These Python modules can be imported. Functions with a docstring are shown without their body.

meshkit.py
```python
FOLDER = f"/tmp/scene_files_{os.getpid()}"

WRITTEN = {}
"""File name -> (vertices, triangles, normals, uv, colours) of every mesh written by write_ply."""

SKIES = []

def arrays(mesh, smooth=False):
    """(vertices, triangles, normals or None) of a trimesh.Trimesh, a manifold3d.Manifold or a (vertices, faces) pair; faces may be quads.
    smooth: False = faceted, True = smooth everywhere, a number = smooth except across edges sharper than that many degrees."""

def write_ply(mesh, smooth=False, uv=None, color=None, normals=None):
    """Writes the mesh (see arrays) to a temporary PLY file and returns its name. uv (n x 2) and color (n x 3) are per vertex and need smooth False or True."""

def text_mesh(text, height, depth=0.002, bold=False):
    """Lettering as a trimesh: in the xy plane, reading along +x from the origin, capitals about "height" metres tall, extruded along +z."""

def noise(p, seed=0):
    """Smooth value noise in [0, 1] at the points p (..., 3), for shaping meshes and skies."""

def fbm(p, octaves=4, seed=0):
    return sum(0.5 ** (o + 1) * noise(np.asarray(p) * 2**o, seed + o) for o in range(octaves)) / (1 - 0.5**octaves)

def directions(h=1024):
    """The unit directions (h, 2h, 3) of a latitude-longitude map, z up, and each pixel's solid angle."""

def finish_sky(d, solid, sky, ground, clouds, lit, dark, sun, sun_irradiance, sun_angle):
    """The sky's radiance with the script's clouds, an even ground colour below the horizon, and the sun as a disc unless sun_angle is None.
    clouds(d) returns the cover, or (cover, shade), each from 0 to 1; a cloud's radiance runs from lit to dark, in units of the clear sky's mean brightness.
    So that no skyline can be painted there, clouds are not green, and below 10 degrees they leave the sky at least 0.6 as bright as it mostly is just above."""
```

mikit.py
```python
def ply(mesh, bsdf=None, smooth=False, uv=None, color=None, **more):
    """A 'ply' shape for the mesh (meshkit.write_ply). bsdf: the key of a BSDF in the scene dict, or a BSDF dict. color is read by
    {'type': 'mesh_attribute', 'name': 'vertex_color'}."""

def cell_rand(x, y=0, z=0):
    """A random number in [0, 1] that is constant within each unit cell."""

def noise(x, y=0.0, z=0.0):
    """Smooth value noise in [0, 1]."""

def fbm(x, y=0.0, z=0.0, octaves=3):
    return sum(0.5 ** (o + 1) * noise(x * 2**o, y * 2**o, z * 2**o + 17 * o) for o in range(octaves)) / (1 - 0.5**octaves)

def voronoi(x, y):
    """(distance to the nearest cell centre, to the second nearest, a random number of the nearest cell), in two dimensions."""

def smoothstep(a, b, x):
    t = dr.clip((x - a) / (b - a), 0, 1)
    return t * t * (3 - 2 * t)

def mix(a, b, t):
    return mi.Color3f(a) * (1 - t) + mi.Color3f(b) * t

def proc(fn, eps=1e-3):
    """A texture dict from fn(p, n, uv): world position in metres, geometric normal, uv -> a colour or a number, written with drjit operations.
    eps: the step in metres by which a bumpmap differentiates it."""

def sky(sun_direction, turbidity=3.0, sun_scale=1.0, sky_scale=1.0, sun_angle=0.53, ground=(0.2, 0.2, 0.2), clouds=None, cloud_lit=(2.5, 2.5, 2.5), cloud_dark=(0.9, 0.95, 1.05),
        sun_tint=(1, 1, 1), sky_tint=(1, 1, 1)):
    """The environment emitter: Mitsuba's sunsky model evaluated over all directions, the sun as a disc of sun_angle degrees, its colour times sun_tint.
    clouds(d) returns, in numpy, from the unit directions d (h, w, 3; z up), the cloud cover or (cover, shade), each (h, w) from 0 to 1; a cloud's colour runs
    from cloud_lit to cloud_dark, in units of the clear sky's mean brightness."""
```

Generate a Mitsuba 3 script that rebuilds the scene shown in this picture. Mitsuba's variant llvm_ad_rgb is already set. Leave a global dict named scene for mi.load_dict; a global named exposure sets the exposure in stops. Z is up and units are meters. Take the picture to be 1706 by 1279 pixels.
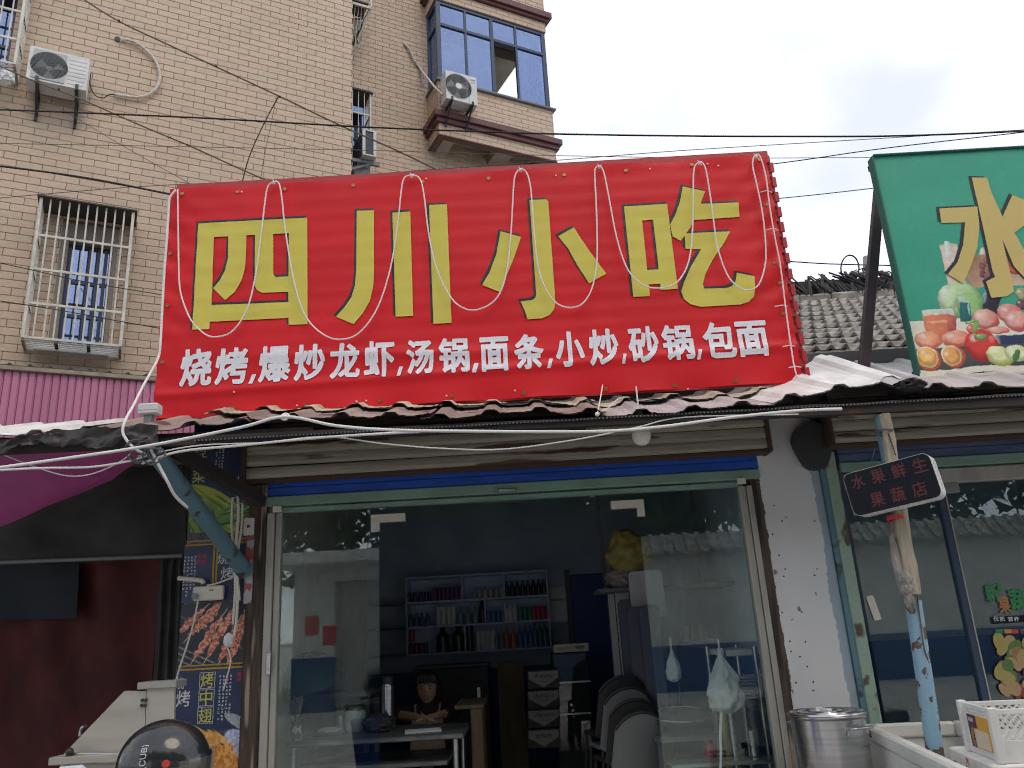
import math, random
import numpy as np, trimesh, drjit as dr, mitsuba as mi, mikit, meshkit
import manifold3d as m3
from shapely.geometry import Polygon, Point, LineString
from shapely import affinity, union_all

# ------------------------------------------------------------------ camera, sky, exposure
W_PX, H_PX, F_PX = 1706.0, 1279.0, 1320.0
EYE = np.array([0.0, -5.5, 1.55])
_u = np.array([610 - 853.0, -3600 - 639.5, F_PX]); _u /= np.linalg.norm(_u)          # the world's up in the lens frame (x right, y down, z ahead)
_f = np.array([0, 0, 1.0]) - _u[2] * _u; _f /= np.linalg.norm(_f)
_r = np.cross(_u, _f); _r = _r if _r[0] > 0 else -_r
ROT = np.stack([_r, _f, _u])                                                          # lens frame -> world
T = mi.ScalarTransform4f
_ahead, _upv = ROT @ np.array([0, 0, 1.0]), ROT @ np.array([0, -1.0, 0])
scene, labels = {}, {}
scene['camera'] = {'type': 'perspective', 'fov': 2 * math.degrees(math.atan(853 / F_PX)), 'fov_axis': 'x', 'near_clip': 0.05, 'far_clip': 3000.0,
                   'to_world': T().look_at(origin=EYE.tolist(), target=(EYE + _ahead).tolist(), up=_upv.tolist())}

def sky_clouds(d):
    x, y, z = d[..., 0], d[..., 1], np.maximum(d[..., 2], 0.03)
    s = 1.0 / (z + 0.35)
    p = np.stack([x * s * 2.6 + 3.1, y * s * 2.6 + 1.7, z * 0.6], -1)
    a = meshkit.fbm(p, 5, 3)
    b = meshkit.fbm(p * 2.3 + 9.0, 5, 11)
    t = np.clip((0.55 * a + 0.45 * b - 0.38) / 0.22, 0, 1)
    cover = 0.80 + 0.20 * np.clip((b - 0.40) / 0.12, 0, 1)
    return cover, np.clip(t * t * (3 - 2 * t) * 0.95, 0, 1)

exposure = 2.27
scene['sky'] = mikit.sky((0.25, -0.55, 0.90), turbidity=3.0, sun_scale=0.14, sun_angle=30.0, clouds=sky_clouds,
                         cloud_lit=(2.62, 2.68, 2.78), cloud_dark=(1.70, 1.82, 2.06), ground=(0.32, 0.31, 0.30))

# ------------------------------------------------------------------ helpers
def ray(px, py):
    d = ROT @ np.array([px - 853.0, py - 639.5, F_PX]); return d / np.linalg.norm(d)
def at(px, py, y):
    """The point of the upright plane Y = y, parallel to the shop front, that the photograph shows at a pixel."""
    d = ray(px, py); return EYE + d * (y - EYE[1]) / d[1]
AZ = math.radians(26.96)
BD, BN, BP = np.array([math.cos(AZ), math.sin(AZ), 0]), np.array([math.sin(AZ), -math.cos(AZ), 0]), np.array([-3, 6.0, 0])
def bat(px, py, o):
    """(along, height) on the brick building's upright plane that lies o metres behind its front line."""
    d = ray(px, py); p = EYE + d * (((BP - BN * o) - EYE) @ BN) / (d @ BN)
    return np.array([(p - BP) @ BD, p[2]])
def bw(v):
    """(along, behind, height) in the brick building's own frame -> world."""
    v = np.asarray(v, float); return BP + v[..., :1] * BD - v[..., 1:2] * BN + v[..., 2:] * np.array([0, 0, 1.0])
def bx(mesh):
    m = mesh.copy(); m.vertices = bw(m.vertices); return m

def numbered(name):
    if name not in USED: USED.add(name); return name
    k = 1
    while f'{name}_{k:03d}' in USED: k += 1
    USED.add(f'{name}_{k:03d}'); return f'{name}_{k:03d}'
USED = set()
def thing(name, label, cat, group=None, kind=None):
    key = numbered(name); e = {}
    if label: e['label'] = label
    if cat: e['category'] = cat
    if group: e['group'] = group
    if kind: e['kind'] = kind
    labels[key] = e; return key
def part(parent, name, mesh, mat, smooth=False, label=None, kind=None, **kw):
    key = numbered(parent + '__' + name)
    scene[key] = mikit.ply(mesh, mat + '_material', smooth=smooth, **kw)
    if label or kind: labels[key] = {k: v for k, v in (('label', label), ('kind', kind)) if v}
    return key
def solo(name, mesh, mat, label, cat, group=None, kind=None, smooth=False, **kw):
    key = thing(name, label, cat, group, kind)
    scene[key] = mikit.ply(mesh, mat + '_material', smooth=smooth, **kw); return key
def struct(name, mesh, mat, smooth=False):
    key = numbered(name); scene[key] = mikit.ply(mesh, mat + '_material', smooth=smooth); labels[key] = {'kind': 'structure'}; return key

def cat(*ms):
    ms = [m for x in ms for m in (x if isinstance(x, (list, tuple)) else [x])]
    vs, fs, n = [], [], 0
    for m in ms:
        vs.append(np.asarray(m.vertices)); fs.append(np.asarray(m.faces) + n); n += len(m.vertices)
    return trimesh.Trimesh(np.vstack(vs), np.vstack(fs), process=False)
_BC = np.array([[x, y, z] for x in (0, 1) for y in (0, 1) for z in (0, 1)], float)
_BF = np.array([[0, 1, 3], [0, 3, 2], [4, 6, 7], [4, 7, 5], [0, 4, 5], [0, 5, 1], [2, 3, 7], [2, 7, 6], [0, 2, 6], [0, 6, 4], [1, 5, 7], [1, 7, 3]])
def box(x0, x1, y0, y1, z0, z1, c=0.0):
    lo, hi = np.minimum([x0, y0, z0], [x1, y1, z1]), np.maximum([x0, y0, z0], [x1, y1, z1])
    if c <= 0: return trimesh.Trimesh(lo + _BC * (hi - lo), _BF, process=False)
    c = min(c, 0.49 * (hi - lo).min()); pts = []
    for k in range(3):
        s = np.full(3, c); s[k] = 0
        pts.append(lo + s + _BC * (hi - lo - 2 * s))
    return trimesh.convex.convex_hull(np.vstack(pts))
def hull(pts): return trimesh.convex.convex_hull(np.asarray(pts, float))
def beam(a, b, w, h, up=(0, 0, 1), c=0.0):
    """A bar of section w x h from a to b."""
    a, b = np.asarray(a, float), np.asarray(b, float); d = b - a; L = np.linalg.norm(d); d /= L
    s = np.cross(d, up); s /= np.linalg.norm(s); t = np.cross(s, d)
    m = box(0, L, -w / 2, w / 2, -h / 2, h / 2, c); m.vertices = a + m.vertices @ np.stack([d, s, t]); m.fix_normals() if False else None
    return m if np.linalg.det(np.stack([d, s, t])) > 0 else trimesh.Trimesh(m.vertices, m.faces[:, ::-1], process=False)
def tube(pts, r, n=8, cap=True):
    p = np.asarray(pts, float); k = len(p); r = np.broadcast_to(np.asarray(r, float), (k,))
    d = np.gradient(p, axis=0); d /= np.linalg.norm(d, axis=1, keepdims=True) + 1e-12
    s = np.cross(d[0], [0.31, 0.2, 0.93]); s /= np.linalg.norm(s); vs = []
    a = np.arange(n) * 2 * np.pi / n
    for i in range(k):
        s = s - d[i] * (s @ d[i]); s /= np.linalg.norm(s); t = np.cross(d[i], s)
        vs.append(p[i] + r[i] * (np.cos(a)[:, None] * s + np.sin(a)[:, None] * t))
    v = np.vstack(vs); f = []
    j = np.arange(n); j2 = (j + 1) % n
    for i in range(k - 1):
        A, B = i * n, (i + 1) * n
        f += [np.stack([A + j, A + j2, B + j2], 1), np.stack([A + j, B + j2, B + j], 1)]
    if cap:
        v = np.vstack([v, p[:1], p[-1:]]); c0, c1 = len(v) - 2, len(v) - 1; B = (k - 1) * n
        f += [np.stack([j2, j, j * 0 + c0], 1), np.stack([B + j, B + j2, j * 0 + c1], 1)]
    return trimesh.Trimesh(v, np.vstack(f), process=False)
def curve(pts, k=8):
    """Catmull-Rom through the points."""
    p = np.asarray(pts, float); q = np.vstack([2 * p[0] - p[1], p, 2 * p[-1] - p[-2]]); out = []
    for i in range(1, len(q) - 2):
        for t in np.arange(k) / k:
            a, b, c, d = q[i - 1:i + 3]
            out.append(0.5 * (2 * b + (c - a) * t + (2 * a - 5 * b + 4 * c - d) * t * t + (3 * b - a - 3 * c + d) * t ** 3))
    return np.vstack([out, p[-1:]])
def sagged(a, b, sag, n=24):
    t = np.linspace(0, 1, n)[:, None]; a, b = np.asarray(a, float), np.asarray(b, float)
    p = a + (b - a) * t; p[:, 2] -= 4 * sag * (t * (1 - t))[:, 0]; return p
def lathe(profile, n=24, centre=(0, 0, 0)):
    m = trimesh.creation.revolve(np.asarray(profile, float), sections=n); m.apply_translation(centre); return m
def prism(poly, depth, y=0.0):
    """A shapely polygon of the XZ plane, as a slab from Y = y back to y + depth, facing the street (-Y)."""
    ms = []
    for g in getattr(poly, 'geoms', [poly]):
        if g.is_empty or g.area < 1e-9: continue
        m = trimesh.creation.extrude_polygon(g, depth, engine='earcut'); v = m.vertices.copy()
        m.vertices = np.stack([v[:, 0], y + depth - v[:, 2], v[:, 1]], 1); ms.append(m)
    return cat(ms)
def grid(fn, nu, nv, flip=False):
    """A sheet: fn(u, v) -> points for u, v in [0, 1]; returns mesh and uv."""
    u, v = np.meshgrid(np.linspace(0, 1, nu + 1), np.linspace(0, 1, nv + 1), indexing='ij')
    p = fn(u.ravel(), v.ravel()); i = np.arange((nu + 1) * (nv + 1)).reshape(nu + 1, nv + 1)
    a, b, c, d = i[:-1, :-1].ravel(), i[1:, :-1].ravel(), i[1:, 1:].ravel(), i[:-1, 1:].ravel()
    f = np.vstack([np.stack([a, b, c], 1), np.stack([a, c, d], 1)])
    return trimesh.Trimesh(p, f[:, ::-1] if flip else f, process=False), np.stack([u.ravel(), v.ravel()], 1)
def thick(mesh, off):
    """A thin closed-ish slab: the sheet and a copy of it moved by off, with reversed faces."""
    b = trimesh.Trimesh(np.asarray(mesh.vertices) + np.asarray(off), mesh.faces[:, ::-1], process=False); return cat(mesh, b)
def moved(mesh, x=0, y=0, z=0, rz=0.0, rx=0.0, ry=0.0, s=1.0):
    m = mesh.copy(); M = np.eye(4)
    if rx: M = trimesh.transformations.rotation_matrix(rx, [1, 0, 0]) @ M
    if ry: M = trimesh.transformations.rotation_matrix(ry, [0, 1, 0]) @ M
    if rz: M = trimesh.transformations.rotation_matrix(rz, [0, 0, 1]) @ M
    M[:3, :3] *= s; M[:3, 3] += [x, y, z]; m.apply_transform(M); return m
def blob(bones, res=0.03, smooth=10):
    """One continuous surface round a chain of bones ((a, ra, b, rb), ...)."""
    ms = []
    for a, ra, b, rb in bones:
        s = [m3.Manifold.sphere(r, 20).translate(list(map(float, p))) for p, r in ((a, ra), (b, rb))]
        ms.append(m3.Manifold.batch_hull(s))
    m = m3.Manifold.batch_boolean(ms, m3.OpType.Add).refine_to_length(res).to_mesh()
    t = trimesh.Trimesh(m.vert_properties[:, :3], m.tri_verts); t.merge_vertices()
    return trimesh.smoothing.filter_taubin(t, iterations=smooth)
def crumple(c, r, seed, flat=1.0, n=3):
    m = trimesh.creation.icosphere(n, 1.0); v = m.vertices * np.array([1, 1, flat])
    k = meshkit.fbm(v * 2.3 + seed, 4, seed) - .5; k2 = np.abs(meshkit.fbm(v * 4.1 + seed * 2, 3, seed + 5) - .5)
    m.vertices = np.asarray(c) + v * np.asarray(r) * (1 + .7 * k - .5 * k2)[:, None]; return m
# ------------------------------------------------------------------ materials
def rgb(*c): return {'type': 'rgb', 'value': list(c)}
def srgb(r, g, b):
    c = np.array([r, g, b]) / 255.0; return tuple(np.where(c < 0.04045, c / 12.92, ((c + 0.055) / 1.055) ** 2.4).tolist())
def mat(name, color, rough=0.6, metal=0.0, spec=0.5, **kw):
    c = rgb(*color) if isinstance(color, tuple) else mikit.proc(color)
    d = {'type': 'principled', 'base_color': c, 'roughness': mikit.proc(rough) if callable(rough) else rough, 'metallic': metal, 'specular': spec, **kw}
    scene[name + '_material'] = {'type': 'twosided', 'bsdf': d}; return name
def grainy(a, b, sx, sy, sz, oct=3, lo=0.3, hi=0.7):
    """Two tones of one thing mixed by a grain of the given frequencies."""
    def fn(p, n, uv): return mikit.mix(a, b, mikit.smoothstep(lo, hi, mikit.fbm(p.x * sx, p.y * sy, p.z * sz, oct)))
    return fn
def rusty(a, rust, s, lo=0.58, hi=0.72, grain=0.10):
    """Paint with patches where it has come off or rusted."""
    def fn(p, n, uv):
        t = mikit.smoothstep(lo, hi, mikit.fbm(p.x * s, p.y * s, p.z * s * 0.7, 4))
        g = 1.0 - grain + 2 * grain * mikit.fbm(p.x * s * 6, p.y * s * 6, p.z * s * 6, 2)
        return mikit.mix(a, rust, t) * g
    return fn

TL_, TH_ = 0.330, 0.118                                  # brick tile: length along the wall, height of a course
def brick_color(p, n, uv):
    x, y = p.x + 3.0, p.y - 6.0
    u = x * math.cos(AZ) + y * math.sin(AZ); row = dr.floor(p.z / TH_)
    k = mikit.cell_rand(dr.floor((u + 50 + 0.5 * TL_ * row) / TL_), row, 1.0)
    k2 = mikit.cell_rand(dr.floor((u + 50 + 0.5 * TL_ * row) / TL_), row, 7.0)
    base = mikit.mix((0.52, 0.398, 0.298), (0.475, 0.362, 0.268), k)
    base = mikit.mix(base, (0.475, 0.385, 0.282), mikit.smoothstep(0.84, 0.92, k2))
    base = mikit.mix(base, (0.515, 0.38, 0.29), 1 - mikit.smoothstep(0.08, 0.16, k2))
    return base * (0.90 + 0.2 * mikit.fbm(u * 22, p.z * 60, 0.0, 3)) * (0.93 + 0.14 * mikit.fbm(u * 0.9, p.z * 1.1, 2.0, 3))
mat('brick_tile', brick_color, 0.55)
mat('mortar', (0.14, 0.10, 0.08), 0.9)
mat('burgundy_trim', grainy((0.135, 0.05, 0.05), (0.10, 0.035, 0.04), 9, 9, 20), 0.5)
mat('bay_soffit', grainy((0.42, 0.37, 0.32), (0.33, 0.28, 0.24), 2.2, 2.2, 2.2, 4), 0.8)
mat('grey_stone', (0.16, 0.165, 0.17), 0.6)
mat('navy_frame', (0.035, 0.06, 0.11), 0.35)
mat('room_paint', (0.42, 0.41, 0.39), 0.9)
mat('curtain', (0.40, 0.42, 0.46), 0.9)
scene['blue_pane_material'] = {'type': 'thindielectric', 'int_ior': 3.4, 'specular_reflectance': rgb(0.46, 0.58, 0.95), 'specular_transmittance': rgb(0.30, 0.38, 0.55)}
scene['shop_glass_material'] = {'type': 'thindielectric', 'int_ior': 1.78, 'specular_transmittance': rgb(0.82, 0.92, 0.88), 'specular_reflectance': rgb(0.88, 1.0, 0.96)}
scene['jar_glass_material'] = {'type': 'thindielectric', 'int_ior': 1.5, 'specular_transmittance': rgb(0.8, 0.88, 0.85)}
mat('cage_white', grainy((0.62, 0.60, 0.54), (0.50, 0.47, 0.42), 14, 14, 9), 0.4)
mat('cage_roof', (0.045, 0.04, 0.04), 0.6)
mat('ac_white', grainy((0.62, 0.63, 0.63), (0.54, 0.55, 0.55), 5, 5, 5), 0.4)
mat('ac_grey', (0.20, 0.21, 0.22), 0.5)
mat('ac_dark', (0.035, 0.038, 0.042), 0.6)
mat('ac_coil', (0.02, 0.035, 0.06), 0.5)
mat('black_iron', (0.03, 0.032, 0.036), 0.5)
mat('pipe_wrap', grainy((0.60, 0.56, 0.50), (0.45, 0.41, 0.36), 40, 40, 40), 0.7)
mat('pink_steel', grainy((0.50, 0.185, 0.305), (0.45, 0.16, 0.27), 3, 3, 0.6), 0.35)
mat('beige_trim', grainy((0.32, 0.27, 0.20), (0.24, 0.20, 0.15), 6, 6, 6), 0.6)
mat('old_roofing', (0.05, 0.04, 0.035), 0.8)
mat('banner_red', grainy((0.66, 0.014, 0.022), (0.60, 0.011, 0.018), 3, 3, 3, 2), 0.5, spec=0.3)
mat('banner_yellow', (0.64, 0.56, 0.105), 0.5, spec=0.3)
mat('banner_ink', (0.018, 0.022, 0.035), 0.45)
mat('banner_white', (0.74, 0.75, 0.82), 0.45)
mat('red_steel', (0.42, 0.03, 0.035), 0.35)
mat('brass', (0.45, 0.28, 0.10), 0.35, 0.9)
mat('white_cord', (0.72, 0.71, 0.70), 0.5)
mat('black_cable', (0.012, 0.012, 0.014), 0.5)
mat('brown_cable', (0.11, 0.085, 0.06), 0.6)
mat('grey_cable', (0.10, 0.10, 0.105), 0.6)
mat('blue_cable', (0.02, 0.03, 0.10), 0.5)
def awning_brown_c(p, n, uv):
    g = mikit.fbm(p.x * 5, p.y * 2.2, p.z * 5, 4)
    c = mikit.mix((0.31, 0.25, 0.225), (0.21, 0.165, 0.15), mikit.smoothstep(0.35, 0.65, g))
    return mikit.mix(c, (0.09, 0.06, 0.05), mikit.smoothstep(0.62, 0.75, mikit.fbm(p.x * 11, p.y * 4, p.z * 9 + 5, 3)))
mat('awning_brown', awning_brown_c, 0.55)
mat('awning_grey', grainy((0.44, 0.41, 0.42), (0.33, 0.305, 0.305), 7, 2.5, 7, 4), 0.45)
mat('awning_white', grainy((0.70, 0.69, 0.68), (0.52, 0.50, 0.48), 6, 2.5, 6, 4), 0.4)
mat('cream_sheet', grainy((0.48, 0.40, 0.31), (0.30, 0.25, 0.20), 9, 9, 9, 4), 0.7)
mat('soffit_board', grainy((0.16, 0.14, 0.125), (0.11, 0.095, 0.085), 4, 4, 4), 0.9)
mat('dark_beam', rusty((0.035, 0.028, 0.028), (0.07, 0.035, 0.02), 6), 0.8)
# ------------------------------------------------------------------ ground
struct('ground', box(-400, 400, -400, 400, -0.5, 0.0), mat('concrete_road', grainy((0.36, 0.35, 0.33), (0.29, 0.28, 0.265), 1.7, 1.7, 1.7, 4), 0.9))
struct('pavement', box(-14, 14, -2.6, 0.05, 0.0, 0.12), mat('concrete', grainy((0.36, 0.35, 0.33), (0.28, 0.27, 0.255), 2.5, 2.5, 2.5, 4), 0.85))

# ------------------------------------------------------------------ brick apartment building
WO, RO, FO = 0.45, 2.80, 2.15            # how far behind the building's front line: main wall, rear wall, bay front
UC = 0.667                               # the main wall's right corner
bld = thing('brick_building', 'tall tan brick apartment building with a blue-glazed bay behind the shops', 'building')

def bricks(u0, u1, z0, z1, o, holes=(), face='front', depth=0.012):
    """Brick tiles in running bond on a wall; face 'left' runs along o instead of u. Returns [(mesh, centre)]."""
    j, out = 0.007, []
    for row in range(int(math.floor(z0 / TH_)), int(math.ceil(z1 / TH_))):
        za, zb = max(z0, row * TH_) + j * .5, min(z1, (row + 1) * TH_) - j * .5
        if zb - za < .02: continue
        first = math.floor((u0 + 50 + .5 * TL_ * row) / TL_)
        for c in range(first, first + int((u1 - u0) / TL_) + 3):
            ua = c * TL_ - 50 - .5 * TL_ * row; ub = ua + TL_
            ua, ub = max(u0, ua + j * .5), min(u1, ub - j * .5)
            spans = [(ua, ub)]
            for h in holes:
                if zb > h[2] + .005 and za < h[3] - .005:
                    spans = [s for a, b in spans for s in ((a, min(b, h[0])), (max(a, h[1]), b)) if s[1] - s[0] > .015]
            for a, b in spans:
                if b - a < .015: continue
                rng = (c * 7919 + row * 104729) % 1000 / 1000.0
                f = o + .004 * (rng - .5); e = .004
                if face == 'front':
                    v = np.array([[a + e, f, za + e], [b - e, f, za + e], [b - e, f, zb - e], [a + e, f, zb - e], [a, f + e, za], [b, f + e, za], [b, f + e, zb], [a, f + e, zb],
                                  [a, o + depth, za], [b, o + depth, za], [b, o + depth, zb], [a, o + depth, zb]])
                    w = 0
                else:
                    v = np.array([[f, b - e, za + e], [f, a + e, za + e], [f, a + e, zb - e], [f, b - e, zb - e], [f + e, b, za], [f + e, a, za], [f + e, a, zb], [f + e, b, zb],
                                  [o + depth, b, za], [o + depth, a, za], [o + depth, a, zb], [o + depth, b, zb]])
                q = [[0, 1, 2, 3]] + [[4 + k, 4 + (k + 1) % 4, (k + 1) % 4, k] for k in range(4)] + [[8 + k, 8 + (k + 1) % 4, 4 + (k + 1) % 4, 4 + k] for k in range(4)]
                q = np.array(q); m = trimesh.Trimesh(bw(v), np.vstack([q[:, [0, 1, 2]], q[:, [0, 2, 3]]]), process=False)
                out.append((m, bw(v[:4]).mean(0)))
    return out
# window openings of the main wall
wl, wr = bat(81, 561.6, WO)[0], bat(180, 569, WO)[0]
wb, wt = 5.66, bat(150, 375, WO)[1]
a0, a1 = bat(40, 0, 0), bat(25.2, 111, 0)
cage2_u, cage2_z = (a0[0] + a1[0]) / 2, a1[1] + .03
HOLES = [(wl, wr, wb, wt), (cage2_u - 1.15, cage2_u - .16, cage2_z + .08, cage2_z + 2.1)]
def rect(a, b, c, d): return Polygon([(a, c), (b, c), (b, d), (a, d)])
part(bld, 'wall', bx(cat(prism(rect(-9, UC - .004, 0, 17).difference(union_all([rect(*h) for h in HOLES])), .29, WO + .010), box(UC - .30, UC - .006, WO + .30, 11, 0, 17))), 'mortar')
wall_key = bld + '__wall'
bay0, bay1 = bat(731.8, 224.5, FO)[0], bat(925.7, 250, FO)[0]
rear_holes = [(bat(588, 200, RO)[0] - 1.2, bat(619, 200, RO)[0], bat(600, 290, RO)[1], bat(600, 150, RO)[1]),
              (bay0 + .05, 5.75, 12.80, 15.3)]
part(bld, 'rear_wall', bx(prism(rect(UC - .2, 5.80, 0, 19).difference(union_all([rect(*h) for h in rear_holes])), .29, RO + .010)), 'mortar')
rear_key = bld + '__rear_wall'
main = bricks(-6.2, UC, 4.6, 14.2, WO, HOLES)
def seen(p, m=30):
    q = ROT.T @ (p - EYE); x, y = 853 + F_PX * q[0] / q[2], 639.5 + F_PX * q[1] / q[2]
    return -m < x < 620 and -m < y < 640 and not (x > 285 and y > 330)
near = sorted([i for i, (m, c) in enumerate(main) if seen(c)], key=lambda i: np.linalg.norm(main[i][1] - EYE))[:300]
for i in near: part(wall_key, 'brick', main[i][0], 'brick_tile')
near = set(near)
part(wall_key, 'brickwork', cat([m for i, (m, c) in enumerate(main) if i not in near]), 'brick_tile', kind='stuff')
part(rear_key, 'brickwork', cat([m for m, c in bricks(UC, 5.80, 8.0, 18.5, RO, rear_holes)]), 'brick_tile', kind='stuff')
# corner return of the main wall (faces right, towards the bay)
# windows
def window(u0, u1, z0, z1, o, vs, hs, name='window', pane='blue_pane', fr=.045, room=True):
    w = part(bld, name, bx(cat(box(u0, u0 + fr, o - .05, o, z0, z1), box(u1 - fr, u1, o - .05, o, z0, z1), box(u0 + fr, u1 - fr, o - .05, o, z1 - fr, z1), box(u0 + fr, u1 - fr, o - .05, o, z0, z0 + fr),
        *[box(v - .022, v + .022, o - .045, o - .004, z0 + fr, z1 - fr) for v in vs], *[box(u0 + fr, u1 - fr, o - .048, o - .006, h - .025, h + .025) for h in hs])), 'navy_frame')
    us, zs = [u0 + fr, *vs, u1 - fr], [z0 + fr, *hs, z1 - fr]
    for a, b in zip(us, us[1:]):
        for c, d in zip(zs, zs[1:]):
            part(w, 'pane', bx(trimesh.Trimesh(np.array([[a, o - .02, c], [b, o - .02, c], [b, o - .02, d], [a, o - .02, d]]), [[0, 1, 2], [0, 2, 3]], process=False)), pane)
    if room: part(w, 'room', bx(cat(box(u0 - .3, u1 + .3, o + 1.2, o + 1.22, z0 - .3, z1 + .3), box(u0 - .3, u1 + .3, o + .1, o + 1.2, z0 - .32, z0 - .3), box(u0 - .3, u1 + .3, o + .1, o + 1.2, z1 + .3, z1 + .32),
        box(u0 - .32, u0 - .3, o + .1, o + 1.22, z0 - .3, z1 + .3), box(u1 + .3, u1 + .32, o + .1, o + 1.22, z0 - .3, z1 + .3))), 'room_paint')
    return w
part(bld, 'window_reveal', bx(cat(box(wl - .005, wl + .10, WO + .002, WO + .30, wb, wt), box(wr - .06, wr + .005, WO + .002, WO + .30, wb, wt), box(wl + .10, wr - .06, WO + .004, WO + .3, wt - .30, wt))), mat('reveal_brown', (0.26, 0.22, 0.20), 0.8))  # side and head pieces share one even brown-grey tone
ww = wr - wl - .16
window(wl + .10, wr - .06, wb, wt - .30, WO + .16, [wl + .10 + ww * .5, wl + .10 + ww * .70, wl + .10 + ww * .86], [wb + .55, wb + 1.08])
h = HOLES[1]
window(h[0], h[1], h[2], h[3], WO + .16, [h[0] + .5, h[0] + .75], [h[2] + .6, h[2] + 1.3])
def security_cage(u0, u1, z0, z1, o0, o1, rails, n, label, roof=True, mesh_side=True):
    t = thing('security_cage', label, 'window cage', None); r = .014
    for u in (u0, u1):
        part(t, 'corner_post', bx(box(u - .02, u + .02, o0 - .02, o0 + .02, z0, z1, .004)), 'cage_white')
        part(t, 'corner_post', bx(box(u - .015, u + .015, o1 - .03, o1 - .002, z0, z1, .004)), 'cage_white')
        part(t, 'side_bars', bx(cat([box(u - .009, u + .009, o - .009, o + .009, z0, z1) for o in np.linspace(o0, o1, 6)[1:-1]])), 'cage_white', kind='stuff')
        part(t, 'side_rail', bx(cat([box(u - .012, u + .012, o0 + .02, o1, z - .012, z + .012) for z in rails])), 'black_iron')
    for u in np.linspace(u0, u1, n)[1:-1]: part(t, 'bar', bx(tube([[u, o0, z0], [u, o0, z1]], .012, 8)), 'cage_white')
    for z in [*rails, z0 + .015]: part(t, 'rail', bx(box(u0 + .02, u1 - .02, o0 - .012, o0 + .016, z - .018, z + .018, .003)), 'cage_white')
    for o in np.linspace(o0 + .06, o1 - .03, 6): part(t, 'floor_slat', bx(box(u0 + .02, u1 - .02, o - .013, o + .013, z0 - .014, z0 + .002)), 'ac_white')
    for u in np.linspace(u0, u1, 4)[1:-1]: part(t, 'floor_bearer', bx(box(u - .02, u + .02, o0, o1, z0 - .04, z0 - .016)), 'black_iron')
    for u in (u0, u1): part(t, 'floor_bearer', bx(box(u - .016, u + .016, o0, o1, z0 - .03, z0 - .001)), 'beige_trim')
    if roof: part(t, 'roof', bx(box(u0 - .05, u1 + .05, o0 - .06, o1, z1, z1 + .022)), 'cage_roof')
    return t
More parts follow.
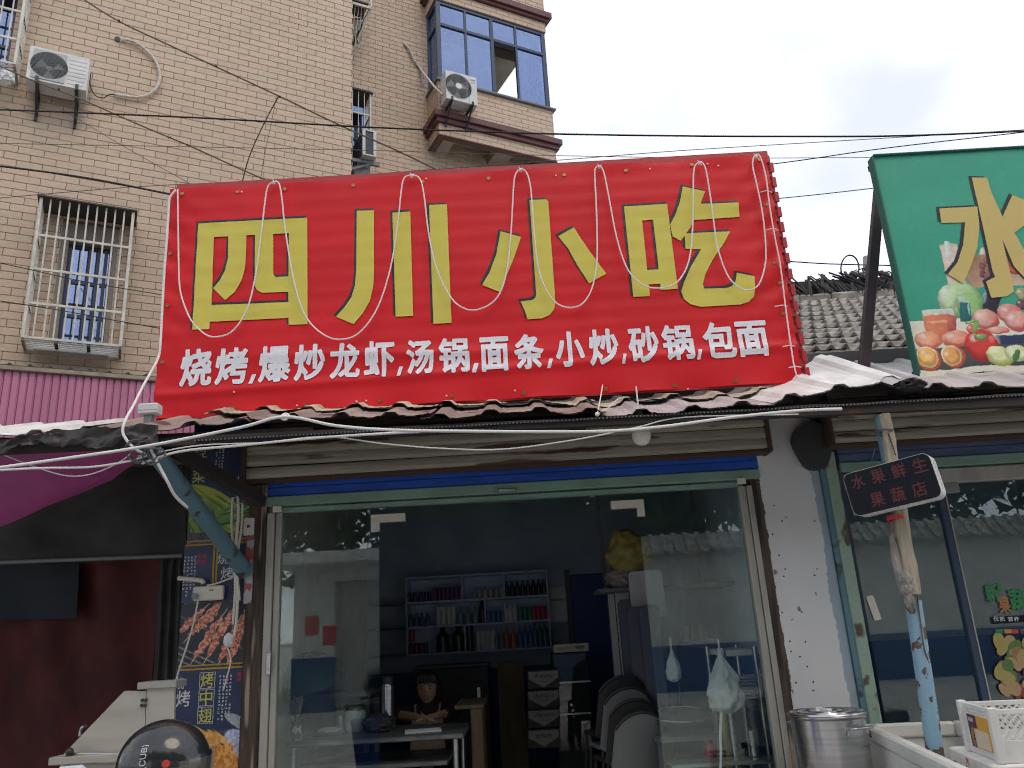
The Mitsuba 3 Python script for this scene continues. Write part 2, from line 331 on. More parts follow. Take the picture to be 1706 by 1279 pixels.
c0, c1 = bat(50, 470, 0)[0], bat(211, 470, 0)[0]
cz = [bat(40.3, 563, 0)[1], bat(49.4, 504, 0)[1], bat(54.5, 446.8, 0)[1], bat(62.9, 391, 0)[1], bat(67.4, 329, 0)[1]]
cg = security_cage(c0, c1, cz[0], cz[4], 0, WO, cz[1:4], 11, 'white barred window cage under a dark tin roof, left of the red banner')
solo('plank', bx(box(c0 + .12, c1 - .14, .20, .42, cz[0] - .075, cz[0] - .045, .004)), 'ac_white', 'white plank lying under the floor of the lower window cage', 'plank')
r2 = [bat(36, 20, 0)[1], bat(29, 66, 0)[1]]
security_cage(cage2_u - 1.3, cage2_u, cage2_z, cage2_z + 1.9, 0, WO, [r2[1], r2[0], r2[0] + .55], 11, 'white window cage cut by the top left corner of the photo', roof=True)
# things on the caged ledge at the top left: crumpled plastic bag
bagc = bw(np.array([bat(10, 122, 0)[0], .1, bat(10, 122, 0)[1]]))
solo('plastic_bag', crumple(bagc, (.12, .10, .13), 3), mat('bag_white', (0.6, 0.6, 0.62), 0.35), 'crumpled white plastic bag hooked under the upper left window cage', 'plastic bag')

# ------------------------------------------------------------------ air conditioners
mat('ac_panel', (0.36, 0.38, 0.40), 0.4)
def air_conditioner(u0, u1, z0, z1, o0, depth, label, style):
    t = thing('air_conditioner', label, 'air conditioner'); w, h = u1 - u0, z1 - z0
    cu, czz, R = (u0 + w * .345, z0 + h * .50, h * .40) if style == 'mesh' else (u0 + w * .40, z0 + h * .52, h * .42)
    hole = affinity.scale(Point(cu, czz).buffer(1, 24), h * .425, h * .405) if style == 'mesh' else Point(cu, czz).buffer(R, 24)
    plate = Polygon([(u0, z0), (u1, z0), (u1, z1), (u0, z1)]).buffer(-.01).buffer(.01, 3)
    part(t, 'casing', bx(cat(prism(plate.difference(hole), .006, o0), box(u0, u0 + .006, o0 + .006, o0 + depth, z0 + .004, z1 - .004), box(u1 - .006, u1, o0 + .006, o0 + depth, z0 + .004, z1 - .004), box(u0 + .006, u1 - .006, o0 + .006, o0 + depth, z1 - .007, z1 - .001),
        box(u0 + .006, u1 - .006, o0 + .006, o0 + depth, z0 + .001, z0 + .007), box(u0 + .006, u1 - .006, o0 + depth - .006, o0 + depth, z0 + .007, z1 - .007), box(u0 + w * .70, u0 + w * .706, o0 + .006, o0 + depth - .006, z0 + .007, z1 - .007))), 'ac_white')
    part(t, 'coil', bx(box(u0 + .02, u0 + w * .69, o0 + depth - .05, o0 + depth - .012, z0 + .02, z1 - .02)), 'ac_grey')
    bl = []
    for k in range(3):
        a = k * 2.094 + .4; rad = min(R, h * .38)
        bl.append(hull([[cu + r * math.cos(a + s), o0 + .06 + y, czz + r * math.sin(a + s)] for r, s, y in ((rad * .2, -.3, 0), (rad * .2, .3, .03), (rad * .92, -.25, .0), (rad * .92, .62, .05), (rad * .55, .62, .05), (rad * .92, -.25, .004), (rad * .92, .62, .054))]))
    part(t, 'fan', bx(cat(tube([[cu, o0 + .05, czz], [cu, o0 + .14, czz]], h * .07, 12), *bl)), 'ac_panel', smooth=30)
    def disc(r0, r1, o, d, n=40): return bx(prism(Point(cu, czz).buffer(r1, 16).difference(Point(cu, czz).buffer(r0, 16)) if r0 > 0 else Point(cu, czz).buffer(r1, 16), d, o))
    if style == 'mesh':
        part(t, 'fan_panel', bx(prism(Polygon([(u0 + w * .07, z0 + h * .06), (u0 + w * .62, z0 + h * .06), (u0 + w * .62, z0 + h * .93), (u0 + w * .07, z0 + h * .93)]).difference(affinity.scale(Point(cu, czz).buffer(1, 24), h * .42, h * .40)), .012, o0 - .013)), 'ac_panel')
        lines = [prism(Polygon([(cu - s, z - .002), (cu + s, z - .002), (cu + s, z + .002), (cu - s, z + .002)]), .004, o0 - .016) for z in np.linspace(czz - h * .38, czz + h * .38, 22) for s in [h * .42 * math.sqrt(max(0, 1 - ((z - czz) / (h * .40)) ** 2))]]
        lines += [prism(Polygon([(x - .0015, czz - s), (x + .0015, czz - s), (x + .0015, czz + s), (x - .0015, czz + s)]), .004, o0 - .012) for x in np.linspace(cu - h * .41, cu + h * .41, 24) for s in [h * .40 * math.sqrt(max(0, 1 - ((x - cu) / (h * .42)) ** 2))]]
        part(t, 'fan_grille', bx(cat(lines)), 'ac_grey', kind='stuff')
        part(t, 'side_panel', bx(cat([box(u0 + w * .66, u1 - .03, o0 - .006, o0 - .001, z0 + h * k, z0 + h * (k + .055), .002) for k in (.10, .22, .34, .46, .58, .70, .82)])), 'ac_white')
    else:
        part(t, 'fan_grille', cat(*[disc(r, r + .006, o0 - .014, .005) for r in np.linspace(R * .28, R, 7)],
             *[bx(beam([cu + R * .25 * math.cos(a), o0 - .012, czz + R * .25 * math.sin(a)], [cu + R * math.cos(a + .35), o0 - .012, czz + R * math.sin(a + .35)], .004, .006, up=(0, 1, 0))) for a in np.arange(28) * 2 * math.pi / 28]), 'ac_grey', kind='stuff')
        part(t, 'fan_hub', disc(0, R * .24, o0 - .02, .012), 'ac_white')
        part(t, 'seam', bx(box(u0 + w * .735, u0 + w * .74, o0 - .002, o0 + .01, z0 + .01, z1 - .01)), 'ac_grey')
        part(t, 'badge', bx(cat([box(u0 + w * (.79 + .045 * k), u0 + w * (.79 + .045 * k + .032), o0 - .003, o0, z1 - h * .16, z1 - h * .10) for k in range(4)] + [box(u0 + w * (.82 + .04 * k), u0 + w * (.82 + .04 * k + .025), o0 - .003, o0, z1 - h * .24, z1 - h * .20) for k in range(3)])), 'ac_grey')
    for u in (u0 + w * .18, u1 - w * .16):
        part(t, 'bracket', bx(cat(box(u - .02, u + .02, o0 - .03, o0 + depth + .12, z0 - .035, z0 - .003), beam([u, o0 + .02, z0 - .03], [u, o0 + depth + .10, z0 - .36], .03, .03), box(u - .02, u + .02, o0 + depth + .08, o0 + depth + .12, z0 - .42, z0 - .003), box(u - .02, u + .02, o0 - .03, o0 - .005, z0 - .003, z0 + .06))), 'black_iron')
    return t
u0, u1 = bat(47, 98, 0.0)[0], bat(147, 120, 0.0)[0]
air_conditioner(u0, u1, bat(90, 137, 0)[1] - .01, bat(100, 85, 0)[1], 0.02, .32, 'white air conditioner with a meshed oval fan grille, on the brick wall at upper left', 'mesh')
# its wrapped pipe and loose wires
pp = [(197, 65), (210, 66), (228, 72), (245, 85), (258, 100), (265, 117), (266, 132), (260, 147), (246, 158), (228, 162), (208, 160), (190, 157)]
solo('wrapped_pipe', bx(tube(curve([[*([bat(x, y, .40)[0]]), .40 if i else .48, bat(x, y, .40)[1]] for i, (x, y) in enumerate(pp)], 5), .023, 10)), 'pipe_wrap', 'pale wrapped pipe bent like a hook on the brick wall, right of an air conditioner', 'pipe', smooth=40)
solo('loose_wire', bx(tube(curve([[bat(x, y, .38)[0], .38, bat(x, y, .38)[1]] for x, y in ((151, 122), (150, 140), (158, 158), (172, 163), (180, 158), (190, 157))], 6), .009, 6)), 'black_cable', 'thin dark wires from the upper left air conditioner to its pipe', 'wire')
solo('wall_sleeve', bx(tube([[bat(196, 65, .44)[0], .43, bat(196, 65, .44)[1]], [bat(196, 65, .44)[0], .47, bat(196, 65, .44)[1]]], .045, 12)), 'ac_dark', 'dark pipe hole in the brick wall at the end of the hooked pipe', 'pipe sleeve')

# ------------------------------------------------------------------ glazed bay on the rear wall
S = FO
zb = bat(731.8, 224.5, S)[1]
zsill = bat(795.7, 148.8, S)[1]
zhead = bat(740, 2, S)[1]
ztran = bat(819, 63, S)[1]
bayk = part(bld, 'bay_parapet', bx(cat(box(bay0 + .015, bay1 - .015, S + .012, S + .15, zb, zsill), box(bay0 + .012, bay0 + .15, S + .15, RO + .02, zb, zsill), box(bay1 - .15, bay1 - .012, S + .15, RO + .02, zb, zsill))), 'mortar')
part(bld, 'bay_upper_wall', bx(cat(box(bay0 + .015, bay1 - .015, S + .012, S + .15, zhead, 18), box(bay0 + .012, bay0 + .15, S + .15, RO + .02, zhead, 18), box(bay1 - .15, bay1 - .012, S + .15, RO + .02, zhead, 18))), 'mortar')
ck0, ck1 = bat(740, 189.5, S)[1], bat(740, 199, S)[1]; ck2 = bat(740, 206, S)[1]
bm = bricks(bay0, bay1, zb + .03, ck2, S) + bricks(bay0, bay1, ck0, zsill - .05, S) + bricks(bay0, bay1, zhead, zhead + .30, S) + bricks(bay0, bay1, zhead + .55, 17.5, S)
bm += bricks(S + .006, RO, zb + .03, zsill - .05, bay0, face='left') + bricks(S + .006, RO, zhead, 17.5, bay0, face='left')
part(bayk, 'brickwork', cat([m for m, c in bm]), 'brick_tile', kind='stuff')
def band(z0, z1, out): return cat(box(bay0 - out, bay1 + out, S - out, S + .004, z0, z1, .008), box(bay0 - out, bay0 - .002, S + .004, RO, z0, z1, .004), box(bay1 + .002, bay1 + out, S + .004, RO, z0, z1, .004))
part(bayk, 'cornice', bx(cat(band(ck1, ck0, .13), band(ck2, ck1, .07), band(zb - .01, zb + .03, .02))), 'burgundy_trim')
part(bayk, 'cornice', bx(cat(band(zhead + .38, zhead + .55, .13), band(zhead + .30, zhead + .38, .07))), 'burgundy_trim')
part(bayk, 'sill', bx(cat(box(bay0 - .05, bay1 + .07, S - .07, S + .15, zsill - .05, zsill, .006), box(bay0 - .05, bay0 + .12, S + .15, RO, zsill - .05, zsill, .006))), 'grey_stone')
# underside: a recessed plaster slab between cream beams
part(bayk, 'soffit', bx(cat(box(bay0 + .15, bay1 - .15, S + .15, RO + .005, zb + .30, zb + .34), box(bay0 + .02, bay0 + .42, S + .02, RO + .003, zb + .005, zb + .29), box(bay1 - .30, bay1 - .02, S + .02, RO + .003, zb + .005, zb + .29),
    box(bay0 + .42, bay1 - .3, S + .02, S + .16, zb + .005, zb + .29), box(bay0 + 1.45, bay0 + 1.85, S + .16, RO + .003, zb + .02, zb + .295))), 'bay_soffit')
# window frames, front and both ends
mu = [bay0 + .03, bat(776, 40, S)[0], bat(819.5, 45, S)[0], bat(860, 60, S)[0], bay1 - .03]
g = .05
fr = [box(mu[0], mu[0] + .10, S + .03, S + .11, zsill, zhead), box(mu[4] - .10, mu[4], S + .03, S + .11, zsill, zhead), box(mu[0] + .1, mu[4] - .1, S + .03, S + .10, zhead - .07, zhead - .002), box(mu[0] + .1, mu[4] - .1, S + .03, S + .10, zsill + .002, zsill + .05),
      box(mu[0] + .1, mu[4] - .1, S + .025, S + .105, ztran - .035, ztran + .035)]
fr += [box(u - w, u + w, S + .028, S + .102, a, b) for u, w in ((mu[1], .024), (mu[2], .04), (mu[3], .024)) for a, b in ((zsill + .05, ztran - .035), (ztran + .035, zhead - .07))]
wk = part(bld, 'bay_window', bx(cat(fr)), 'navy_frame')
edges = [mu[0] + .10, mu[1], mu[2], mu[3], mu[4] - .10]
for k in range(4):
    for r, (a, b) in enumerate(((zsill + .05, ztran - .035), (ztran + .035, zhead - .07))):
        if k == 2 and r == 0: continue                      # the sash that stands open
        part(wk, 'pane', bx(trimesh.Trimesh(np.array([[edges[k], S + .06, a], [edges[k + 1], S + .06, a], [edges[k + 1], S + .06, b], [edges[k], S + .06, b]]), [[0, 1, 2], [0, 2, 3]], process=False)), 'blue_pane')
for ub, sgn in ((bay0 + .07, 1), (bay1 - .07, -1)):
    m2 = (S + .11 + RO) / 2
    part(wk, 'end_frame', bx(cat(box(ub - .04, ub + .04, RO - .07, RO, zsill, zhead), box(ub - .04, ub + .04, S + .11, RO - .07, zsill, zsill + .05), box(ub - .04, ub + .04, S + .11, RO - .07, zhead - .07, zhead - .002), box(ub - .035, ub + .035, S + .11, RO - .07, ztran - .03, ztran + .03))), 'navy_frame')
    for a, b in ((zsill + .05, ztran - .03), (ztran + .03, zhead - .07)):
        part(wk, 'pane', bx(trimesh.Trimesh(np.array([[ub, S + .11, a], [ub, RO - .07, a], [ub, RO - .07, b], [ub, S + .11, b]]), [[0, 1, 2], [0, 2, 3]], process=False)), 'blue_pane')
part(bayk, 'ceiling', bx(box(bay0 + .15, bay1 - .15, S + .15, RO + 2.2, zhead + .02, zhead + .06)), 'bay_soffit')
part(bayk, 'floor', bx(box(bay0 + .15, bay1 - .15, S + .15, RO + 2.2, zsill - .9, zsill - .86)), 'room_paint')
part(bayk, 'room_wall', bx(cat(box(bay0 - 1, bay1 + .6, RO + 2.2, RO + 2.25, zsill - .9, zhead + .1), box(bay0 - .06, bay0 - .02, RO + .3, RO + 2.2, zsill - .9, zhead))), 'room_paint')
part(bayk, 'curtain', bx(cat([tube([[u, S + .22 + .012 * math.sin(u * 60), zsill - .2], [u, S + .22 + .012 * math.sin(u * 60 + .4), zhead - .05]], .075, 10) for u in np.arange(mu[4] - .62, mu[4] - .15, .09)])), 'curtain', smooth=60)
ua, ub_ = bat(742, 130, S - .42)[0], bat(794, 150, S - .42)[0]
air_conditioner(ua, ub_, bat(765, 169, S - .42)[1], bat(765, 123, S - .42)[1], S - .44, .30, 'white air conditioner with a round radial fan grille below the bay window', 'round')
solo('wrapped_pipe', bx(tube(curve([[bat(x, y, o)[0], o, bat(x, y, o)[1]] for x, y, o in ((673, 72, RO - .02), (682, 82, RO - .06), (690, 100, RO - .06), (700, 114, RO - .06), (712, 130, 2.4), (726, 147, 2.0), (737, 158, 1.85))], 6), .026, 8)), 'pipe_wrap', 'pale wrapped pipe slanting down the rear brick wall to the air conditioner under the bay', 'pipe', smooth=40)
solo('pipe_end', bx(tube(curve([[bat(x, y, RO - .05)[0], RO - .05, bat(x, y, RO - .05)[1]] for x, y in ((699, 113), (702, 125), (704, 141))], 5), .014, 6)), 'pipe_wrap', 'short loose tail of tape hanging off the slanting wrapped pipe', 'tape')
solo('loose_wire', bx(tube(curve([[bat(x, y, S - .15)[0], S - .15, bat(x, y, S - .15)[1]] for x, y in ((793, 165), (794, 174), (790, 181), (784, 181), (780, 176))], 6), .007, 6)), 'black_cable', 'small loop of black wire hanging below the bay air conditioner', 'wire')

# ------------------------------------------------------------------ recess between main wall and rear wall: cages and an air conditioner
q0, q1 = bat(560, 170, RO - .5)[0], bat(617, 170, RO - .5)[0]
qz0, qz1 = bat(600, 292, RO - .5)[1] - .3, bat(600, 153, RO - .5)[1]
security_cage(q0 - .3, q1, qz0, qz1, RO - .5, RO, [bat(605, 190, RO - .5)[1], qz0 + .6], 9, 'narrow window cage half hidden by the wall corner, above a side-on air conditioner')
window(rear_holes[0][0], rear_holes[0][1], rear_holes[0][2], rear_holes[0][3], RO + .12, [rear_holes[0][1] - .5], [rear_holes[0][2] + .9])
s0, s1 = bat(590, 20, RO - .55)[0], bat(618, 10, RO - .55)[0]
sz = bat(618, 14, RO - .55)[1]
t = thing('drying_rack', 'sloping black iron rack jutting from the recess at the top of the photo', 'rack')
part(t, 'frame', bx(cat(beam([s1, RO - .55, sz], [s0 - .15, RO - .02, sz - 1.5], .04, .04), box(s0 - .5, s1, RO - .57, RO - .53, sz - .03, sz + .03), box(s1 - .02, s1 + .02, RO - .57, RO - .53, sz + .03, sz + .8))), 'cage_white')
part(t, 'brace', bx(cat(beam([s1 - .02, RO - .5, sz - .04], [s0 - .2, RO - .05, sz - 1.55], .05, .05), beam([s0 - .3, RO - .5, sz - .5], [s1 - .1, RO - .3, sz - .1], .03, .03), beam([s0 - .3, RO - .3, sz - .2], [s1 - .2, RO - .3, sz - .8], .03, .03))), 'black_iron')
for k in range(8):
    u = s0 - .25 + k * (s1 - s0 + .2) / 8
    part(t, 'bar', bx(tube([[u, RO - .5, sz], [u - .02, RO - .28, sz - .9]], .009, 6)), 'cage_white')
part(t, 'floor', bx(box(s0 - .5, s1 - .04, RO - .5, RO - .05, sz + .14, sz + .18)), 'cage_roof')
x0, x1 = bat(604, 250, RO - .95)[0], bat(627, 250, RO - .95)[0]
z0, z1 = bat(615, 259, RO - .95)[1], bat(615, 216, RO - .95)[1]
t = thing('air_conditioner', 'air conditioner seen end-on in the recess, white-edged with a dark blue coil', 'air conditioner')
part(t, 'casing', bx(cat(box(x0, x0 + .06, RO - .95, RO - .06, z0, z1, .004), box(x1 - .06, x1, RO - .95, RO - .06, z0, z1, .004), box(x0 + .06, x1 - .06, RO - .95, RO - .06, z1 - .03, z1), box(x0 + .06, x1 - .06, RO - .95, RO - .06, z0, z0 + .03))), 'ac_white')
part(t, 'coil', bx(cat(box(x0 + .06, x1 - .06, RO - .93, RO - .1, z0 + .03, z1 - .03), box(x0 - .006, x0 - .001, RO - .90, RO - .1, z0 + .03, z1 - .03))), 'ac_coil')
part(t, 'bracket', bx(cat(box(x0 - .5, x1 + .12, RO - .80, RO - .74, z0 - .09, z0 - .02), beam([x0 - .5, RO - .77, z0 - .45], [x1 - .05, RO - .77, z0 - .06], .04, .04))), 'ac_grey')
part(t, 'drip_box', bx(box(x0 - .1, x1 - .1, RO - .7, RO - .06, z0 - .42, z0 - .12)), 'ac_grey')

# ------------------------------------------------------------------ pink steel-clad lean-to against the brick building
PO = -0.25
shed = thing('pink_shed', 'pink ribbed steel wall of the neighbouring lean-to, topped by a beige flashing', 'shed')
pz = bat(130, 626, PO)[1]; pz0 = 2.2
ul, ur = bat(0, 640, PO)[0] - 1.5, bat(285, 640, PO)[0] + .8
P = bat(14, 640, PO)[0] - bat(0, 640, PO)[0]
for k in range(int((ur - ul) / P)):
    a = ul + k * P
    pr = Polygon([(a + .004, PO + .02), (a + .012, PO), (a + P - .016, PO), (a + P - .008, PO + .014), (a + P - .001, PO + .014), (a + P - .001, PO + .02)])
    m = trimesh.creation.extrude_polygon(pr, pz - pz0, engine='earcut'); m.vertices[:, 2] += pz0
    part(shed, 'panel', bx(m), 'pink_steel')
part(shed, 'backing', bx(box(ul, ur, PO + .021, PO + .06, 0, pz)), 'black_iron')
part(shed, 'flashing', bx(box(ul, ur + .05, PO - .05, PO + .06, pz, pz + .055, .004)), 'beige_trim')
wv = np.linspace(ul, ur, 200); per = bat(35, 600, PO)[0] - bat(0, 600, PO)[0]; ph = bat(17, 605, PO)[0]
prof = [(u, pz + .055 + .012 + .035 * max(0, math.cos(2 * math.pi * (u - ph) / per)) ** 5) for u in wv]
m = trimesh.creation.extrude_polygon(Polygon(prof + [(ur, pz + .056), (ul, pz + .056)]), .75, engine='earcut')
m.vertices = np.stack([m.vertices[:, 0], PO - .04 + m.vertices[:, 2], m.vertices[:, 1]], 1); m.invert()
part(shed, 'roof_sheet', bx(m), 'old_roofing')
# ------------------------------------------------------------------ the row of small shops: walls, roof, rooms
mat('plaster', grainy((0.52, 0.51, 0.49), (0.45, 0.44, 0.42), 4, 4, 4, 4), 0.8)
def pillar_c(p, n, uv):
    edge = p.x + 0.05 * (mikit.fbm(p.z * 6, p.x * 9, 1.0, 4) - 0.5) + 0.018 * (mikit.fbm(p.z * 40, p.x * 40, 3.0, 2) - 0.5)
    c = mikit.mix((0.66, 0.66, 0.67), (0.60, 0.60, 0.60), mikit.fbm(p.x * 5, p.y * 5, p.z * 2.2, 4))
    c = mikit.mix(c, (0.30, 0.38, 0.44), mikit.smoothstep(2.035, 2.04, edge))
    c = mikit.mix(c, (0.24, 0.20, 0.18), mikit.smoothstep(0.73, 0.76, mikit.fbm(p.x * 16, p.y * 16, p.z * 12, 3)) * (p.z < 2.3))
    return mikit.mix(c, (0.10, 0.075, 0.06), 1 - mikit.smoothstep(1.675, 1.68, edge))
mat('pillar_paint', pillar_c, 0.75)
mat('green_steel', rusty((0.26, 0.36, 0.29), (0.09, 0.06, 0.045), 9, 0.56, 0.66), 0.55)
mat('teal_paint', rusty((0.10, 0.20, 0.24), (0.05, 0.05, 0.05), 9, 0.56, 0.66), 0.55)
mat('inside_wall', grainy((0.42, 0.49, 0.58), (0.35, 0.42, 0.51), 3, 3, 3), 0.8)  # blue of the lens flare over the doorway is mixed into this colour
mat('inside_blue', (0.05, 0.12, 0.30), 0.6)
mat('inside_grey', (0.12, 0.13, 0.14), 0.8)
mat('floor_tile', (0.12, 0.115, 0.11), 0.35)
def wood_c(p, n, uv):
    g = mikit.fbm(p.x * 30, p.y * 30, p.z * 2.2, 4)
    c = mikit.mix((0.085, 0.06, 0.045), (0.03, 0.024, 0.02), mikit.smoothstep(0.35, 0.65, g))
    return mikit.mix(c, (0.30, 0.24, 0.19), mikit.smoothstep(0.60, 0.70, mikit.fbm(p.x * 22, p.y * 22, p.z * 1.6 + 3, 3)))
mat('old_wood', wood_c, 0.8)
mat('aluminium', grainy((0.42, 0.41, 0.365), (0.33, 0.32, 0.285), 9, 9, 2), 0.38, 0.25)
mat('cream_metal', (0.62, 0.58, 0.50), 0.4)
def slat_c(p, n, uv):
    g = mikit.fbm(p.x * 1.6, p.y * 3, p.z * 26, 4)
    c = mikit.mix((0.40, 0.37, 0.31), (0.28, 0.255, 0.21), mikit.smoothstep(0.3, 0.7, g))
    r = mikit.fbm(p.x * 2.2 + 4, p.y, p.z * 17, 4)
    return mikit.mix(c, (0.10, 0.055, 0.035), mikit.smoothstep(0.60, 0.70, r))
mat('shutter_slat', slat_c, 0.5, 0.1)
mat('rust', (0.07, 0.04, 0.03), 0.85)
mat('blue_bar', grainy((0.015, 0.085, 0.46), (0.012, 0.065, 0.37), 6, 6, 30, 2), 0.4)
mat('green_bar', grainy((0.20, 0.335, 0.265), (0.165, 0.28, 0.22), 6, 6, 12, 2), 0.45)
mat('steel', grainy((0.55, 0.56, 0.57), (0.45, 0.46, 0.47), 6, 6, 40, 2), 0.28, 0.9)
mat('roof_tile', grainy((0.40, 0.375, 0.34), (0.22, 0.205, 0.19), 8, 8, 8, 4), 0.85)
mat('roof_under', (0.03, 0.028, 0.026), 0.9)
mat('ridge_mat', grainy((0.055, 0.05, 0.05), (0.025, 0.025, 0.028), 14, 14, 14), 0.85)

shop = thing('shop_building', 'low row of two glass-fronted shops with a wavy grey tile roof', 'building')
XL, XR, X2 = -1.90, 1.66, 2.10        # left wall, white pillar, second shop
YB, ZC = 4.4, 3.25                    # back wall, ceiling
part(shop, 'side_wall', box(-2.30, XL, 0.02, YB + .2, .12, ZC), 'plaster')
part(shop, 'pillar', box(XR, X2, -.02, .35, .12, 2.98, .006), 'pillar_paint')
part(shop, 'party_wall', box(XR + .10, X2, .35, YB, .12, ZC), 'inside_wall')
part(shop, 'back_wall', box(-6.5, 6.4, YB, YB + .2, .12, ZC), 'inside_wall')
part(shop, 'right_wall', box(6.2, 6.4, 0.02, YB, .12, ZC), 'inside_wall')
part(shop, 'lintel', cat(box(XL, XR, 0.04, .26, 2.62, ZC), box(X2, 6.2, .04, .26, 2.62, ZC)), 'inside_grey')
part(shop, 'ceiling', box(-2.3, 6.4, 0.02, YB + .2, ZC, ZC + .12), 'inside_grey')
part(shop, 'room_floor', box(-6.5, 6.2, 0.05, YB, .0, .125), 'floor_tile')
part(shop, 'wainscot', cat(box(XR + .096, XR + .10, .36, YB, .125, 1.28), box(X2, 6.2, YB - .004, YB, .125, 1.2), box(-1.89, 1.75, YB - .004, YB, .125, 1.15)), 'inside_blue')
nh = [(1303, 868), (1357, 868), (1287, 890), (1308, 948), (1298, 925), (1357, 958), (1306, 960), (1303, 1020), (1316, 1068), (1342, 1069), (1318, 1085), (1326, 1137), (1345, 1110), (1355, 1136), (1355, 1150), (1333, 1094)]
part(shop, 'nail_hole', cat([tube([at(x, y, -.0225), at(x, y, -.0195)], .006, 8) for x, y in nh]), 'rust', kind='stuff')
# door posts
pl0, pl1 = at(412, 1000, 0)[0], at(437, 1000, 0)[0]
part(shop, 'door_post', box(pl0, pl1 + .02, -.05, .04, .12, 2.62, .01), 'old_wood', label='dark weathered wooden post left of the glass shop front')
jr = at(1246, 800, 0)[0]
part(shop, 'door_post', box(jr, XR + .015, -.03, .04, .12, 2.60, .008), 'old_wood', label='brown peeling post right of the glass shop front')
# ---- glass front of the first shop
zg0, zg1 = at(632, 869, 0)[2], at(632, 845, 0)[2]
gx0, gxa, gxb, gx1 = at(466, 1000, 0)[0], at(632, 1000, 0)[0], at(1075, 970, 0)[0], at(1236, 860, 0)[0]
fo = at(443, 1000, 0)[0]
gf = part(shop, 'glass_front', cat(box(fo, fo + .05, -.045, .05, .12, zg1, .006), box(fo + .054, gx0, -.02, .05, .12, zg1, .004)), 'aluminium')
part(gf, 'frame', box(gx1, gx1 + .045, -.03, .05, .12, zg1, .004), 'aluminium')
part(gf, 'frame', box(gx1 + .049, gx1 + .085, -.045, .05, .12, zg1, .004), 'aluminium')
part(gf, 'frame', box(gx0, gx1, -.02, .05, zg1 + .002, zg1 + .03), 'green_bar')
for x0, x1, z0, z1 in ((gx0, gxa - .002, .12, zg1), (gxa + .002, gxb - .002, zg0, zg1), (gxb + .002, gx1, .12, zg1)):
    part(gf, 'pane', trimesh.Trimesh([[x0, .012, z0], [x1, .012, z0], [x1, .012, z1], [x0, .012, z1]], [[0, 1, 2], [0, 2, 3]], process=False), 'shop_glass')
for px0, px1, c, s in ((618, 675, 632, 1), (1073, 1018, 1062, -1)):
    xa, xb, xc = at(px0, 865 if s > 0 else 842, 0)[0], at(px1, 865 if s > 0 else 842, 0)[0], at(c, 875 if s > 0 else 850, 0)[0]
    zt = zg0 + .05
    part(gf, 'patch_fitting', prism(Polygon([(xa, zt), (xb, zt), (xb, zg0 - .004), (xc, zg0 - .004), (xc, zg0 - .066), (xa, zg0 - .066)]), .035, -.006), 'cream_metal')
for px, py in ((462, 848), (1235, 801)):
    p = at(px, py, -.05); part(gf, 'end_cap', box(p[0] - .03, p[0] + .03, -.06, -.046, p[2] - .022, p[2] + .022, .004), 'cream_metal')
p = at(447, 1105, -.05); part(gf, 'lock', box(p[0] - .014, p[0] + .014, -.062, -.045, p[2] - .07, p[2] + .07, .004), 'steel')
# ---- roller shutters, rolled up
def shutter(x0, x1, zbot, label, seed, blue='blue_bar'):
    t = part(shop, 'shutter', box(x0, x1, -.08, .035, zbot + .19, 2.99), 'inside_grey', label=label)
    z, k, rng = zbot + .185, 0, random.Random(seed)
    while z < 2.98:
        h = .078; dz = [rng.uniform(-.006, .006) for _ in range(2)]; y = -.155 - .012 * math.sin((z - zbot) * 4)
        pr = [(y + .010, 0), (y + .001, .006), (y - .003, .024), (y - .003, .052), (y + .001, .070), (y + .010, .077)]
        v = np.array([[x, a, z + b + (dz[0] if x == x0 else dz[1])] for x in (x0, x1) for a, b in pr]); n = len(pr); i = np.arange(n - 1)
        m = trimesh.Trimesh(v, np.vstack([np.stack([i, i + n, i + n + 1], 1), np.stack([i, i + n + 1, i + 1], 1)]), process=False)
        part(t, 'slat', m, 'shutter_slat'); z += h; k += 1
    part(t, 'end_plate', cat(box(x0 - .03, x0 - .002, -.19, .03, zbot + .16, 2.99, .006), box(x1 + .002, x1 + .03, -.19, .03, zbot + .16, 2.99, .006), box(x0, x1, -.15, .0, zbot + .166, zbot + .185)), 'rust')
    part(t, 'bottom_bar', cat(box(x0 + .06, x1 - .04, -.035, -.005, zbot + .075, zbot + .135, .006), box(x0 + .06, x1 - .04, -.030, -.005, zbot + .135, zbot + .215, .004)), blue, label='blue painted bottom slats of the shutter')
    part(t, 'bottom_bar', box(x0 + .06, x1 - .04, -.045, -.005, zbot + .004, zbot + .072, .006), 'green_bar', label='pale green bottom rail of the shutter')
    return t
zbar = at(800, 826, 0)[2]
sx0, sx1 = at(412, 770, -.15)[0], at(1273, 715, -.15)[0]
st = shutter(sx0, sx1, zbar, 'rolled-up rusty roller shutter over the first shop door', 1)
hp = at(845, 817, -.05)
part(st, 'handle', cat(box(hp[0] - .085, hp[0] - .065, -.055, -.044, hp[2] - .02, hp[2] + .02, .003), box(hp[0] + .065, hp[0] + .085, -.055, -.044, hp[2] - .02, hp[2] + .02, .003),
     tube(curve([[hp[0] - .07, -.055, hp[2]], [hp[0] - .05, -.075, hp[2]], [hp[0], -.085, hp[2]], [hp[0] + .05, -.075, hp[2]], [hp[0] + .07, -.055, hp[2]]], 5), [.006] * 5 + [.011] * 11 + [.006] * 5, 8)), 'steel')
st2 = shutter(at(1388, 730, -.15)[0], 5.6, zbar + .01, 'rolled-up shutter over the second shop, greyer and cleaner', 5, mat('dull_blue_bar', grainy((.075, .11, .20), (.05, .08, .16), 4, 4, 20, 3), .5))
dc = at(1366, 740, -.2)
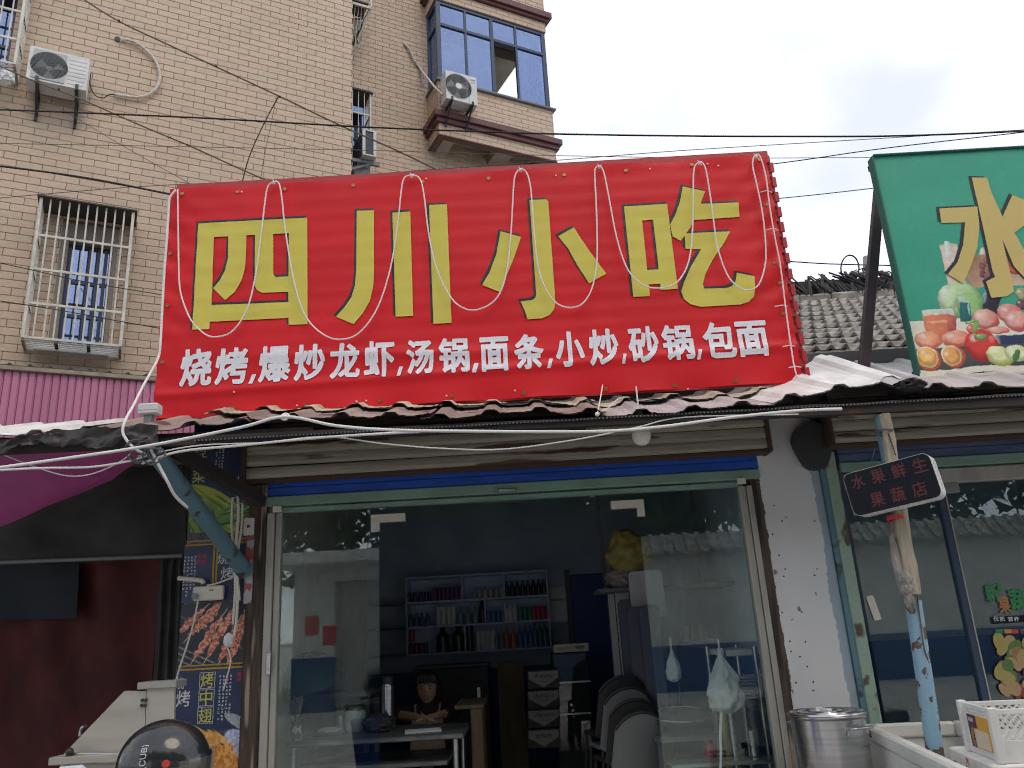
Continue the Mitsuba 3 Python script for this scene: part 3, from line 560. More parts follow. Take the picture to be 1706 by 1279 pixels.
part(st2, 'roll_end', hull([[dc[0] + .13 * math.cos(a) * (1 + .12 * math.sin(3 * a)), y, dc[2] + .02 + .17 * math.sin(a)] for a in np.arange(20) * math.pi / 10 for y in (-.02, -.10)]), 'ac_dark')
# ---- second shop: frame, glass
part(shop, 'door_post', box(X2 + .002, X2 + .035, -.04, .06, .12, 2.62), 'teal_paint', label='teal strip beside the white pillar')
part(shop, 'door_post', box(X2 + .037, X2 + .115, -.05, .06, .12, 2.62, .006), 'green_steel', label='pale green steel post with peeling paint')
dm = at(1605, 970, 0)[0]
g2 = part(shop, 'glass_front', box(X2 + .16, 5.6, -.03, .03, 2.36, 2.46, .006), 'aluminium')
part(g2, 'frame', box(dm - .045, dm - .006, -.015, .035, .12, 2.36), 'navy_frame')
part(g2, 'frame', box(5.55, 5.6, -.02, .04, .12, 2.36), 'navy_frame')
part(g2, 'edge', box(dm - .004, dm + .004, -.02, .03, .12, 2.36), 'aluminium')
hz = at(1690, 845, 0)
part(g2, 'hinge', box(dm - .02, dm + .10, -.03, .04, 2.29, 2.36, .006), 'ac_grey')
for x0, x1 in ((X2 + .16, dm - .05), (dm + .006, 5.55)):
    part(g2, 'pane', trimesh.Trimesh([[x0, .012, .12], [x1, .012, .12], [x1, .012, 2.36], [x0, .012, 2.36]], [[0, 1, 2], [0, 2, 3]], process=False), 'shop_glass')
# ---- wavy tile roof
rs = math.radians(28); EY, EZ = 0.15, at(1420, 602, .15)[2]
roof = part(shop, 'roof', cat(*[moved(box(-2.4, 6.6, 0, 4.6, -.05, -.01), y=EY + .12, z=EZ - .02, rx=rs)]), 'roof_under')
part(roof, 'gable', cat(box(2.2, 6.6, .30, .5, ZC + .1, EZ + .02)), 'roof_under')
L, Wt = .322, .235
def tile(x, k, rng):
    nx = 18; u = np.linspace(0, Wt + .015, nx); hgt = .020 * np.cos(4 * math.pi * u / Wt) + .006 * np.cos(8 * math.pi * u / Wt)
    lift, tw = rng.uniform(0, .010), rng.uniform(-.006, .006)
    s0, s1 = k * L + rng.uniform(-.012, .012), k * L + L + .05
    top = np.array([[x + a, s, h + b + tw * a / Wt] for s, b in ((s0, .052 + lift), (s1, .006)) for a, h in zip(u, hgt)])
    bot = np.array([[x + a, s0 + .002, h + .052 + lift - .030 + tw * a / Wt] for a, h in zip(u, hgt)])
    v = np.vstack([top, bot]); i = np.arange(nx - 1)
    f = np.vstack([np.stack([i, i + 1, i + nx + 1], 1), np.stack([i, i + nx + 1, i + nx], 1), np.stack([i + 2 * nx, i + 2 * nx + 1, i + 1], 1), np.stack([i + 2 * nx, i + 1, i], 1)])
    m = trimesh.Trimesh(v, f, process=False); return moved(m, y=EY, z=EZ, rx=rs)
rng = random.Random(4); rest = []
for k in range(13):
    for j in range(38):
        x = -2.3 + j * Wt + (0.0)
        m = tile(x, k, rng)
        if 1.75 < x < 3.0: part(roof, 'tile', m, 'roof_tile')
        else: rest.append(m)
part(roof, 'tiles', cat(rest), 'roof_tile', kind='stuff', smooth=50)
ry, rz_ = EY + 13 * L * math.cos(rs), EZ + 13 * L * math.sin(rs)
for j in range(22):
    x = -2.3 + j * .40
    part(roof, 'ridge_tile', moved(box(x, x + .392, -.02, .15, 0, .10 + .008 * (j % 3), .02), y=ry - .02, z=rz_ + .01, rx=.25), 'roof_tile')
rng = random.Random(8); ms = []
for i in range(420):        # strips of dark thatch and sheeting laid over the ridge
    x = rng.uniform(-1.5, 5.5); lean = rng.uniform(-.9, .5) * (1 if math.sin(x * 2.1) > -.2 else 3)
    b = np.array([x, ry - .02 + rng.uniform(-.05, .02), rz_ + .08 + rng.uniform(0, .04)]); e = b + np.array([lean * .22, .16 + rng.uniform(0, .1), .33 + rng.uniform(-.10, .05)])
    ms.append(beam(b, e, .035, .012))
part(roof, 'ridge_cover', cat(box(-2, 6, ry + .12, ry + .3, rz_ - .2, rz_ + .36), *ms), 'ridge_mat', kind='stuff')
part(roof, 'back_slope', hull([[-2.4, ry, rz_], [6.6, ry, rz_], [-2.4, ry + 4, rz_ - 2.3], [6.6, ry + 4, rz_ - 2.3], [-2.4, ry + 4, rz_ - 2.4], [6.6, ry + 4, rz_ - 2.4]]), 'roof_under')
# ------------------------------------------------------------------ awning over the pavement
mat('torn_plastic', grainy((.035, .03, .03), (.022, .019, .019), 7, 7, 7), .45)
EA, SY = -1.0, -0.40                       # eave plane, banner plane
aw = thing('awning', 'patched corrugated metal awning over both shop fronts', 'awning')
RP = .2955; R0 = at(233, 712, EA)[0]
def sheet(pa, pb, mat_, seed, back=.95, name='sheet', dz=0.0, fray=.010, dy=0.0, up=0.0, deg=20.5):
    a, b = at(*pa, EA + dy), at(*pb, EA + dy); d0, d1 = deg if isinstance(deg, tuple) else (deg, deg); xs = []; dy += up; dz += up * math.tan(math.radians(d0))
    x = a[0]
    n = int((b[0] - a[0]) / .0125); xs = np.linspace(a[0], b[0], n); rr = np.random.default_rng(seed)
    d = np.abs((xs - R0 + RP / 2) % RP - RP / 2); rib = .032 * np.clip((.062 - d) / .034, 0, 1) + .008 * np.clip(1 - np.abs(np.abs(d - RP / 4)) / .02, 0, 1)
    ze = np.interp(xs, [a[0], b[0]], [a[2], b[2]]) + dz
    fr = fray * (meshkit.fbm(np.stack([xs * 5, xs * 0 + seed, xs * 0], -1), 3, seed) - .5) * 4
    ts = np.linspace(0, 1, 7); v = []; asl = np.tan(np.radians(np.interp(xs, [a[0], b[0]], [d0, d1])))
    for t in ts:
        y = EA + dy + t * back + (1 - t) * fr * 1.2; bend = .02 * meshkit.fbm(np.stack([xs * 1.7, xs * 0 + t * 2 + seed, xs * 0], -1), 2, seed) * (1 - t)
        v.append(np.stack([xs, y, ze + t * back * asl + rib + bend + (1 - t) * fr], 1))
    v = np.vstack(v); i = np.arange(n * 7).reshape(7, n); q = [i[:-1, :-1].ravel(), i[:-1, 1:].ravel(), i[1:, 1:].ravel(), i[1:, :-1].ravel()]
    m = trimesh.Trimesh(v, np.vstack([np.stack([q[0], q[1], q[2]], 1), np.stack([q[0], q[2], q[3]], 1)]), process=False)
    return part(aw, name, thick(m, [0, 0.001, -.006]), mat_)
sheet((-190, 738), (150, 722), 'awning_white', 2, fray=.012, dy=-.04, deg=19)
sheet((120, 726), (420, 706), 'awning_brown', 3, fray=.018)
sheet((400, 705), (720, 697), 'awning_brown', 4, fray=.016, dz=.004)
sheet((700, 702), (1012, 690), 'awning_brown', 5, fray=.014, dz=.008)
sheet((1004, 698), (1292, 676), 'awning_grey', 6, fray=.010, dz=.004, deg=(21.5, 20.5))
sheet((1286, 676), (1506, 634), 'awning_white', 7, fray=.006, dz=.010, dy=.01, deg=(20, 27))
sheet((1490, 652), (2100, 628), 'awning_grey', 8, fray=.008, dz=-.002, dy=.03, deg=27)
sheet((290, 712), (690, 698), 'cream_sheet', 9, back=.3, up=.38, fray=.02, dz=.028)
sheet((680, 700), (1010, 690), 'cream_sheet', 10, back=.3, up=.40, fray=.02, dz=.030)
sheet((1000, 697), (1330, 674), 'cream_sheet', 11, back=.3, up=.42, fray=.016, dz=.030)
rc = at(1512, 640, EA - .01)
part(aw, 'curled_edge', crumple(rc + [.03, .08, .0], (.10, .14, .045), 17, n=4), 'torn_plastic', smooth=True, label='rolled dark end of the raised awning sheet')
tq = [at(x, y, -1.035) for x, y in ((-140, 738), (262, 706), (262, 736), (-140, 752))]
def torn(u, v):
    p = (1 - u)[:, None] * (v[:, None] * tq[0] + (1 - v)[:, None] * tq[3]) + u[:, None] * (v[:, None] * tq[1] + (1 - v)[:, None] * tq[2])
    w = meshkit.fbm(np.stack([u * 14, v * 1.5, u * 0], -1), 3, 4) - .5
    p[:, 2] += (.05 * (1 - v) + .035 * v) * 2 * w; p[:, 1] += .05 * (meshkit.fbm(np.stack([u * 20, v * 3, u * 0 + 5], -1), 3, 6) - .5); return p
part(aw, 'torn_wrap', thick(grid(torn, 90, 8)[0], [0, .003, 0]), 'torn_plastic', smooth=60, label='ragged black plastic wrapped along the left end of the awning edge')
def zl(x): return 2.678 - .0105 * x
part(aw, 'eave_beam', beam([-6, -.95, zl(-6) + .025], [6, -.95, zl(6) + .025], .05, .05), 'dark_beam')
part(aw, 'fascia', beam([-6, -.925, zl(-6) + .045], [-1.2, -.925, zl(-1.2) + .045], .006, .08), 'dark_beam')
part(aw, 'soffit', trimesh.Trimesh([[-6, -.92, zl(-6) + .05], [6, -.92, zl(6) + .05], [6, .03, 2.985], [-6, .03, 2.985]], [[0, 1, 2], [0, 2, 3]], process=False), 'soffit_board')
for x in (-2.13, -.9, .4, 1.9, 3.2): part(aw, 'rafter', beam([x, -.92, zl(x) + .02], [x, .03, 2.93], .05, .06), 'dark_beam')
part(aw, 'brace', beam(at(285, 745, -.88), at(436, 836, -.06), .07, .07), 'dark_beam', label='dark timber brace behind the blue steel strut')
sa, sb = at(254, 748, -.97), at(407, 950, -.06)
stt = solo('steel_strut', tube([sa, sb], .052, 18), mat('blue_strut', rusty((0.10, 0.19, 0.24), (0.05, 0.06, 0.065), 14, .62, .74), 0.5), 'round blue steel strut slanting from the eave down to the wall by the food posters', 'strut', smooth=40)
part(stt, 'end_ring', tube([sb + (sb - sa) * -.03, sb + (sb - sa) * .012], .058, 18), 'teal_paint', smooth=40)
# rope light along the lower edge of the eave: a dark tube with pale beads
rl = thing('rope_light', 'thin dark rope light with pale beads, unlit, under the awning edge', 'rope light')
za, zb_ = at(330, 736, -.95)[2] - .0, at(1330, 682, -.95)[2]
rx0, rx1 = at(330, 736, -.95)[0], at(1700, 660, -.95)[0]
part(rl, 'tube', tube(np.stack([np.linspace(rx0, rx1, 60), np.full(60, -.985), np.linspace(za, zb_ + .0, 60) + .004 * np.sin(np.arange(60) * .9)], 1), .009, 6), 'black_cable')
bd = np.arange(rx0, rx1, .022)
part(rl, 'beads', cat([box(x - .004, x + .004, -.997, -.992, z - .006, z + .002) for x, z in zip(bd, np.interp(bd, [rx0, rx1], [za, zb_]))]), mat('bead', (0.17, 0.175, 0.19), 0.4), kind='stuff')

# ------------------------------------------------------------------ red banner on its ribbed steel backing
bx0, bx1, bz0, bz1 = -2.417, 1.948, 3.035, 4.782
RIB = .122
def by(x, z):
    """The banner's front surface: it sags between the ribs of the sheet behind and puckers at its edges."""
    p = np.stack([x * 1.1, z * 7.0, np.zeros_like(x)], -1); q = np.stack([x * 3.1, z * 3.1, np.ones_like(x)], -1)
    f = (z - bz0) / (bz1 - bz0); e = np.minimum(x - bx0, bx1 - x)
    y = SY - .0009 * np.cos(2 * math.pi * z / RIB + 1.2 * meshkit.fbm(p * .6, 2, 3)) * np.clip((f - .10) / .2, 0, 1) - .003 * (meshkit.fbm(p, 3, 7) - .5) - .009 * (meshkit.fbm(q, 2, 9) - .5)
    pk = np.exp(-np.clip(e, 0, 9) / .16) * .010 * np.sin((z * 2.2 + e * 1.5) * 13) * (meshkit.fbm(np.stack([z * 4, e * 0 + 3, e * 0], -1), 2, 2))
    low = np.exp(-np.clip(f, 0, 1) / .06) * .016 * np.sin(x * 9.5 + z * 4) + np.exp(-np.clip(1 - f, 0, 1) / .035) * .010 * np.sin(x * 8 + 1)
    d = (f - .12) * 2.2; sl = .012 * np.exp(-((z - bz0 - .16 - .10 * (x + 2.4) / 4.4) / .035) ** 2) + .010 * np.exp(-((z - bz0 - .33 + .05 * x) / .04) ** 2) * np.clip(1.2 - abs(x + .6) / 1.6, 0, 1)
    return y + pk - low * .7 - sl
def cloth(u, v):
    z = bz0 + v * (bz1 - bz0) + .006 * np.sin(u * 21) * (v > .99) ; x = bx0 - .012 * v + u * (bx1 - bx0 + .026 * v); return np.stack([x, by(x, z), z], 1)
cm, cuv = grid(cloth, 260, 200)
bn = solo('shop_banner', thick(cm, [0, .002, 0]), 'banner_red', 'long red vinyl banner with big yellow and small white characters above the awning', 'banner', smooth=60)
# hem folded round the ends of the ribbed sheet
prof = []
z = bz0 - .01
while z < bz1 + .0:
    prof += [(SY + .012, z), (SY + .012, z + .055), (SY + .036, z + .067), (SY + .036, z + .11)]; z += RIB
poly = Polygon(prof + [(a + .004, b) for a, b in prof[::-1]])
m = trimesh.creation.extrude_polygon(poly, 1.99 + 2.40, engine='earcut'); m.vertices = np.stack([m.vertices[:, 2] - 2.40, m.vertices[:, 0], m.vertices[:, 1]], 1); m.fix_normals()
part(bn, 'ribbed_backing', m, 'red_steel')
for z in np.arange(bz0 + .02, bz1 - .06, RIB): part(bn, 'end_rib', box(1.975, 2.005, SY - .002, SY + .014, z, z + .080, .003), 'red_steel')
part(bn, 'backing_frame', cat(box(-2.38, 1.99, SY + .045, SY + .085, bz0 + .05, bz0 + .09), box(-2.38, 1.99, SY + .045, SY + .085, bz1 - .1, bz1 - .06), *[beam([x, SY + .07, bz0 + .05], [x, SY + .07, bz1 - .06], .04, .04, up=(0, 1, 0)) for x in (-2.3, -1.2, 0, 1.1, 1.9)],
     *[beam([x, SY + .09, bz1 - .3], [x, SY + .95, bz0 + .42], .04, .04) for x in (-2.3, -.6, 1.0, 1.9)]), 'dark_beam')

def on_cloth(poly, off, size=.03):
    ms = []
    for g in getattr(poly, 'geoms', [poly]):
        v, f = trimesh.creation.triangulate_polygon(g, engine='earcut')
        v3, f3 = trimesh.remesh.subdivide_to_size(np.column_stack([v, np.zeros(len(v))]), f, size)
        m = trimesh.Trimesh(np.stack([v3[:, 0], by(v3[:, 0], v3[:, 1]) - off, v3[:, 1]], 1), f3, process=False)
        if m.face_normals[:, 1].mean() > 0: m.invert()
        ms.append(m)
    return cat(ms)
def crop_poly(rings, ox, oy, s, y):
    """Outlines read off an enlarged crop of the photograph (origin ox, oy; scale s), on the plane Y = y."""
    r = [[(lambda q: (q[0], q[2]))(at(ox + a / s, oy + b / s, y)) for a, b in ring] for ring in rings]
    return Polygon(r[0], r[1:]).buffer(0)
A_, B_ = (240, 250, 2.7804, SY - .01), (780, 240, 2.781, SY - .01)
BIG = [
 [crop_poly([[(250, 338), (755, 312), (757, 805), (670, 809), (669, 776), (303, 793), (302, 828), (222, 831)],
   [(323, 402), (390, 398), (388, 500), (375, 555), (350, 602), (318, 638), (375, 694), (420, 655), (452, 600), (468, 540), (472, 480), (473, 393), (513, 391), (512, 625), (520, 645), (545, 660), (668, 656), (668, 703), (312, 716)],
   [(597, 387), (670, 383), (668, 583), (610, 587), (598, 575)]], *A_)],
 [crop_poly([[(985, 280), (1065, 277), (1065, 580), (1060, 640), (1045, 700), (1012, 755), (970, 805), (888, 770), (930, 725), (960, 680), (976, 630), (982, 560)]], *A_), crop_poly([[(1150, 288), (1233, 283), (1246, 766), (1165, 770)]], *A_), crop_poly([[(1320, 253), (1403, 250), (1424, 798), (1340, 803)]], *A_)],
 [crop_poly([[(284, 258), (362, 255), (371, 264), (404, 730), (398, 765), (378, 790), (345, 805), (275, 810), (262, 770), (243, 727), (300, 720), (313, 708), (315, 690)]], *B_), crop_poly([[(150, 403), (245, 428), (232, 470), (205, 545), (145, 683), (65, 652), (100, 590), (130, 510)]], *B_), crop_poly([[(417, 425), (490, 385), (525, 440), (570, 505), (640, 600), (560, 645), (500, 550), (465, 485)]], *B_)],
 [crop_poly([[(722, 287), (922, 275), (972, 668), (892, 674), (890, 645), (837, 648), (843, 702), (765, 706)], [(806, 352), (857, 348), (883, 578), (830, 582)]], *B_),
  crop_poly([[(995, 195), (1098, 218), (1077, 275), (1253, 268), (1258, 335), (1047, 350), (1030, 385), (1003, 422), (985, 447), (948, 425), (936, 372), (960, 325), (980, 270)]], *B_),
  crop_poly([[(1003, 412), (1215, 402), (1190, 450), (1130, 540), (1100, 600), (1088, 648), (1095, 668), (1200, 665), (1225, 655), (1240, 630), (1245, 595), (1328, 610), (1330, 670), (1325, 705), (1300, 730), (1260, 742), (1080, 752), (1030, 740), (1000, 715), (988, 680), (1000, 640), (1030, 570), (1080, 485), (1008, 483)]], *B_)]]
for polys in BIG:
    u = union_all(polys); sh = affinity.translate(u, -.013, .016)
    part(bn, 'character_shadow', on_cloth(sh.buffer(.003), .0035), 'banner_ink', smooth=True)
    part(bn, 'large_character', on_cloth(u, .007), 'banner_yellow', smooth=True)
# ------------------------------------------------------------------ outlines of the written characters: pieces, rings, x and y in turn
GLYPH = {
    '烧': [[[4,14,4,16,8,21,11,26,15,37,16,46,15,46,13,42,10,42,6,44,5,46,8,54,9,64,10,65,16,65,16,78,17,79,25,79,26,78,27,62,29,67,31,67,33,66,34,68,35,69,45,70,44,78,46,79,53,79,54,79,56,71,79,73,81,72,83,66,81,64,81,62,76,56,79,56,84,53,83,46,80,41,83,41,84,39,84,34,82,32,69,32,69,19,75,19,76,25,77,26,78,26,84,24,85,23,85,18,84,14,82,12,77,10,67,10,63,11,61,12,59,17,58,32,55,32,52,22,49,17,44,13,36,10,33,9,28,14,28,16,30,18,23,26,17,17,12,10,9,10],[68,51,68,50,71,49,74,49,75,55,74,55],[59,62,61,58,69,63,59,63],[41,42,41,41,65,41,58,47],[26,38,37,25,37,23,33,19,34,19,38,21,41,24,43,28,44,32,33,32,32,33,31,34,32,40,33,41,38,41,33,47,33,48,35,50,51,54,48,61,36,60,31,48,29,47,26,47]]],
    '烤': [[[4,16,11,25,15,37,16,43,16,55,15,54,14,48,12,42,9,42,5,44,4,46,6,53,8,64,10,65,16,64,17,79,18,79,25,79,27,78,27,60,30,67,36,66,36,70,37,71,49,71,49,79,50,80,58,80,59,79,60,71,71,71,74,76,76,77,83,74,84,72,83,71,74,59,84,58,85,56,85,50,83,49,64,49,63,48,81,47,83,46,83,40,82,39,55,39,54,36,54,34,79,34,80,34,80,32,79,20,77,15,74,11,71,10,66,9,51,10,48,16,48,17,49,18,67,18,68,20,69,26,42,26,41,27,41,29,43,33,43,35,33,30,38,25,38,23,32,18,30,18,29,19,23,26,19,18,11,10,8,10,4,14],[59,59,60,58,64,62,59,62],[37,59,48,58,49,62,39,63],[26,38,27,37,27,38,38,43,48,49,34,49,33,50,30,47,27,47]]],
    '爆': [[[3,14,4,16,7,20,10,26,13,36,14,46,13,46,12,43,11,42,9,42,4,44,4,46,6,54,8,64,9,65,14,65,14,78,15,79,23,79,24,78,24,62,26,66,27,66,29,66,33,65,33,76,35,78,79,78,80,77,80,55,79,54,81,54,82,53,82,48,81,46,71,45,71,44,83,44,85,43,84,37,83,36,77,36,80,34,86,32,87,31,86,29,82,25,80,25,74,28,71,24,82,18,82,16,78,12,76,12,62,18,61,12,59,10,56,10,46,9,42,15,34,12,31,12,28,17,25,18,21,25,16,15,11,10,9,10],[62,28,63,28,67,33,64,36,62,36],[52,45,60,44,61,45,52,46],[47,33,51,30,51,30,51,36,50,36],[49,18,50,17,51,17,51,18],[33,25,34,24,33,21,43,24,39,28],[24,36,27,32,34,35,36,36,29,36,28,37,28,43,29,44,42,44,42,45,32,46,31,47,31,51,30,51,28,46,24,47],[31,53,35,54,34,55,33,57,32,57]]],
    '炒': [[[30,16,31,18,39,19,51,23,55,26,62,30,61,31,55,31,53,32,53,78,56,80,63,79,64,79,64,34,65,34,67,37,71,44,75,45,71,55,65,64,65,65,66,66,73,68,75,68,83,53,85,46,84,45,79,43,80,42,81,40,78,34,74,28,67,22,61,18,51,14,37,10,34,10]],[[35,45,39,52,42,66,43,67,45,67,51,66,52,65,52,63,50,54,45,40,44,39,42,39,36,42,35,43]],[[4,45,6,54,7,64,9,65,17,64,17,79,18,79,27,79,27,78,27,59,28,59,30,66,32,67,38,65,40,64,39,60,32,47,31,46,27,47,27,40,27,38,28,37,39,26,39,24,34,19,31,19,24,27,21,20,17,14,11,9,9,9,4,14,4,16,11,24,14,32,16,42,17,55,16,55,14,45,12,42,9,42,6,43]]],
    '龙': [[[3,18,12,23,20,31,25,39,28,52,28,54,6,54,5,55,5,61,6,63,29,63,30,79,31,79,39,80,42,78,41,63,63,63,62,64,50,72,50,74,57,78,62,75,74,68,74,65,72,63,82,63,84,62,84,54,83,54,73,53,73,53,78,51,79,49,78,48,68,36,55,24,56,20,74,20,75,22,75,27,76,28,78,29,84,26,85,25,84,18,83,15,80,12,75,11,52,12,47,14,44,18,34,13,32,13,26,18,27,20,36,25,44,29,44,54,39,53,38,45,34,34,29,26,24,20,19,15,11,10,9,10,8,11,3,16],[69,53,55,53,56,38,63,45]]],
    '虾': [[[4,15,3,22,5,23,19,24,19,36,17,36,17,34,15,32,9,32,7,34,7,64,9,66,19,66,19,78,19,79,27,79,29,78,29,66,35,66,35,74,37,75,83,75,84,74,85,73,85,67,83,66,63,65,63,57,83,44,84,41,79,36,76,36,65,45,63,45,62,10,62,9,54,9,52,11,52,66,40,65,41,38,40,37,37,36,39,32,43,23,44,17,44,15,40,13,36,13,34,14,33,17,6,14],[29,35,33,36,33,36,29,36],[29,58,28,45,30,45,31,57],[29,29,29,29,29,26,30,26],[17,45,19,45,19,58,17,57]]],
    '汤': [[[7,15,7,17,21,41,23,41,28,38,29,37,29,34,30,34,36,39,41,45,42,47,34,46,32,47,30,53,30,55,37,57,53,67,30,67,27,63,24,63,17,68,9,72,9,74,13,79,16,79,29,72,29,75,30,76,67,76,69,77,71,76,76,73,76,71,74,69,55,57,82,56,83,55,82,37,80,23,78,15,74,11,70,10,59,10,58,11,56,16,56,18,57,19,67,19,68,20,71,32,72,47,70,47,66,37,56,24,46,14,39,10,36,9,30,13,30,15,39,21,49,30,55,39,59,47,54,47,51,41,46,35,35,25,32,25,27,28,26,28,16,11,13,11]],[[4,54,9,59,11,59,25,52,27,50,27,49,24,44,22,43,21,43,14,48,5,51,4,52]]],
    '锅': [[[3,60,10,69,16,79,22,79,25,77,25,76,24,72,38,71,38,70,38,63,37,63,18,63,15,59,35,58,36,57,36,51,35,50,27,50,27,44,36,44,36,49,37,50,55,51,55,54,41,54,40,55,40,76,41,77,79,77,80,77,80,76,80,55,79,54,65,54,65,51,82,50,84,49,84,16,82,12,80,11,77,10,64,10,61,16,61,17,62,18,73,18,73,21,69,21,65,26,61,31,56,25,51,20,48,19,46,20,46,10,44,9,38,9,36,10,36,18,24,13,19,10,17,10,13,15,13,18,16,20,16,35,6,35,5,36,5,42,5,43,7,44,16,44,16,50,10,50,9,53,7,54],[64,40,71,33,73,32,73,42,64,42],[50,63,69,63,70,69,50,69],[54,42,46,41,47,29,51,35,54,41],[27,25,28,24,33,27,36,27,36,35,27,35]]],
    '面': [[[5,74,7,75,83,75,84,74,84,67,82,66,49,66,47,61,48,61,79,61,80,60,80,10,79,9,70,9,69,10,69,13,20,13,20,10,18,9,10,9,9,10,9,59,10,61,35,61,37,66,7,66,5,67],[61,22,69,22,69,52,61,51],[38,48,50,48,51,51,38,52],[38,26,38,22,51,22,50,26],[38,39,38,35,51,35,50,39],[20,22,27,22,27,52,20,51]]],
    '条': [[[3,45,4,47,5,48,22,51,34,54,27,60,18,55,14,53,12,53,7,57,7,59,21,68,28,74,34,80,43,78,44,76,42,74,42,73,64,74,69,71,70,70,70,68,69,66,64,61,56,54,71,50,84,48,86,47,85,45,81,40,75,40,76,39,76,32,75,31,63,31,77,19,78,17,77,15,73,12,70,12,62,19,53,26,53,28,56,31,50,31,50,30,49,14,46,11,41,10,33,10,30,16,30,17,32,18,39,18,39,31,33,31,35,29,34,26,27,20,17,12,14,12,9,16,9,19,17,24,25,31,13,31,13,32,13,40,7,39],[61,43,50,46,50,40,73,40,73,41],[37,64,45,59,52,64,38,64],[43,48,43,47,46,48,45,48],[17,40,17,40,39,40,39,46,38,46,26,42]]],
    '小': [[[60,59,67,62,68,62,70,61,75,54,83,39,87,29,86,26,79,24,76,25,71,37,63,53,60,57]],[[23,16,23,18,25,19,36,19,39,19,39,78,41,79,49,79,51,77,51,19,50,15,47,11,44,10,38,9,27,9,26,10]],[[3,29,4,32,7,36,12,44,18,61,21,62,28,61,29,60,29,58,26,48,21,37,16,29,13,25,10,25,4,28]]],
    '砂': [[[2,41,9,51,15,66,15,67,6,67,5,68,5,75,7,76,38,76,40,75,40,68,39,67,26,67,22,54,36,54,38,51,40,56,42,67,44,68,46,67,51,66,52,65,49,51,45,40,42,39,40,41,38,41,38,19,42,20,51,23,57,27,62,31,55,31,54,32,54,79,55,79,63,80,64,78,65,34,67,36,71,43,72,44,75,45,72,53,65,64,66,66,72,68,74,68,75,68,81,57,85,48,85,46,84,45,79,43,81,42,81,40,80,37,75,29,68,22,55,14,39,10,37,10,36,10,32,15,32,18,22,18,21,14,20,13,12,13,11,14,11,34,10,35,9,33,6,33],[21,27,27,27,27,45,21,45]]],
    '包': [[[3,52,3,54,14,62,18,66,27,80,29,80,36,78,37,76,33,70,34,70,77,70,78,68,78,65,77,42,76,33,74,29,69,26,59,26,55,26,53,32,28,32,27,21,29,20,32,20,70,20,73,21,75,28,78,29,84,27,85,26,85,21,83,16,80,13,72,11,31,11,22,13,18,15,17,20,17,50,16,50,12,47,10,47],[24,58,24,57,54,57,56,56,56,35,58,35,64,35,66,43,67,61,27,61],[28,48,28,41,45,41,45,48]]],
    '，': [[[12,14,18,17,21,20,21,21,17,23,15,26,14,30,16,33,19,35,21,36,26,36,28,35,30,33,32,28,32,21,29,15,23,10,17,7,15,7,14,8,12,12]]],
    '水': [[[4,22,4,24,8,27,14,31,19,37,23,43,26,51,7,52,6,53,6,60,7,61,34,61,39,60,39,78,40,79,41,80,48,80,50,78,50,60,55,52,61,57,70,66,73,66,79,62,79,61,78,59,61,44,65,39,73,32,86,25,86,23,81,17,79,17,66,24,59,31,51,41,50,17,49,13,44,10,42,10,30,9,29,10,27,17,27,18,28,19,39,19,39,54,35,44,31,36,22,24,16,19,11,16,10,17]]],
    '果': [[[3,17,3,19,5,20,18,25,30,32,7,32,6,34,6,40,7,41,39,42,39,43,15,43,14,45,14,76,15,76,75,76,76,75,76,44,74,43,50,43,50,42,82,41,83,40,83,34,82,32,60,32,72,25,85,20,85,17,81,12,78,12,68,16,58,22,50,27,50,10,49,9,40,9,39,10,39,27,25,17,10,12,9,12],[50,52,64,52,64,55,50,56],[50,65,64,64,64,67,50,68],[25,52,39,52,39,55,25,56],[25,65,39,64,39,67,25,68]]],
    '鲜': [[[3,56,4,58,11,67,16,78,18,80,26,79,27,78,26,74,37,74,42,71,42,69,37,62,38,61,42,61,42,64,43,65,50,66,45,74,45,76,47,77,53,78,58,71,60,65,64,65,68,71,70,77,72,79,79,77,80,77,81,75,76,66,82,65,83,65,84,58,82,57,69,57,69,50,81,50,82,48,82,43,80,41,69,41,69,35,85,34,85,34,85,27,84,26,69,26,69,11,67,9,60,9,58,10,58,26,9,26,8,27,8,52],[44,48,45,50,58,50,58,56,43,57,43,48],[44,43,43,43,43,35,58,35,58,41,45,41],[30,34,33,34,33,39,30,39],[30,48,33,48,33,53,30,53],[19,61,26,61,28,65,22,65],[17,34,21,34,20,39,17,39],[18,53,17,48,20,48,21,53]],[[5,14,5,21,6,22,39,25,43,25,44,23,44,17,44,16,35,15,7,13]]],
    '生': [[[5,51,13,60,18,70,20,77,22,79,29,77,31,76,28,66,39,66,39,79,41,80,49,80,50,79,50,66,80,65,80,64,80,58,79,56,50,56,50,45,76,44,77,43,77,36,76,35,51,35,50,21,82,21,84,19,84,12,83,12,6,12,5,13,5,19,7,21,39,21,39,35,15,35,14,37,14,43,16,44,39,45,39,56,23,56,17,48,13,45,11,45,6,48]]],
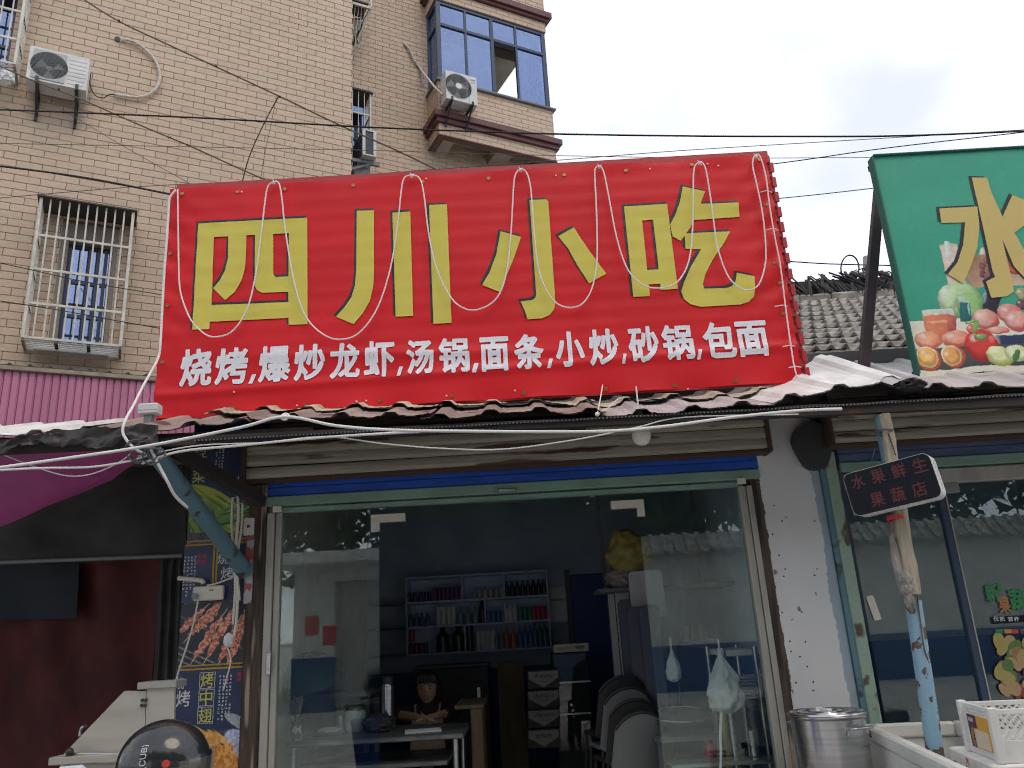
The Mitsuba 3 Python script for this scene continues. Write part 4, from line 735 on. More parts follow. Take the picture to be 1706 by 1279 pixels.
    '蔬': [[[4,20,8,22,8,47,10,49,17,49,18,47,18,24,20,24,20,50,24,53,7,54,6,55,6,61,8,62,25,63,24,66,7,66,5,67,6,74,7,75,24,75,25,79,26,80,34,80,35,78,36,75,53,75,53,79,55,80,63,80,64,79,64,75,83,75,84,74,84,67,83,66,64,66,64,62,63,61,65,59,83,59,84,58,84,51,83,50,75,50,83,41,83,39,82,38,76,35,76,18,78,18,78,25,79,26,81,26,86,23,86,15,85,13,83,11,80,10,72,10,69,11,67,13,66,18,66,38,62,38,63,37,63,13,62,12,55,12,53,13,53,38,51,37,51,25,49,20,46,15,42,12,37,9,35,9,30,14,30,15,34,17,34,18,7,12,5,14],[55,47,56,46,63,46,65,47,62,49,62,50,59,50],[36,66,35,62,40,59,53,59,51,62,53,64,53,66],[30,47,30,43,37,43,37,44,42,47,45,50,37,50,36,52],[30,27,32,26,38,28,40,27,40,26,41,26,41,37,40,37,40,35,39,34,30,34]]],
    '店': [[[3,15,8,24,10,34,11,43,11,70,12,71,42,71,42,72,39,76,40,77,41,78,49,79,52,76,55,71,82,71,84,70,84,63,83,62,54,62,54,55,80,55,81,53,81,47,80,46,54,45,54,40,76,40,77,39,77,12,77,11,68,10,66,12,66,13,36,13,35,11,34,10,27,10,25,11,25,38,26,40,43,40,43,62,22,62,22,46,21,34,19,24,16,17,13,10,11,9,9,10,4,13,3,14],[35,22,66,22,66,31,36,31]]],
    '新': [[[4,21,4,23,8,27,12,34,6,35,5,36,5,42,6,43,21,44,21,47,6,47,4,48,4,54,5,55,14,56,11,64,7,64,6,65,6,71,6,72,20,72,18,76,18,78,20,79,25,80,28,79,33,72,47,72,49,73,59,74,74,78,77,78,82,74,82,72,81,70,57,65,57,55,84,55,85,54,85,47,84,46,76,46,76,11,75,10,67,10,65,11,65,46,57,46,57,37,55,26,52,17,49,12,47,10,45,10,39,14,39,16,41,18,38,19,32,29,31,15,30,13,27,11,24,11,17,11,14,17,15,19,21,19,21,30,15,21,11,17,9,17],[32,44,46,43,47,47,32,47],[39,56,47,56,47,64,42,64],[40,35,44,28,45,28,46,34],[22,64,24,56,28,56,31,64]]],
    '韭': [[[6,14,7,20,31,20,31,29,9,29,9,30,9,35,31,36,31,45,11,45,11,51,31,51,31,60,10,60,10,66,31,66,31,77,39,77,39,20,50,20,50,77,58,77,58,66,80,66,80,60,58,60,58,51,79,51,79,45,58,45,58,36,80,36,81,30,80,30,58,30,58,20,82,20,83,14]]],
    '菜': [[[5,17,6,18,14,21,24,25,33,30,7,31,7,37,40,37,40,41,41,43,37,53,41,54,41,55,11,54,9,59,43,61,55,62,54,67,35,67,34,61,27,61,26,67,7,67,7,73,26,73,27,78,34,78,35,73,54,73,55,78,62,78,63,73,82,73,82,67,62,67,62,63,71,64,76,60,76,59,43,55,48,45,49,44,47,43,48,42,48,37,82,36,82,31,56,30,59,27,68,23,84,18,79,12,71,15,62,19,49,28,48,11,41,11,40,11,40,27,27,19,12,12,9,12]],[[60,41,70,55,77,54,74,48,66,39]],[[13,50,14,51,20,53,25,47,28,41,21,39,18,45]]],
    '特': [[[6,47,8,59,10,72,17,72,16,64,19,63,20,78,27,78,27,64,35,63,35,57,27,57,27,43,35,44,36,42,66,43,65,50,35,50,35,56,56,57,56,64,40,64,40,70,55,70,56,78,63,78,63,70,80,70,80,64,63,64,63,57,83,56,83,50,73,50,73,43,83,43,83,37,73,36,73,15,71,12,64,11,55,11,53,17,66,18,66,36,36,36,36,38,28,36,27,35,27,11,20,11,20,33,8,30,6,36,7,37,20,40,20,57,14,57,11,45]],[[40,33,46,35,53,29,57,23,51,20]]],
    '色': [[[5,54,6,55,13,59,21,65,27,72,32,79,39,77,36,72,59,72,62,70,63,69,54,58,75,58,75,31,68,31,67,34,24,34,24,21,25,19,29,18,69,18,73,19,75,21,77,30,78,30,84,28,83,22,81,16,76,13,69,12,31,12,25,12,20,14,17,17,16,19,16,52,15,52,10,49,9,48],[49,41,68,41,68,52,49,52],[24,59,25,58,44,58,51,66,31,66],[24,41,41,41,41,52,24,52]]],
    '美': [[[6,17,24,21,31,24,36,30,9,30,9,36,38,36,39,38,39,41,7,41,7,46,41,47,40,52,14,52,14,57,41,58,40,62,10,63,10,68,27,68,21,75,21,77,27,79,33,72,35,68,53,68,60,78,62,79,68,77,63,68,79,68,79,62,48,62,48,57,75,57,75,52,75,52,48,52,48,47,83,46,83,41,48,41,47,36,81,36,81,30,52,30,57,25,66,21,75,18,83,17,83,16,80,11,70,12,59,16,53,20,44,28,41,23,36,19,26,14,17,12,9,11]]],
    '食': [[[9,51,5,56,14,59,29,66,39,73,44,79,50,77,50,74,61,66,75,60,85,57,85,56,80,52,69,55,69,35,72,35,76,32,76,31,63,23,75,17,77,15,72,11,56,20,39,28,42,32,28,32,28,19,48,22,48,17,20,11,17,15,20,19,20,54],[45,31,56,27,64,31,45,32],[27,38,61,37,61,43,28,43],[28,53,28,48,61,48,61,53],[40,66,41,65,44,66,50,59,60,59,45,69],[30,59,30,59,41,59,38,64]]],
    '中': [[[10,65,40,65,41,78,48,78,48,65,79,65,79,30,71,30,71,34,48,34,48,11,41,11,40,34,18,34,17,30,10,30],[48,41,71,41,71,59,48,59],[18,41,40,41,40,59,18,59]]],
    '翅': [[[5,15,5,16,12,20,18,26,13,34,9,46,6,46,6,52,19,52,19,62,6,62,6,68,18,68,19,78,26,78,26,68,37,68,38,64,43,65,50,53,51,69,37,69,37,75,57,75,58,26,57,24,54,22,51,21,41,22,40,27,51,28,51,40,49,40,40,33,38,33,36,38,51,47,51,52,45,51,38,62,26,62,26,52,33,52,37,51,33,37,27,26,35,21,44,19,53,18,84,18,81,12,44,13,31,16,23,21,15,14,10,11,9,11],[16,45,19,36,22,32,27,39,29,46,16,46]],[[59,70,59,75,80,75,80,26,79,23,76,22,64,21,62,26,62,27,72,27,73,27,73,41,63,35,61,35,59,39,59,40,73,49,73,53,68,51,67,52,60,64,65,65,73,54,73,69]]],
    '优': [[[55,50,63,50,63,20,64,19,75,19,76,22,76,30,83,28,82,18,79,14,76,13,62,13,58,14,57,15,55,19]],[[25,16,33,22,39,31,43,41,45,53,44,55,27,55,27,61,45,61,46,77,53,77,53,77,53,61,72,61,70,65,61,73,62,75,66,76,78,65,73,61,83,61,83,55,52,55,51,45,49,35,43,23,38,16,31,11,30,11]],[[9,43,5,49,11,55,18,64,25,78,26,78,32,77,30,72,23,59,23,11,16,11,16,48,15,48,10,43]]],
    '质': [[[5,15,10,25,13,36,14,47,14,73,52,75,73,78,78,74,78,72,55,70,54,63,82,63,83,57,54,57,53,51,77,50,77,25,76,24,69,25,68,44,34,44,34,25,33,25,27,25,27,51,45,51,46,57,22,57,20,35,16,19,12,12],[21,63,46,63,47,68,22,67]],[[52,22,53,24,57,26,78,18,82,16,82,15,77,11,63,18]],[[20,15,20,16,34,20,41,24,44,27,47,31,47,43,55,43,54,29,51,24,46,19,36,14,25,11,24,11]]],
    '营': [[[7,66,7,72,25,72,26,78,33,78,33,72,55,72,56,78,63,78,63,72,82,72,82,66,63,66,63,61,56,61,55,66,33,66,33,61,26,61,25,66]],[[9,60,80,60,80,45,73,45,72,55,17,55,17,45,10,45]],[[16,32,74,32,74,11,67,11,66,13,24,13,23,10,16,10],[24,26,24,19,67,19,66,26]],[[22,36,22,51,68,51,68,36],[29,41,60,41,61,46,30,46]]],
    '养': [[[5,34,6,35,18,39,26,44,7,45,7,50,33,50,36,54,35,55,15,55,15,60,39,60,40,64,10,65,11,70,28,70,24,76,24,77,30,79,34,74,36,70,53,70,59,79,61,79,67,77,63,70,79,70,79,64,49,64,47,61,48,60,74,60,74,55,45,55,42,51,43,50,82,50,81,45,62,44,70,39,83,35,84,34,79,29,61,36,61,11,53,11,53,39,58,39,52,44,38,44,32,40,33,39,35,39,35,30,33,23,27,15,16,10,11,15,11,15,20,20,24,24,27,28,27,35,10,29]]],
    '大': [[[6,15,6,17,19,23,27,30,34,40,38,50,38,51,8,51,7,57,39,58,40,64,41,78,49,78,48,58,82,57,82,51,51,51,57,38,64,29,73,22,83,17,79,11,66,17,59,24,51,34,45,45,37,29,26,19,19,14,11,11]]],
    '旺': [[[32,20,54,20,54,42,38,42,38,48,54,48,54,67,36,67,36,73,82,73,82,67,62,67,62,48,80,48,80,42,62,42,62,20,83,20,84,14,32,14]],[[9,73,33,73,33,25,16,25,15,19,9,19],[16,52,26,52,26,67,16,67],[16,46,16,31,26,31,26,46]]],
    '二': [[[7,25,82,25,82,18,8,18,7,18]],[[14,68,75,68,75,61,14,61]]],
    '古': [[[7,59,7,65,40,65,41,78,48,78,49,65,82,65,82,59,48,59,49,44,74,44,74,11,66,11,65,14,24,14,23,11,16,10,15,11,15,44,16,44,40,44,40,59],[23,21,24,21,65,21,66,38,23,38]]],
    '南': [[[7,65,7,71,40,71,41,78,48,78,49,71,82,71,82,65,48,64,49,58,78,58,78,15,76,13,72,11,59,11,56,15,56,17,65,16,70,17,70,52,58,52,61,50,56,42,65,42,65,36,48,36,48,30,66,30,67,25,48,24,48,12,41,12,40,24,23,25,23,30,40,30,41,36,24,37,25,42,33,42,28,50,28,51,31,52,20,52,19,11,19,11,12,11,11,58,40,58,40,64],[35,52,40,45,40,42,48,42,54,52]]],
    '源': [[[68,31,74,33,83,21,84,18,77,16]],[[20,14,25,23,29,36,30,54,30,75,83,75,83,69,61,68,65,67,62,61,80,61,80,35,64,35,64,16,63,13,60,11,57,11,48,11,46,16,56,17,56,35,41,35,41,61,54,61,56,68,56,69,38,69,37,42,34,26,31,18,27,11,25,11],[48,41,72,41,73,46,48,46],[48,51,72,51,73,56,48,56]],[[34,19,40,24,45,32,51,31,51,29,46,22,40,15,34,18]],[[9,74,13,77,14,77,27,70,28,69,24,64,10,72]],[[7,15,20,39,21,39,26,36,26,35,14,12,13,12,12,12]],[[5,53,6,55,10,58,21,53,24,51,24,50,20,45]]],
    '娃': [[[5,15,5,17,13,22,18,30,7,38,12,57,5,58,5,63,13,64,13,64,16,78,22,78,20,64,33,63,31,47,27,32,36,24,36,23,33,20,54,20,54,31,36,31,36,37,54,37,54,45,62,45,62,37,80,37,80,31,62,31,62,20,83,20,83,14,30,14,30,20,24,25,17,17,10,11,9,11],[15,41,20,37,22,37,25,48,26,57,19,57]],[[34,46,35,52,54,53,54,62,38,62,38,68,54,68,54,78,62,78,62,68,79,68,79,62,62,62,62,53,82,52,82,46]]],
    '哈': [[[8,71,31,72,32,52,37,55,45,63,51,71,55,78,61,77,62,76,61,74,63,72,68,65,77,57,84,52,79,47,72,52,71,48,43,48,42,51,36,47,32,50,31,30,16,30,15,23,9,23,8,23],[58,67,48,55,68,55],[16,65,15,36,24,36,24,65]],[[39,41,75,41,76,11,68,11,67,14,47,14,46,10,39,10],[46,21,47,20,68,20,68,35,47,35]]],
    '烤t': [[[5,15,13,25,17,36,18,50,18,78,25,78,25,52,31,66,37,64,35,57,50,57,50,64,37,64,38,70,50,70,50,78,58,78,58,70,70,70,71,68,76,75,82,73,78,66,71,57,83,57,83,51,64,51,58,46,81,46,81,41,54,40,52,34,52,33,79,33,76,17,73,12,66,11,52,11,50,16,50,17,67,17,70,21,70,27,43,27,45,36,45,38,32,32,28,37,41,43,52,50,34,51,34,55,29,48,25,49,24,37,36,24,36,23,31,19,22,29,18,19,11,11,10,11],[58,57,61,57,67,64,58,64]],[[6,45,8,53,9,63,14,63,14,53,11,43]]],
    '烧t': [[[34,10,29,16,37,19,41,22,44,26,45,30,46,34,33,34,33,39,34,40,81,40,82,39,82,34,68,33,68,17,76,17,77,20,77,25,84,23,83,16,82,14,80,12,67,12,62,13,60,17,60,34,53,34,51,23,48,18,43,14]],[[5,15,13,26,17,37,18,51,18,78,25,78,25,52,30,66,35,64,35,68,47,69,46,78,53,78,55,69,80,71,81,66,74,65,79,63,80,61,74,56,65,51,70,48,75,47,76,50,77,55,82,52,82,47,79,42,71,41,67,43,58,48,45,44,39,43,35,48,35,48,44,50,53,53,54,54,49,63,39,62,36,62,29,48,25,50,24,38,35,25,35,23,30,20,22,29,19,23,13,14,9,11],[56,64,61,56,69,61,73,65,59,64]],[[6,46,9,52,11,63,16,63,16,54,12,44,11,43,7,45]]],
}
def glyph(ch, x0, x1, z0, z1):
    """The character's outline filling the rectangle."""
    ps = [(lambda rs: Polygon(rs[0], rs[1:]).buffer(0))([[(r[q], r[q + 1] * 316 / 272.0) for q in range(0, len(r), 2)] for r in p]) for p in GLYPH[ch]]
    u = union_all(ps); a, b, c, d = u.bounds
    return affinity.affine_transform(u, [(x1 - x0) / (c - a), 0, 0, (z1 - z0) / (d - b), x0 - a * (x1 - x0) / (c - a), z0 - b * (z1 - z0) / (d - b)])
def px_rect(x0, y0, x1, y1, Y):
    xm, ym = (x0 + x1) / 2, (y0 + y1) / 2
    return at(x0, ym, Y)[0], at(x1, ym, Y)[0], at(xm, y1, Y)[2], at(xm, y0, Y)[2]
C1, C2 = (280, 520, 3.2808), (780, 500, 3.0464)
ROW = [('烧', C1, 65, 201, 236, 402), ('烤', C1, 258, 193, 434, 393), ('爆', C1, 495, 184, 667, 381), ('炒', C1, 690, 173, 857, 371), ('龙', C1, 885, 167, 1046, 360), ('虾', C1, 1070, 155, 1236, 353), ('汤', C1, 1304, 149, 1451, 339), ('锅', C1, 1480, 139, 1646, 331),
       ('面', C2, 60, 184, 206, 361), ('条', C2, 234, 170, 382, 350), ('小', C2, 444, 157, 588, 337), ('炒', C2, 614, 143, 762, 328), ('砂', C2, 813, 131, 967, 314), ('锅', C2, 985, 124, 1143, 302), ('包', C2, 1194, 110, 1354, 293), ('面', C2, 1362, 104, 1521, 285)]
for ch, (ox, oy, s), x0, y0, x1, y1 in ROW:
    r = px_rect(ox + x0 / s, oy + y0 / s, ox + x1 / s, oy + y1 / s, SY - .01)
    part(bn, 'small_character', on_cloth(glyph(ch, *r).buffer(.0015), .006, .03), 'banner_white', smooth=True)
for (ox, oy, s), x0, y0, x1, y1 in ((C1, 440, 338, 480, 390), (C1, 1249, 295, 1285, 348), (C1, 1662, 278, 1700, 330), (C2, 18, 318, 50, 363), (C2, 399, 296, 432, 345), (C2, 778, 272, 806, 322), (C2, 1158, 250, 1190, 300)):
    a, b, c, d = px_rect(ox + x0 / s, oy + y0 / s, ox + x1 / s, oy + y1 / s, SY - .01)
    part(bn, 'comma', on_cloth(Polygon([(a, c), (a + (b - a) * .55, c), (b, d), (a + (b - a) * .42, d)]), .006), 'banner_white')
# brass eyelets and screws round the edge
GR = [(303, 322), (283, 421), (279, 508), (270, 603), (262, 690), (395, 318), (474, 314), (588, 307), (704, 302), (814, 296), (940, 290), (1043, 283), (1153, 273), (1266, 265), (1277, 339), (1291, 437), (1305, 521), (1326, 632), (1225, 634), (1125, 641), (1010, 647), (873, 655), (753, 660), (632, 666), (509, 674), (388, 680), (1300, 470)]
rng = random.Random(3)
for x, y in GR:
    p = at(x, y, SY - .012); p[1] = by(np.array([p[0]]), np.array([p[2]]))[0]
    if not bx0 - .01 < p[0] < bx1 + .03: p[1] = SY - .01
    part(bn, 'eyelet', cat(moved(trimesh.creation.torus(.0105, .0042, 14, 6), rx=math.pi / 2, x=p[0], y=p[1] - .004, z=p[2]), tube([p + [0, -.006, 0], p + [0, .004, 0]], .006, 8)), 'brass', smooth=50)
SC = [(402, 318), (710, 297), (926, 291), (1083, 280), (1179, 272), (1197, 275), (390, 653), (494, 674), (610, 667), (594, 668), (858, 650), (1147, 646), (373, 679), (744, 659)]
sc = []
for x, y in SC:
    p = at(x, y, SY - .012); p[1] = by(np.array([p[0]]), np.array([p[2]]))[0]; sc.append(tube([p + [0, -.008, 0], p + [0, .004, 0]], .0065, 8))
part(bn, 'screw_cap', cat(sc), 'cream_metal', kind='stuff')

# ------------------------------------------------------------------ white cords over the banner and along the eave
LOOP = [(296, 315), (297.5, 423), (299, 473), (305, 502), (319, 534), (341, 556), (359, 561), (384, 554), (404, 530), (416, 502), (427, 451), (436, 383), (441, 340), (446, 311), (456, 303), (465, 306), (470, 333), (474, 372), (485, 444), (499, 502), (517, 538), (546, 561), (571, 565), (596, 556), (621, 527), (639, 487), (654, 430), (664, 361), (668, 322), (673, 297), (686, 292), (699, 297), (706, 322), (715, 394), (729, 451), (751, 495), (772, 513), (794, 516), (820, 504), (836, 481), (846, 441), (852, 377), (855.5, 312), (859, 290), (867, 282), (877, 287), (884, 312), (888, 362), (895, 434), (906, 474), (924, 502), (945, 512), (967, 508), (983, 488), (992, 456), (995, 420), (993.6, 348), (991, 294), (992, 280), (999, 277), (1006, 287), (1014, 326), (1028, 398), (1046, 449), (1071, 474), (1096, 480), (1122, 474), (1140, 454), (1150, 423), (1154, 377), (1155, 330), (1156, 283), (1163, 271), (1170, 271), (1177, 287), (1186, 344), (1195, 409), (1211, 456), (1229, 477), (1247, 483), (1264, 474), (1274, 445), (1276, 413), (1271, 359), (1262, 312), (1254, 276), (1257, 260), (1266, 260), (1276, 294), (1282, 341), (1291, 395), (1300, 441), (1309, 513), (1319, 585), (1325, 618), (1334, 640)]
lp = np.array([at(x, y, SY - .045) for x, y in LOOP])
lp = curve(lp, 4)
cordk = solo('rope', tube(lp, .0054, 8), 'white_cord', 'white cord hung in long loops across the face of the red banner', 'cord', smooth=True)
for x, y in ((456, 303), (686, 292), (867, 282), (999, 277), (1166, 271), (1260, 260)):
    p = at(x, y, SY - .045); part(cordk, 'knot', cat(trimesh.creation.icosphere(1, .013).apply_translation(p + [0, .004, -.002]), beam(p + [-.012, .01, .03], p + [.012, 0, -.02], .004, .004), beam(p + [.016, .01, .02], p + [-.012, 0, -.016], .004, .004)), 'white_cord')
for i, (x, y) in enumerate(((1278, 317), (1288, 380), (1303, 508), (1316, 575), (1326, 610))):
    p = at(x, y, SY - .05); part(cordk, 'tie', tube([p + [-.045, .02, .0], p, p + [.05, .04, .004]], .0035, 6), 'white_cord')
def cord(pts, r, label, name='rope', m='white_cord', cat_='cord', group=None, k=6):
    """A cord through pixels on planes of given depth: (x, y, Y)."""
    return solo(name, tube(curve([at(*q) for q in pts], k), r, 8), m, label, cat_, group, smooth=True)
cord([(293, 316, -.44), (283, 330, -.44), (281, 350, -.44), (278, 400, -.45), (274, 450, -.45), (270, 520, -.46), (267, 575, -.48), (262, 600, -.5), (240, 640, -.65), (222, 676, -.85), (209, 700, -1.02), (205, 722, -1.05), (222, 745, -1.04), (246, 758, -1.0)], .0085, 'white cord running down the left edge of the red banner to the eave corner')
cord([(-60, 787, -1.12), (120, 762, -1.1), (250, 742, -1.08), (400, 712, -1.08), (475, 694, -1.06), (560, 709, -1.06), (650, 716, -1.06), (760, 718, -1.06), (900, 719, -1.06), (1010, 718, -1.06), (1100, 711, -1.06), (1220, 695, -1.06), (1330, 684, -1.06), (1402, 681, -1.04)], .0095, 'thickest white cable along the front of the awning, rising to the sheet edge at left', 'white_cable', cat_='cable')
cord([(236, 772, -1.0), (300, 752, -1.0), (400, 742, -1.0), (520, 730, -1.0), (640, 722, -1.0), (700, 719, -1.0)], .008, 'white cable from the blue strut along the shutter top to the right', 'white_cable', cat_='cable')
cord([(230, 760, -.98), (330, 742, -.98), (440, 737, -.98), (540, 727, -.98), (640, 739, -.98), (740, 747, -.98), (840, 748, -.98), (960, 732, -.98), (1060, 712, -.98), (1140, 695, -.98), (1330, 690, -.98)], .0045, 'thin white wire sagging across the rusty shutter', 'white_wire', cat_='wire')
cord([(-50, 786, -1.05), (60, 780, -1.05), (150, 778, -1.03), (215, 768, -1.0), (250, 757, -1.0)], .007, 'white wire from the left edge of the photo to the bundle at the strut', 'white_wire', cat_='wire')
cord([(0, 755, -.9), (60, 778, -.9), (110, 792, -.9), (150, 790, -.92), (195, 772, -.95), (225, 750, -1.0)], .004, 'thin pinkish wire drooping below the left awning edge', 'white_wire', cat_='wire')
cord([(248, 742, -1.02), (262, 770, -1.0), (278, 800, -.98), (292, 826, -.9), (312, 845, -.8)], .009, 'white cable hanging down beside the top of the blue strut', 'white_cable', cat_='cable')
rng = random.Random(21)
tw = []
for i in range(9):
    c0_ = at(243 + rng.uniform(-14, 14), 752 + rng.uniform(-12, 10), -1.0 - rng.uniform(0, .04)); ang = np.linspace(0, rng.uniform(3.5, 7), 16); ra, rb_ = rng.uniform(.03, .09), rng.uniform(.02, .06)
    tw.append(tube(c0_ + np.stack([ra * np.cos(ang), .02 * np.sin(ang * 2), rb_ * np.sin(ang)], 1), .005, 6))
solo('wire_bundle', cat(tw), 'grey_cable', 'tangle of thin wire tied round the eave corner at the top of the blue strut', 'wire bundle', smooth=True)
tp = at(995, 690, -1.03)
solo('tie_string', cat(tube([tp, at(1000, 665, -.9), at(1004, 641, -.46)], .0035, 6), tube([tp, at(1015, 678, -.9), at(1032, 662, -.55)], .003, 6), trimesh.creation.icosphere(1, .014).apply_translation(tp)), 'white_cord', 'thin white string tied from the banner foot to the edge of the grey awning sheet', 'string')
kp = at(475, 694, -1.05)
solo('tie_string', cat(moved(trimesh.creation.torus(.022, .007, 12, 6), rx=1.2, x=kp[0], y=kp[1], z=kp[2]), trimesh.creation.icosphere(1, .016).apply_translation(kp)), 'white_cord', 'white knot holding the thick cable to the awning edge under the first big character', 'string', smooth=True)
# light bulb
lb = at(1068, 722, -.80); lz = lb[2]
bulb = thing('light_bulb', 'white frosted light bulb, unlit, hanging under the awning before the shutter', 'light bulb')
part(bulb, 'globe', lathe([(0, -.075), (.02, -.072), (.04, -.06), (.053, -.038), (.057, -.012), (.052, .014), (.040, .036), (.028, .056), (.022, .075), (.0, .076)], 28, lb), mat('frosted', (0.72, 0.70, 0.66), 0.35), smooth=60)
part(bulb, 'socket', lathe([(0, .070), (.024, .072), (.026, .10), (.022, .14), (.0, .142)], 20, lb), 'cream_metal', smooth=40)
part(bulb, 'wire', tube([lb + [0, 0, .14], lb + [0, 0, .30]], .005, 6), 'white_cord')

# ------------------------------------------------------------------ green banner at right
GY = -0.62
gx_0, gz0, gz1 = at(1492, 440, GY)[0], at(1560, 626, GY)[2], at(1453, 262, GY)[2]
mat('banner_black', (0.02, 0.02, 0.025), 0.5)
gW, gH = 3.6, gz1 - gz0
def g_uv(px, py):
    q = at(px, py, GY); return (q[0] - gx_0), (q[2] - gz0)
def fruit_layers():
    """The printed picture: (kind, centre x, y, radii, turn, colour, second colour), in metres from the lower left corner of the print."""
    o = lambda cx, cy: (1480 + cx / 4.739, 380 + cy / 4.739)
    def E(cx, cy, rx, ry, a, c, c2): x, y = g_uv(*o(cx, cy)); k = .00084; return (0, x, y, rx * k, ry * k, a, srgb(*c), srgb(*c2))
    def R(cx, cy, rx, ry, a, c, c2): return (1,) + E(cx, cy, rx, ry, a, c, c2)[1:]
    return [R(520, 330, 75, 240, 0, (226, 205, 190), (205, 190, 180)), R(470, 170, 26, 75, .1, (222, 232, 224), (190, 205, 200)), E(760, 200, 40, 60, 0, (225, 215, 205), (190, 180, 170)), R(850, 330, 260, 150, 0, (150, 110, 80), (205, 180, 150)),
        E(775, 250, 32, 32, 0, (190, 120, 110), (110, 50, 55)), E(750, 300, 34, 34, 0, (150, 95, 95), (85, 40, 50)), E(800, 320, 32, 32, 0, (180, 120, 115), (95, 45, 55)), E(750, 360, 34, 34, 0, (140, 85, 90), (80, 40, 50)), E(795, 375, 34, 34, 0, (170, 110, 110), (90, 45, 55)),
        E(1000, 300, 70, 80, 0, (225, 110, 70), (180, 80, 50)), E(1140, 260, 90, 90, 0, (230, 120, 70), (190, 80, 45)), E(1350, 300, 120, 130, 0, (200, 50, 50), (130, 20, 30)), E(1600, 250, 140, 140, 0, (120, 160, 70), (70, 110, 40)),
        E(1060, 520, 60, 60, 0, (190, 190, 140), (110, 115, 80)), E(1050, 600, 46, 46, 0, (120, 90, 95), (60, 40, 50)), E(1110, 560, 46, 46, 0, (150, 110, 110), (70, 45, 55)), E(1250, 520, 120, 130, 0, (110, 150, 60), (60, 100, 30)), E(1500, 520, 160, 150, 0, (215, 170, 60), (190, 120, 30)), E(1800, 500, 170, 190, 0, (150, 40, 90), (90, 20, 60)), E(2200, 450, 260, 260, 0, (90, 140, 60), (50, 90, 40)),
        E(570, 560, 178, 150, -.2, (206, 228, 186), (150, 195, 125)), E(640, 610, 105, 120, 0, (176, 214, 150), (140, 190, 110)), E(470, 550, 80, 120, .3, (212, 230, 200), (180, 212, 165)),
        R(830, 520, 62, 230, .42, (50, 42, 70), (28, 26, 44)), E(770, 520, 14, 90, .40, (190, 200, 220), (90, 90, 120)), R(610, 665, 44, 88, .18, (40, 120, 118), (20, 80, 84)), R(585, 560, 34, 22, 0, (205, 225, 220), (160, 190, 185)), E(640, 640, 8, 60, .2, (170, 220, 215), (90, 160, 155)),
        R(400, 690, 128, 60, -.03, (222, 226, 214), (186, 196, 184)), R(400, 780, 112, 110, 0, (224, 140, 105), (206, 105, 78)), R(400, 735, 104, 10, 0, (240, 175, 140), (230, 150, 115)), R(505, 745, 36, 70, .2, (205, 120, 100), (170, 70, 65)),
        E(770, 720, 108, 96, 0, (238, 205, 190), (206, 90, 84)), E(960, 670, 104, 88, 0, (232, 170, 160), (205, 95, 90)), E(1020, 730, 108, 92, 0, (240, 200, 188), (208, 90, 86)), E(870, 805, 88, 34, 0, (240, 200, 180), (215, 120, 105)), E(1290, 720, 130, 110, 0, (236, 190, 90), (205, 130, 50)), E(1560, 740, 150, 120, 0, (220, 70, 60), (160, 30, 35)), E(1880, 730, 170, 130, 0, (235, 200, 90), (200, 140, 40)), E(2250, 760, 210, 150, 0, (190, 40, 45), (120, 20, 28)),
        R(1500, 875, 650, 72, 0, (40, 56, 96), (24, 34, 60)), E(320, 880, 110, 78, 0, (240, 190, 160), (226, 120, 84)), E(540, 875, 120, 76, 0, (240, 190, 165), (222, 95, 70)), R(700, 1010, 520, 92, 0, (84, 84, 86), (60, 62, 66)), R(1900, 1010, 800, 92, 0, (70, 76, 74), (50, 56, 56)),
        E(740, 930, 138, 148, 0, (226, 74, 66), (186, 36, 40)), E(660, 800, 40, 46, 0, (236, 120, 110), (206, 60, 56)), E(690, 860, 10, 60, .1, (244, 150, 140), (215, 70, 62)), E(820, 880, 26, 40, .5, (240, 130, 120), (210, 60, 56)), E(735, 860, 52, 30, 0, (150, 190, 120), (96, 150, 80)), E(690, 780, 22, 72, .45, (140, 185, 110), (100, 155, 80)), E(655, 740, 50, 16, -.2, (150, 195, 120), (110, 165, 90)),
        E(312, 1020, 100, 104, .1, (238, 150, 90), (226, 106, 60)), E(305, 1010, 88, 90, .1, (244, 232, 196), (240, 222, 180)), E(305, 1010, 76, 78, .1, (242, 196, 110), (240, 176, 96)), E(312, 1008, 20, 20, 0, (248, 226, 180), (244, 206, 140)),
        E(515, 1008, 96, 96, -.5, (236, 140, 84), (222, 98, 58)), E(500, 1002, 82, 86, -.5, (244, 232, 196), (240, 220, 176)), E(500, 1002, 70, 74, -.5, (238, 182, 110), (234, 160, 96)), E(880, 1014, 104, 88, .1, (220, 224, 120), (186, 200, 90)), E(872, 1000, 90, 74, .1, (232, 236, 190), (222, 228, 160)),
        E(1010, 980, 96, 72, .1, (232, 238, 200), (205, 222, 160)), E(1010, 1000, 26, 60, .5, (90, 140, 80), (60, 110, 60)), E(1250, 1000, 110, 86, 0, (226, 90, 60), (180, 50, 40)), E(1480, 1000, 120, 90, 0, (240, 190, 80), (215, 140, 50)), E(1750, 1010, 130, 90, 0, (120, 170, 80), (70, 120, 50)), E(2100, 1010, 170, 90, 0, (226, 90, 60), (180, 50, 40)),
        R(1500, 1130, 1500, 42, .0, (214, 220, 208), (190, 198, 188))]
FL = fruit_layers()
FU0, FV1 = g_uv(1508, 535)
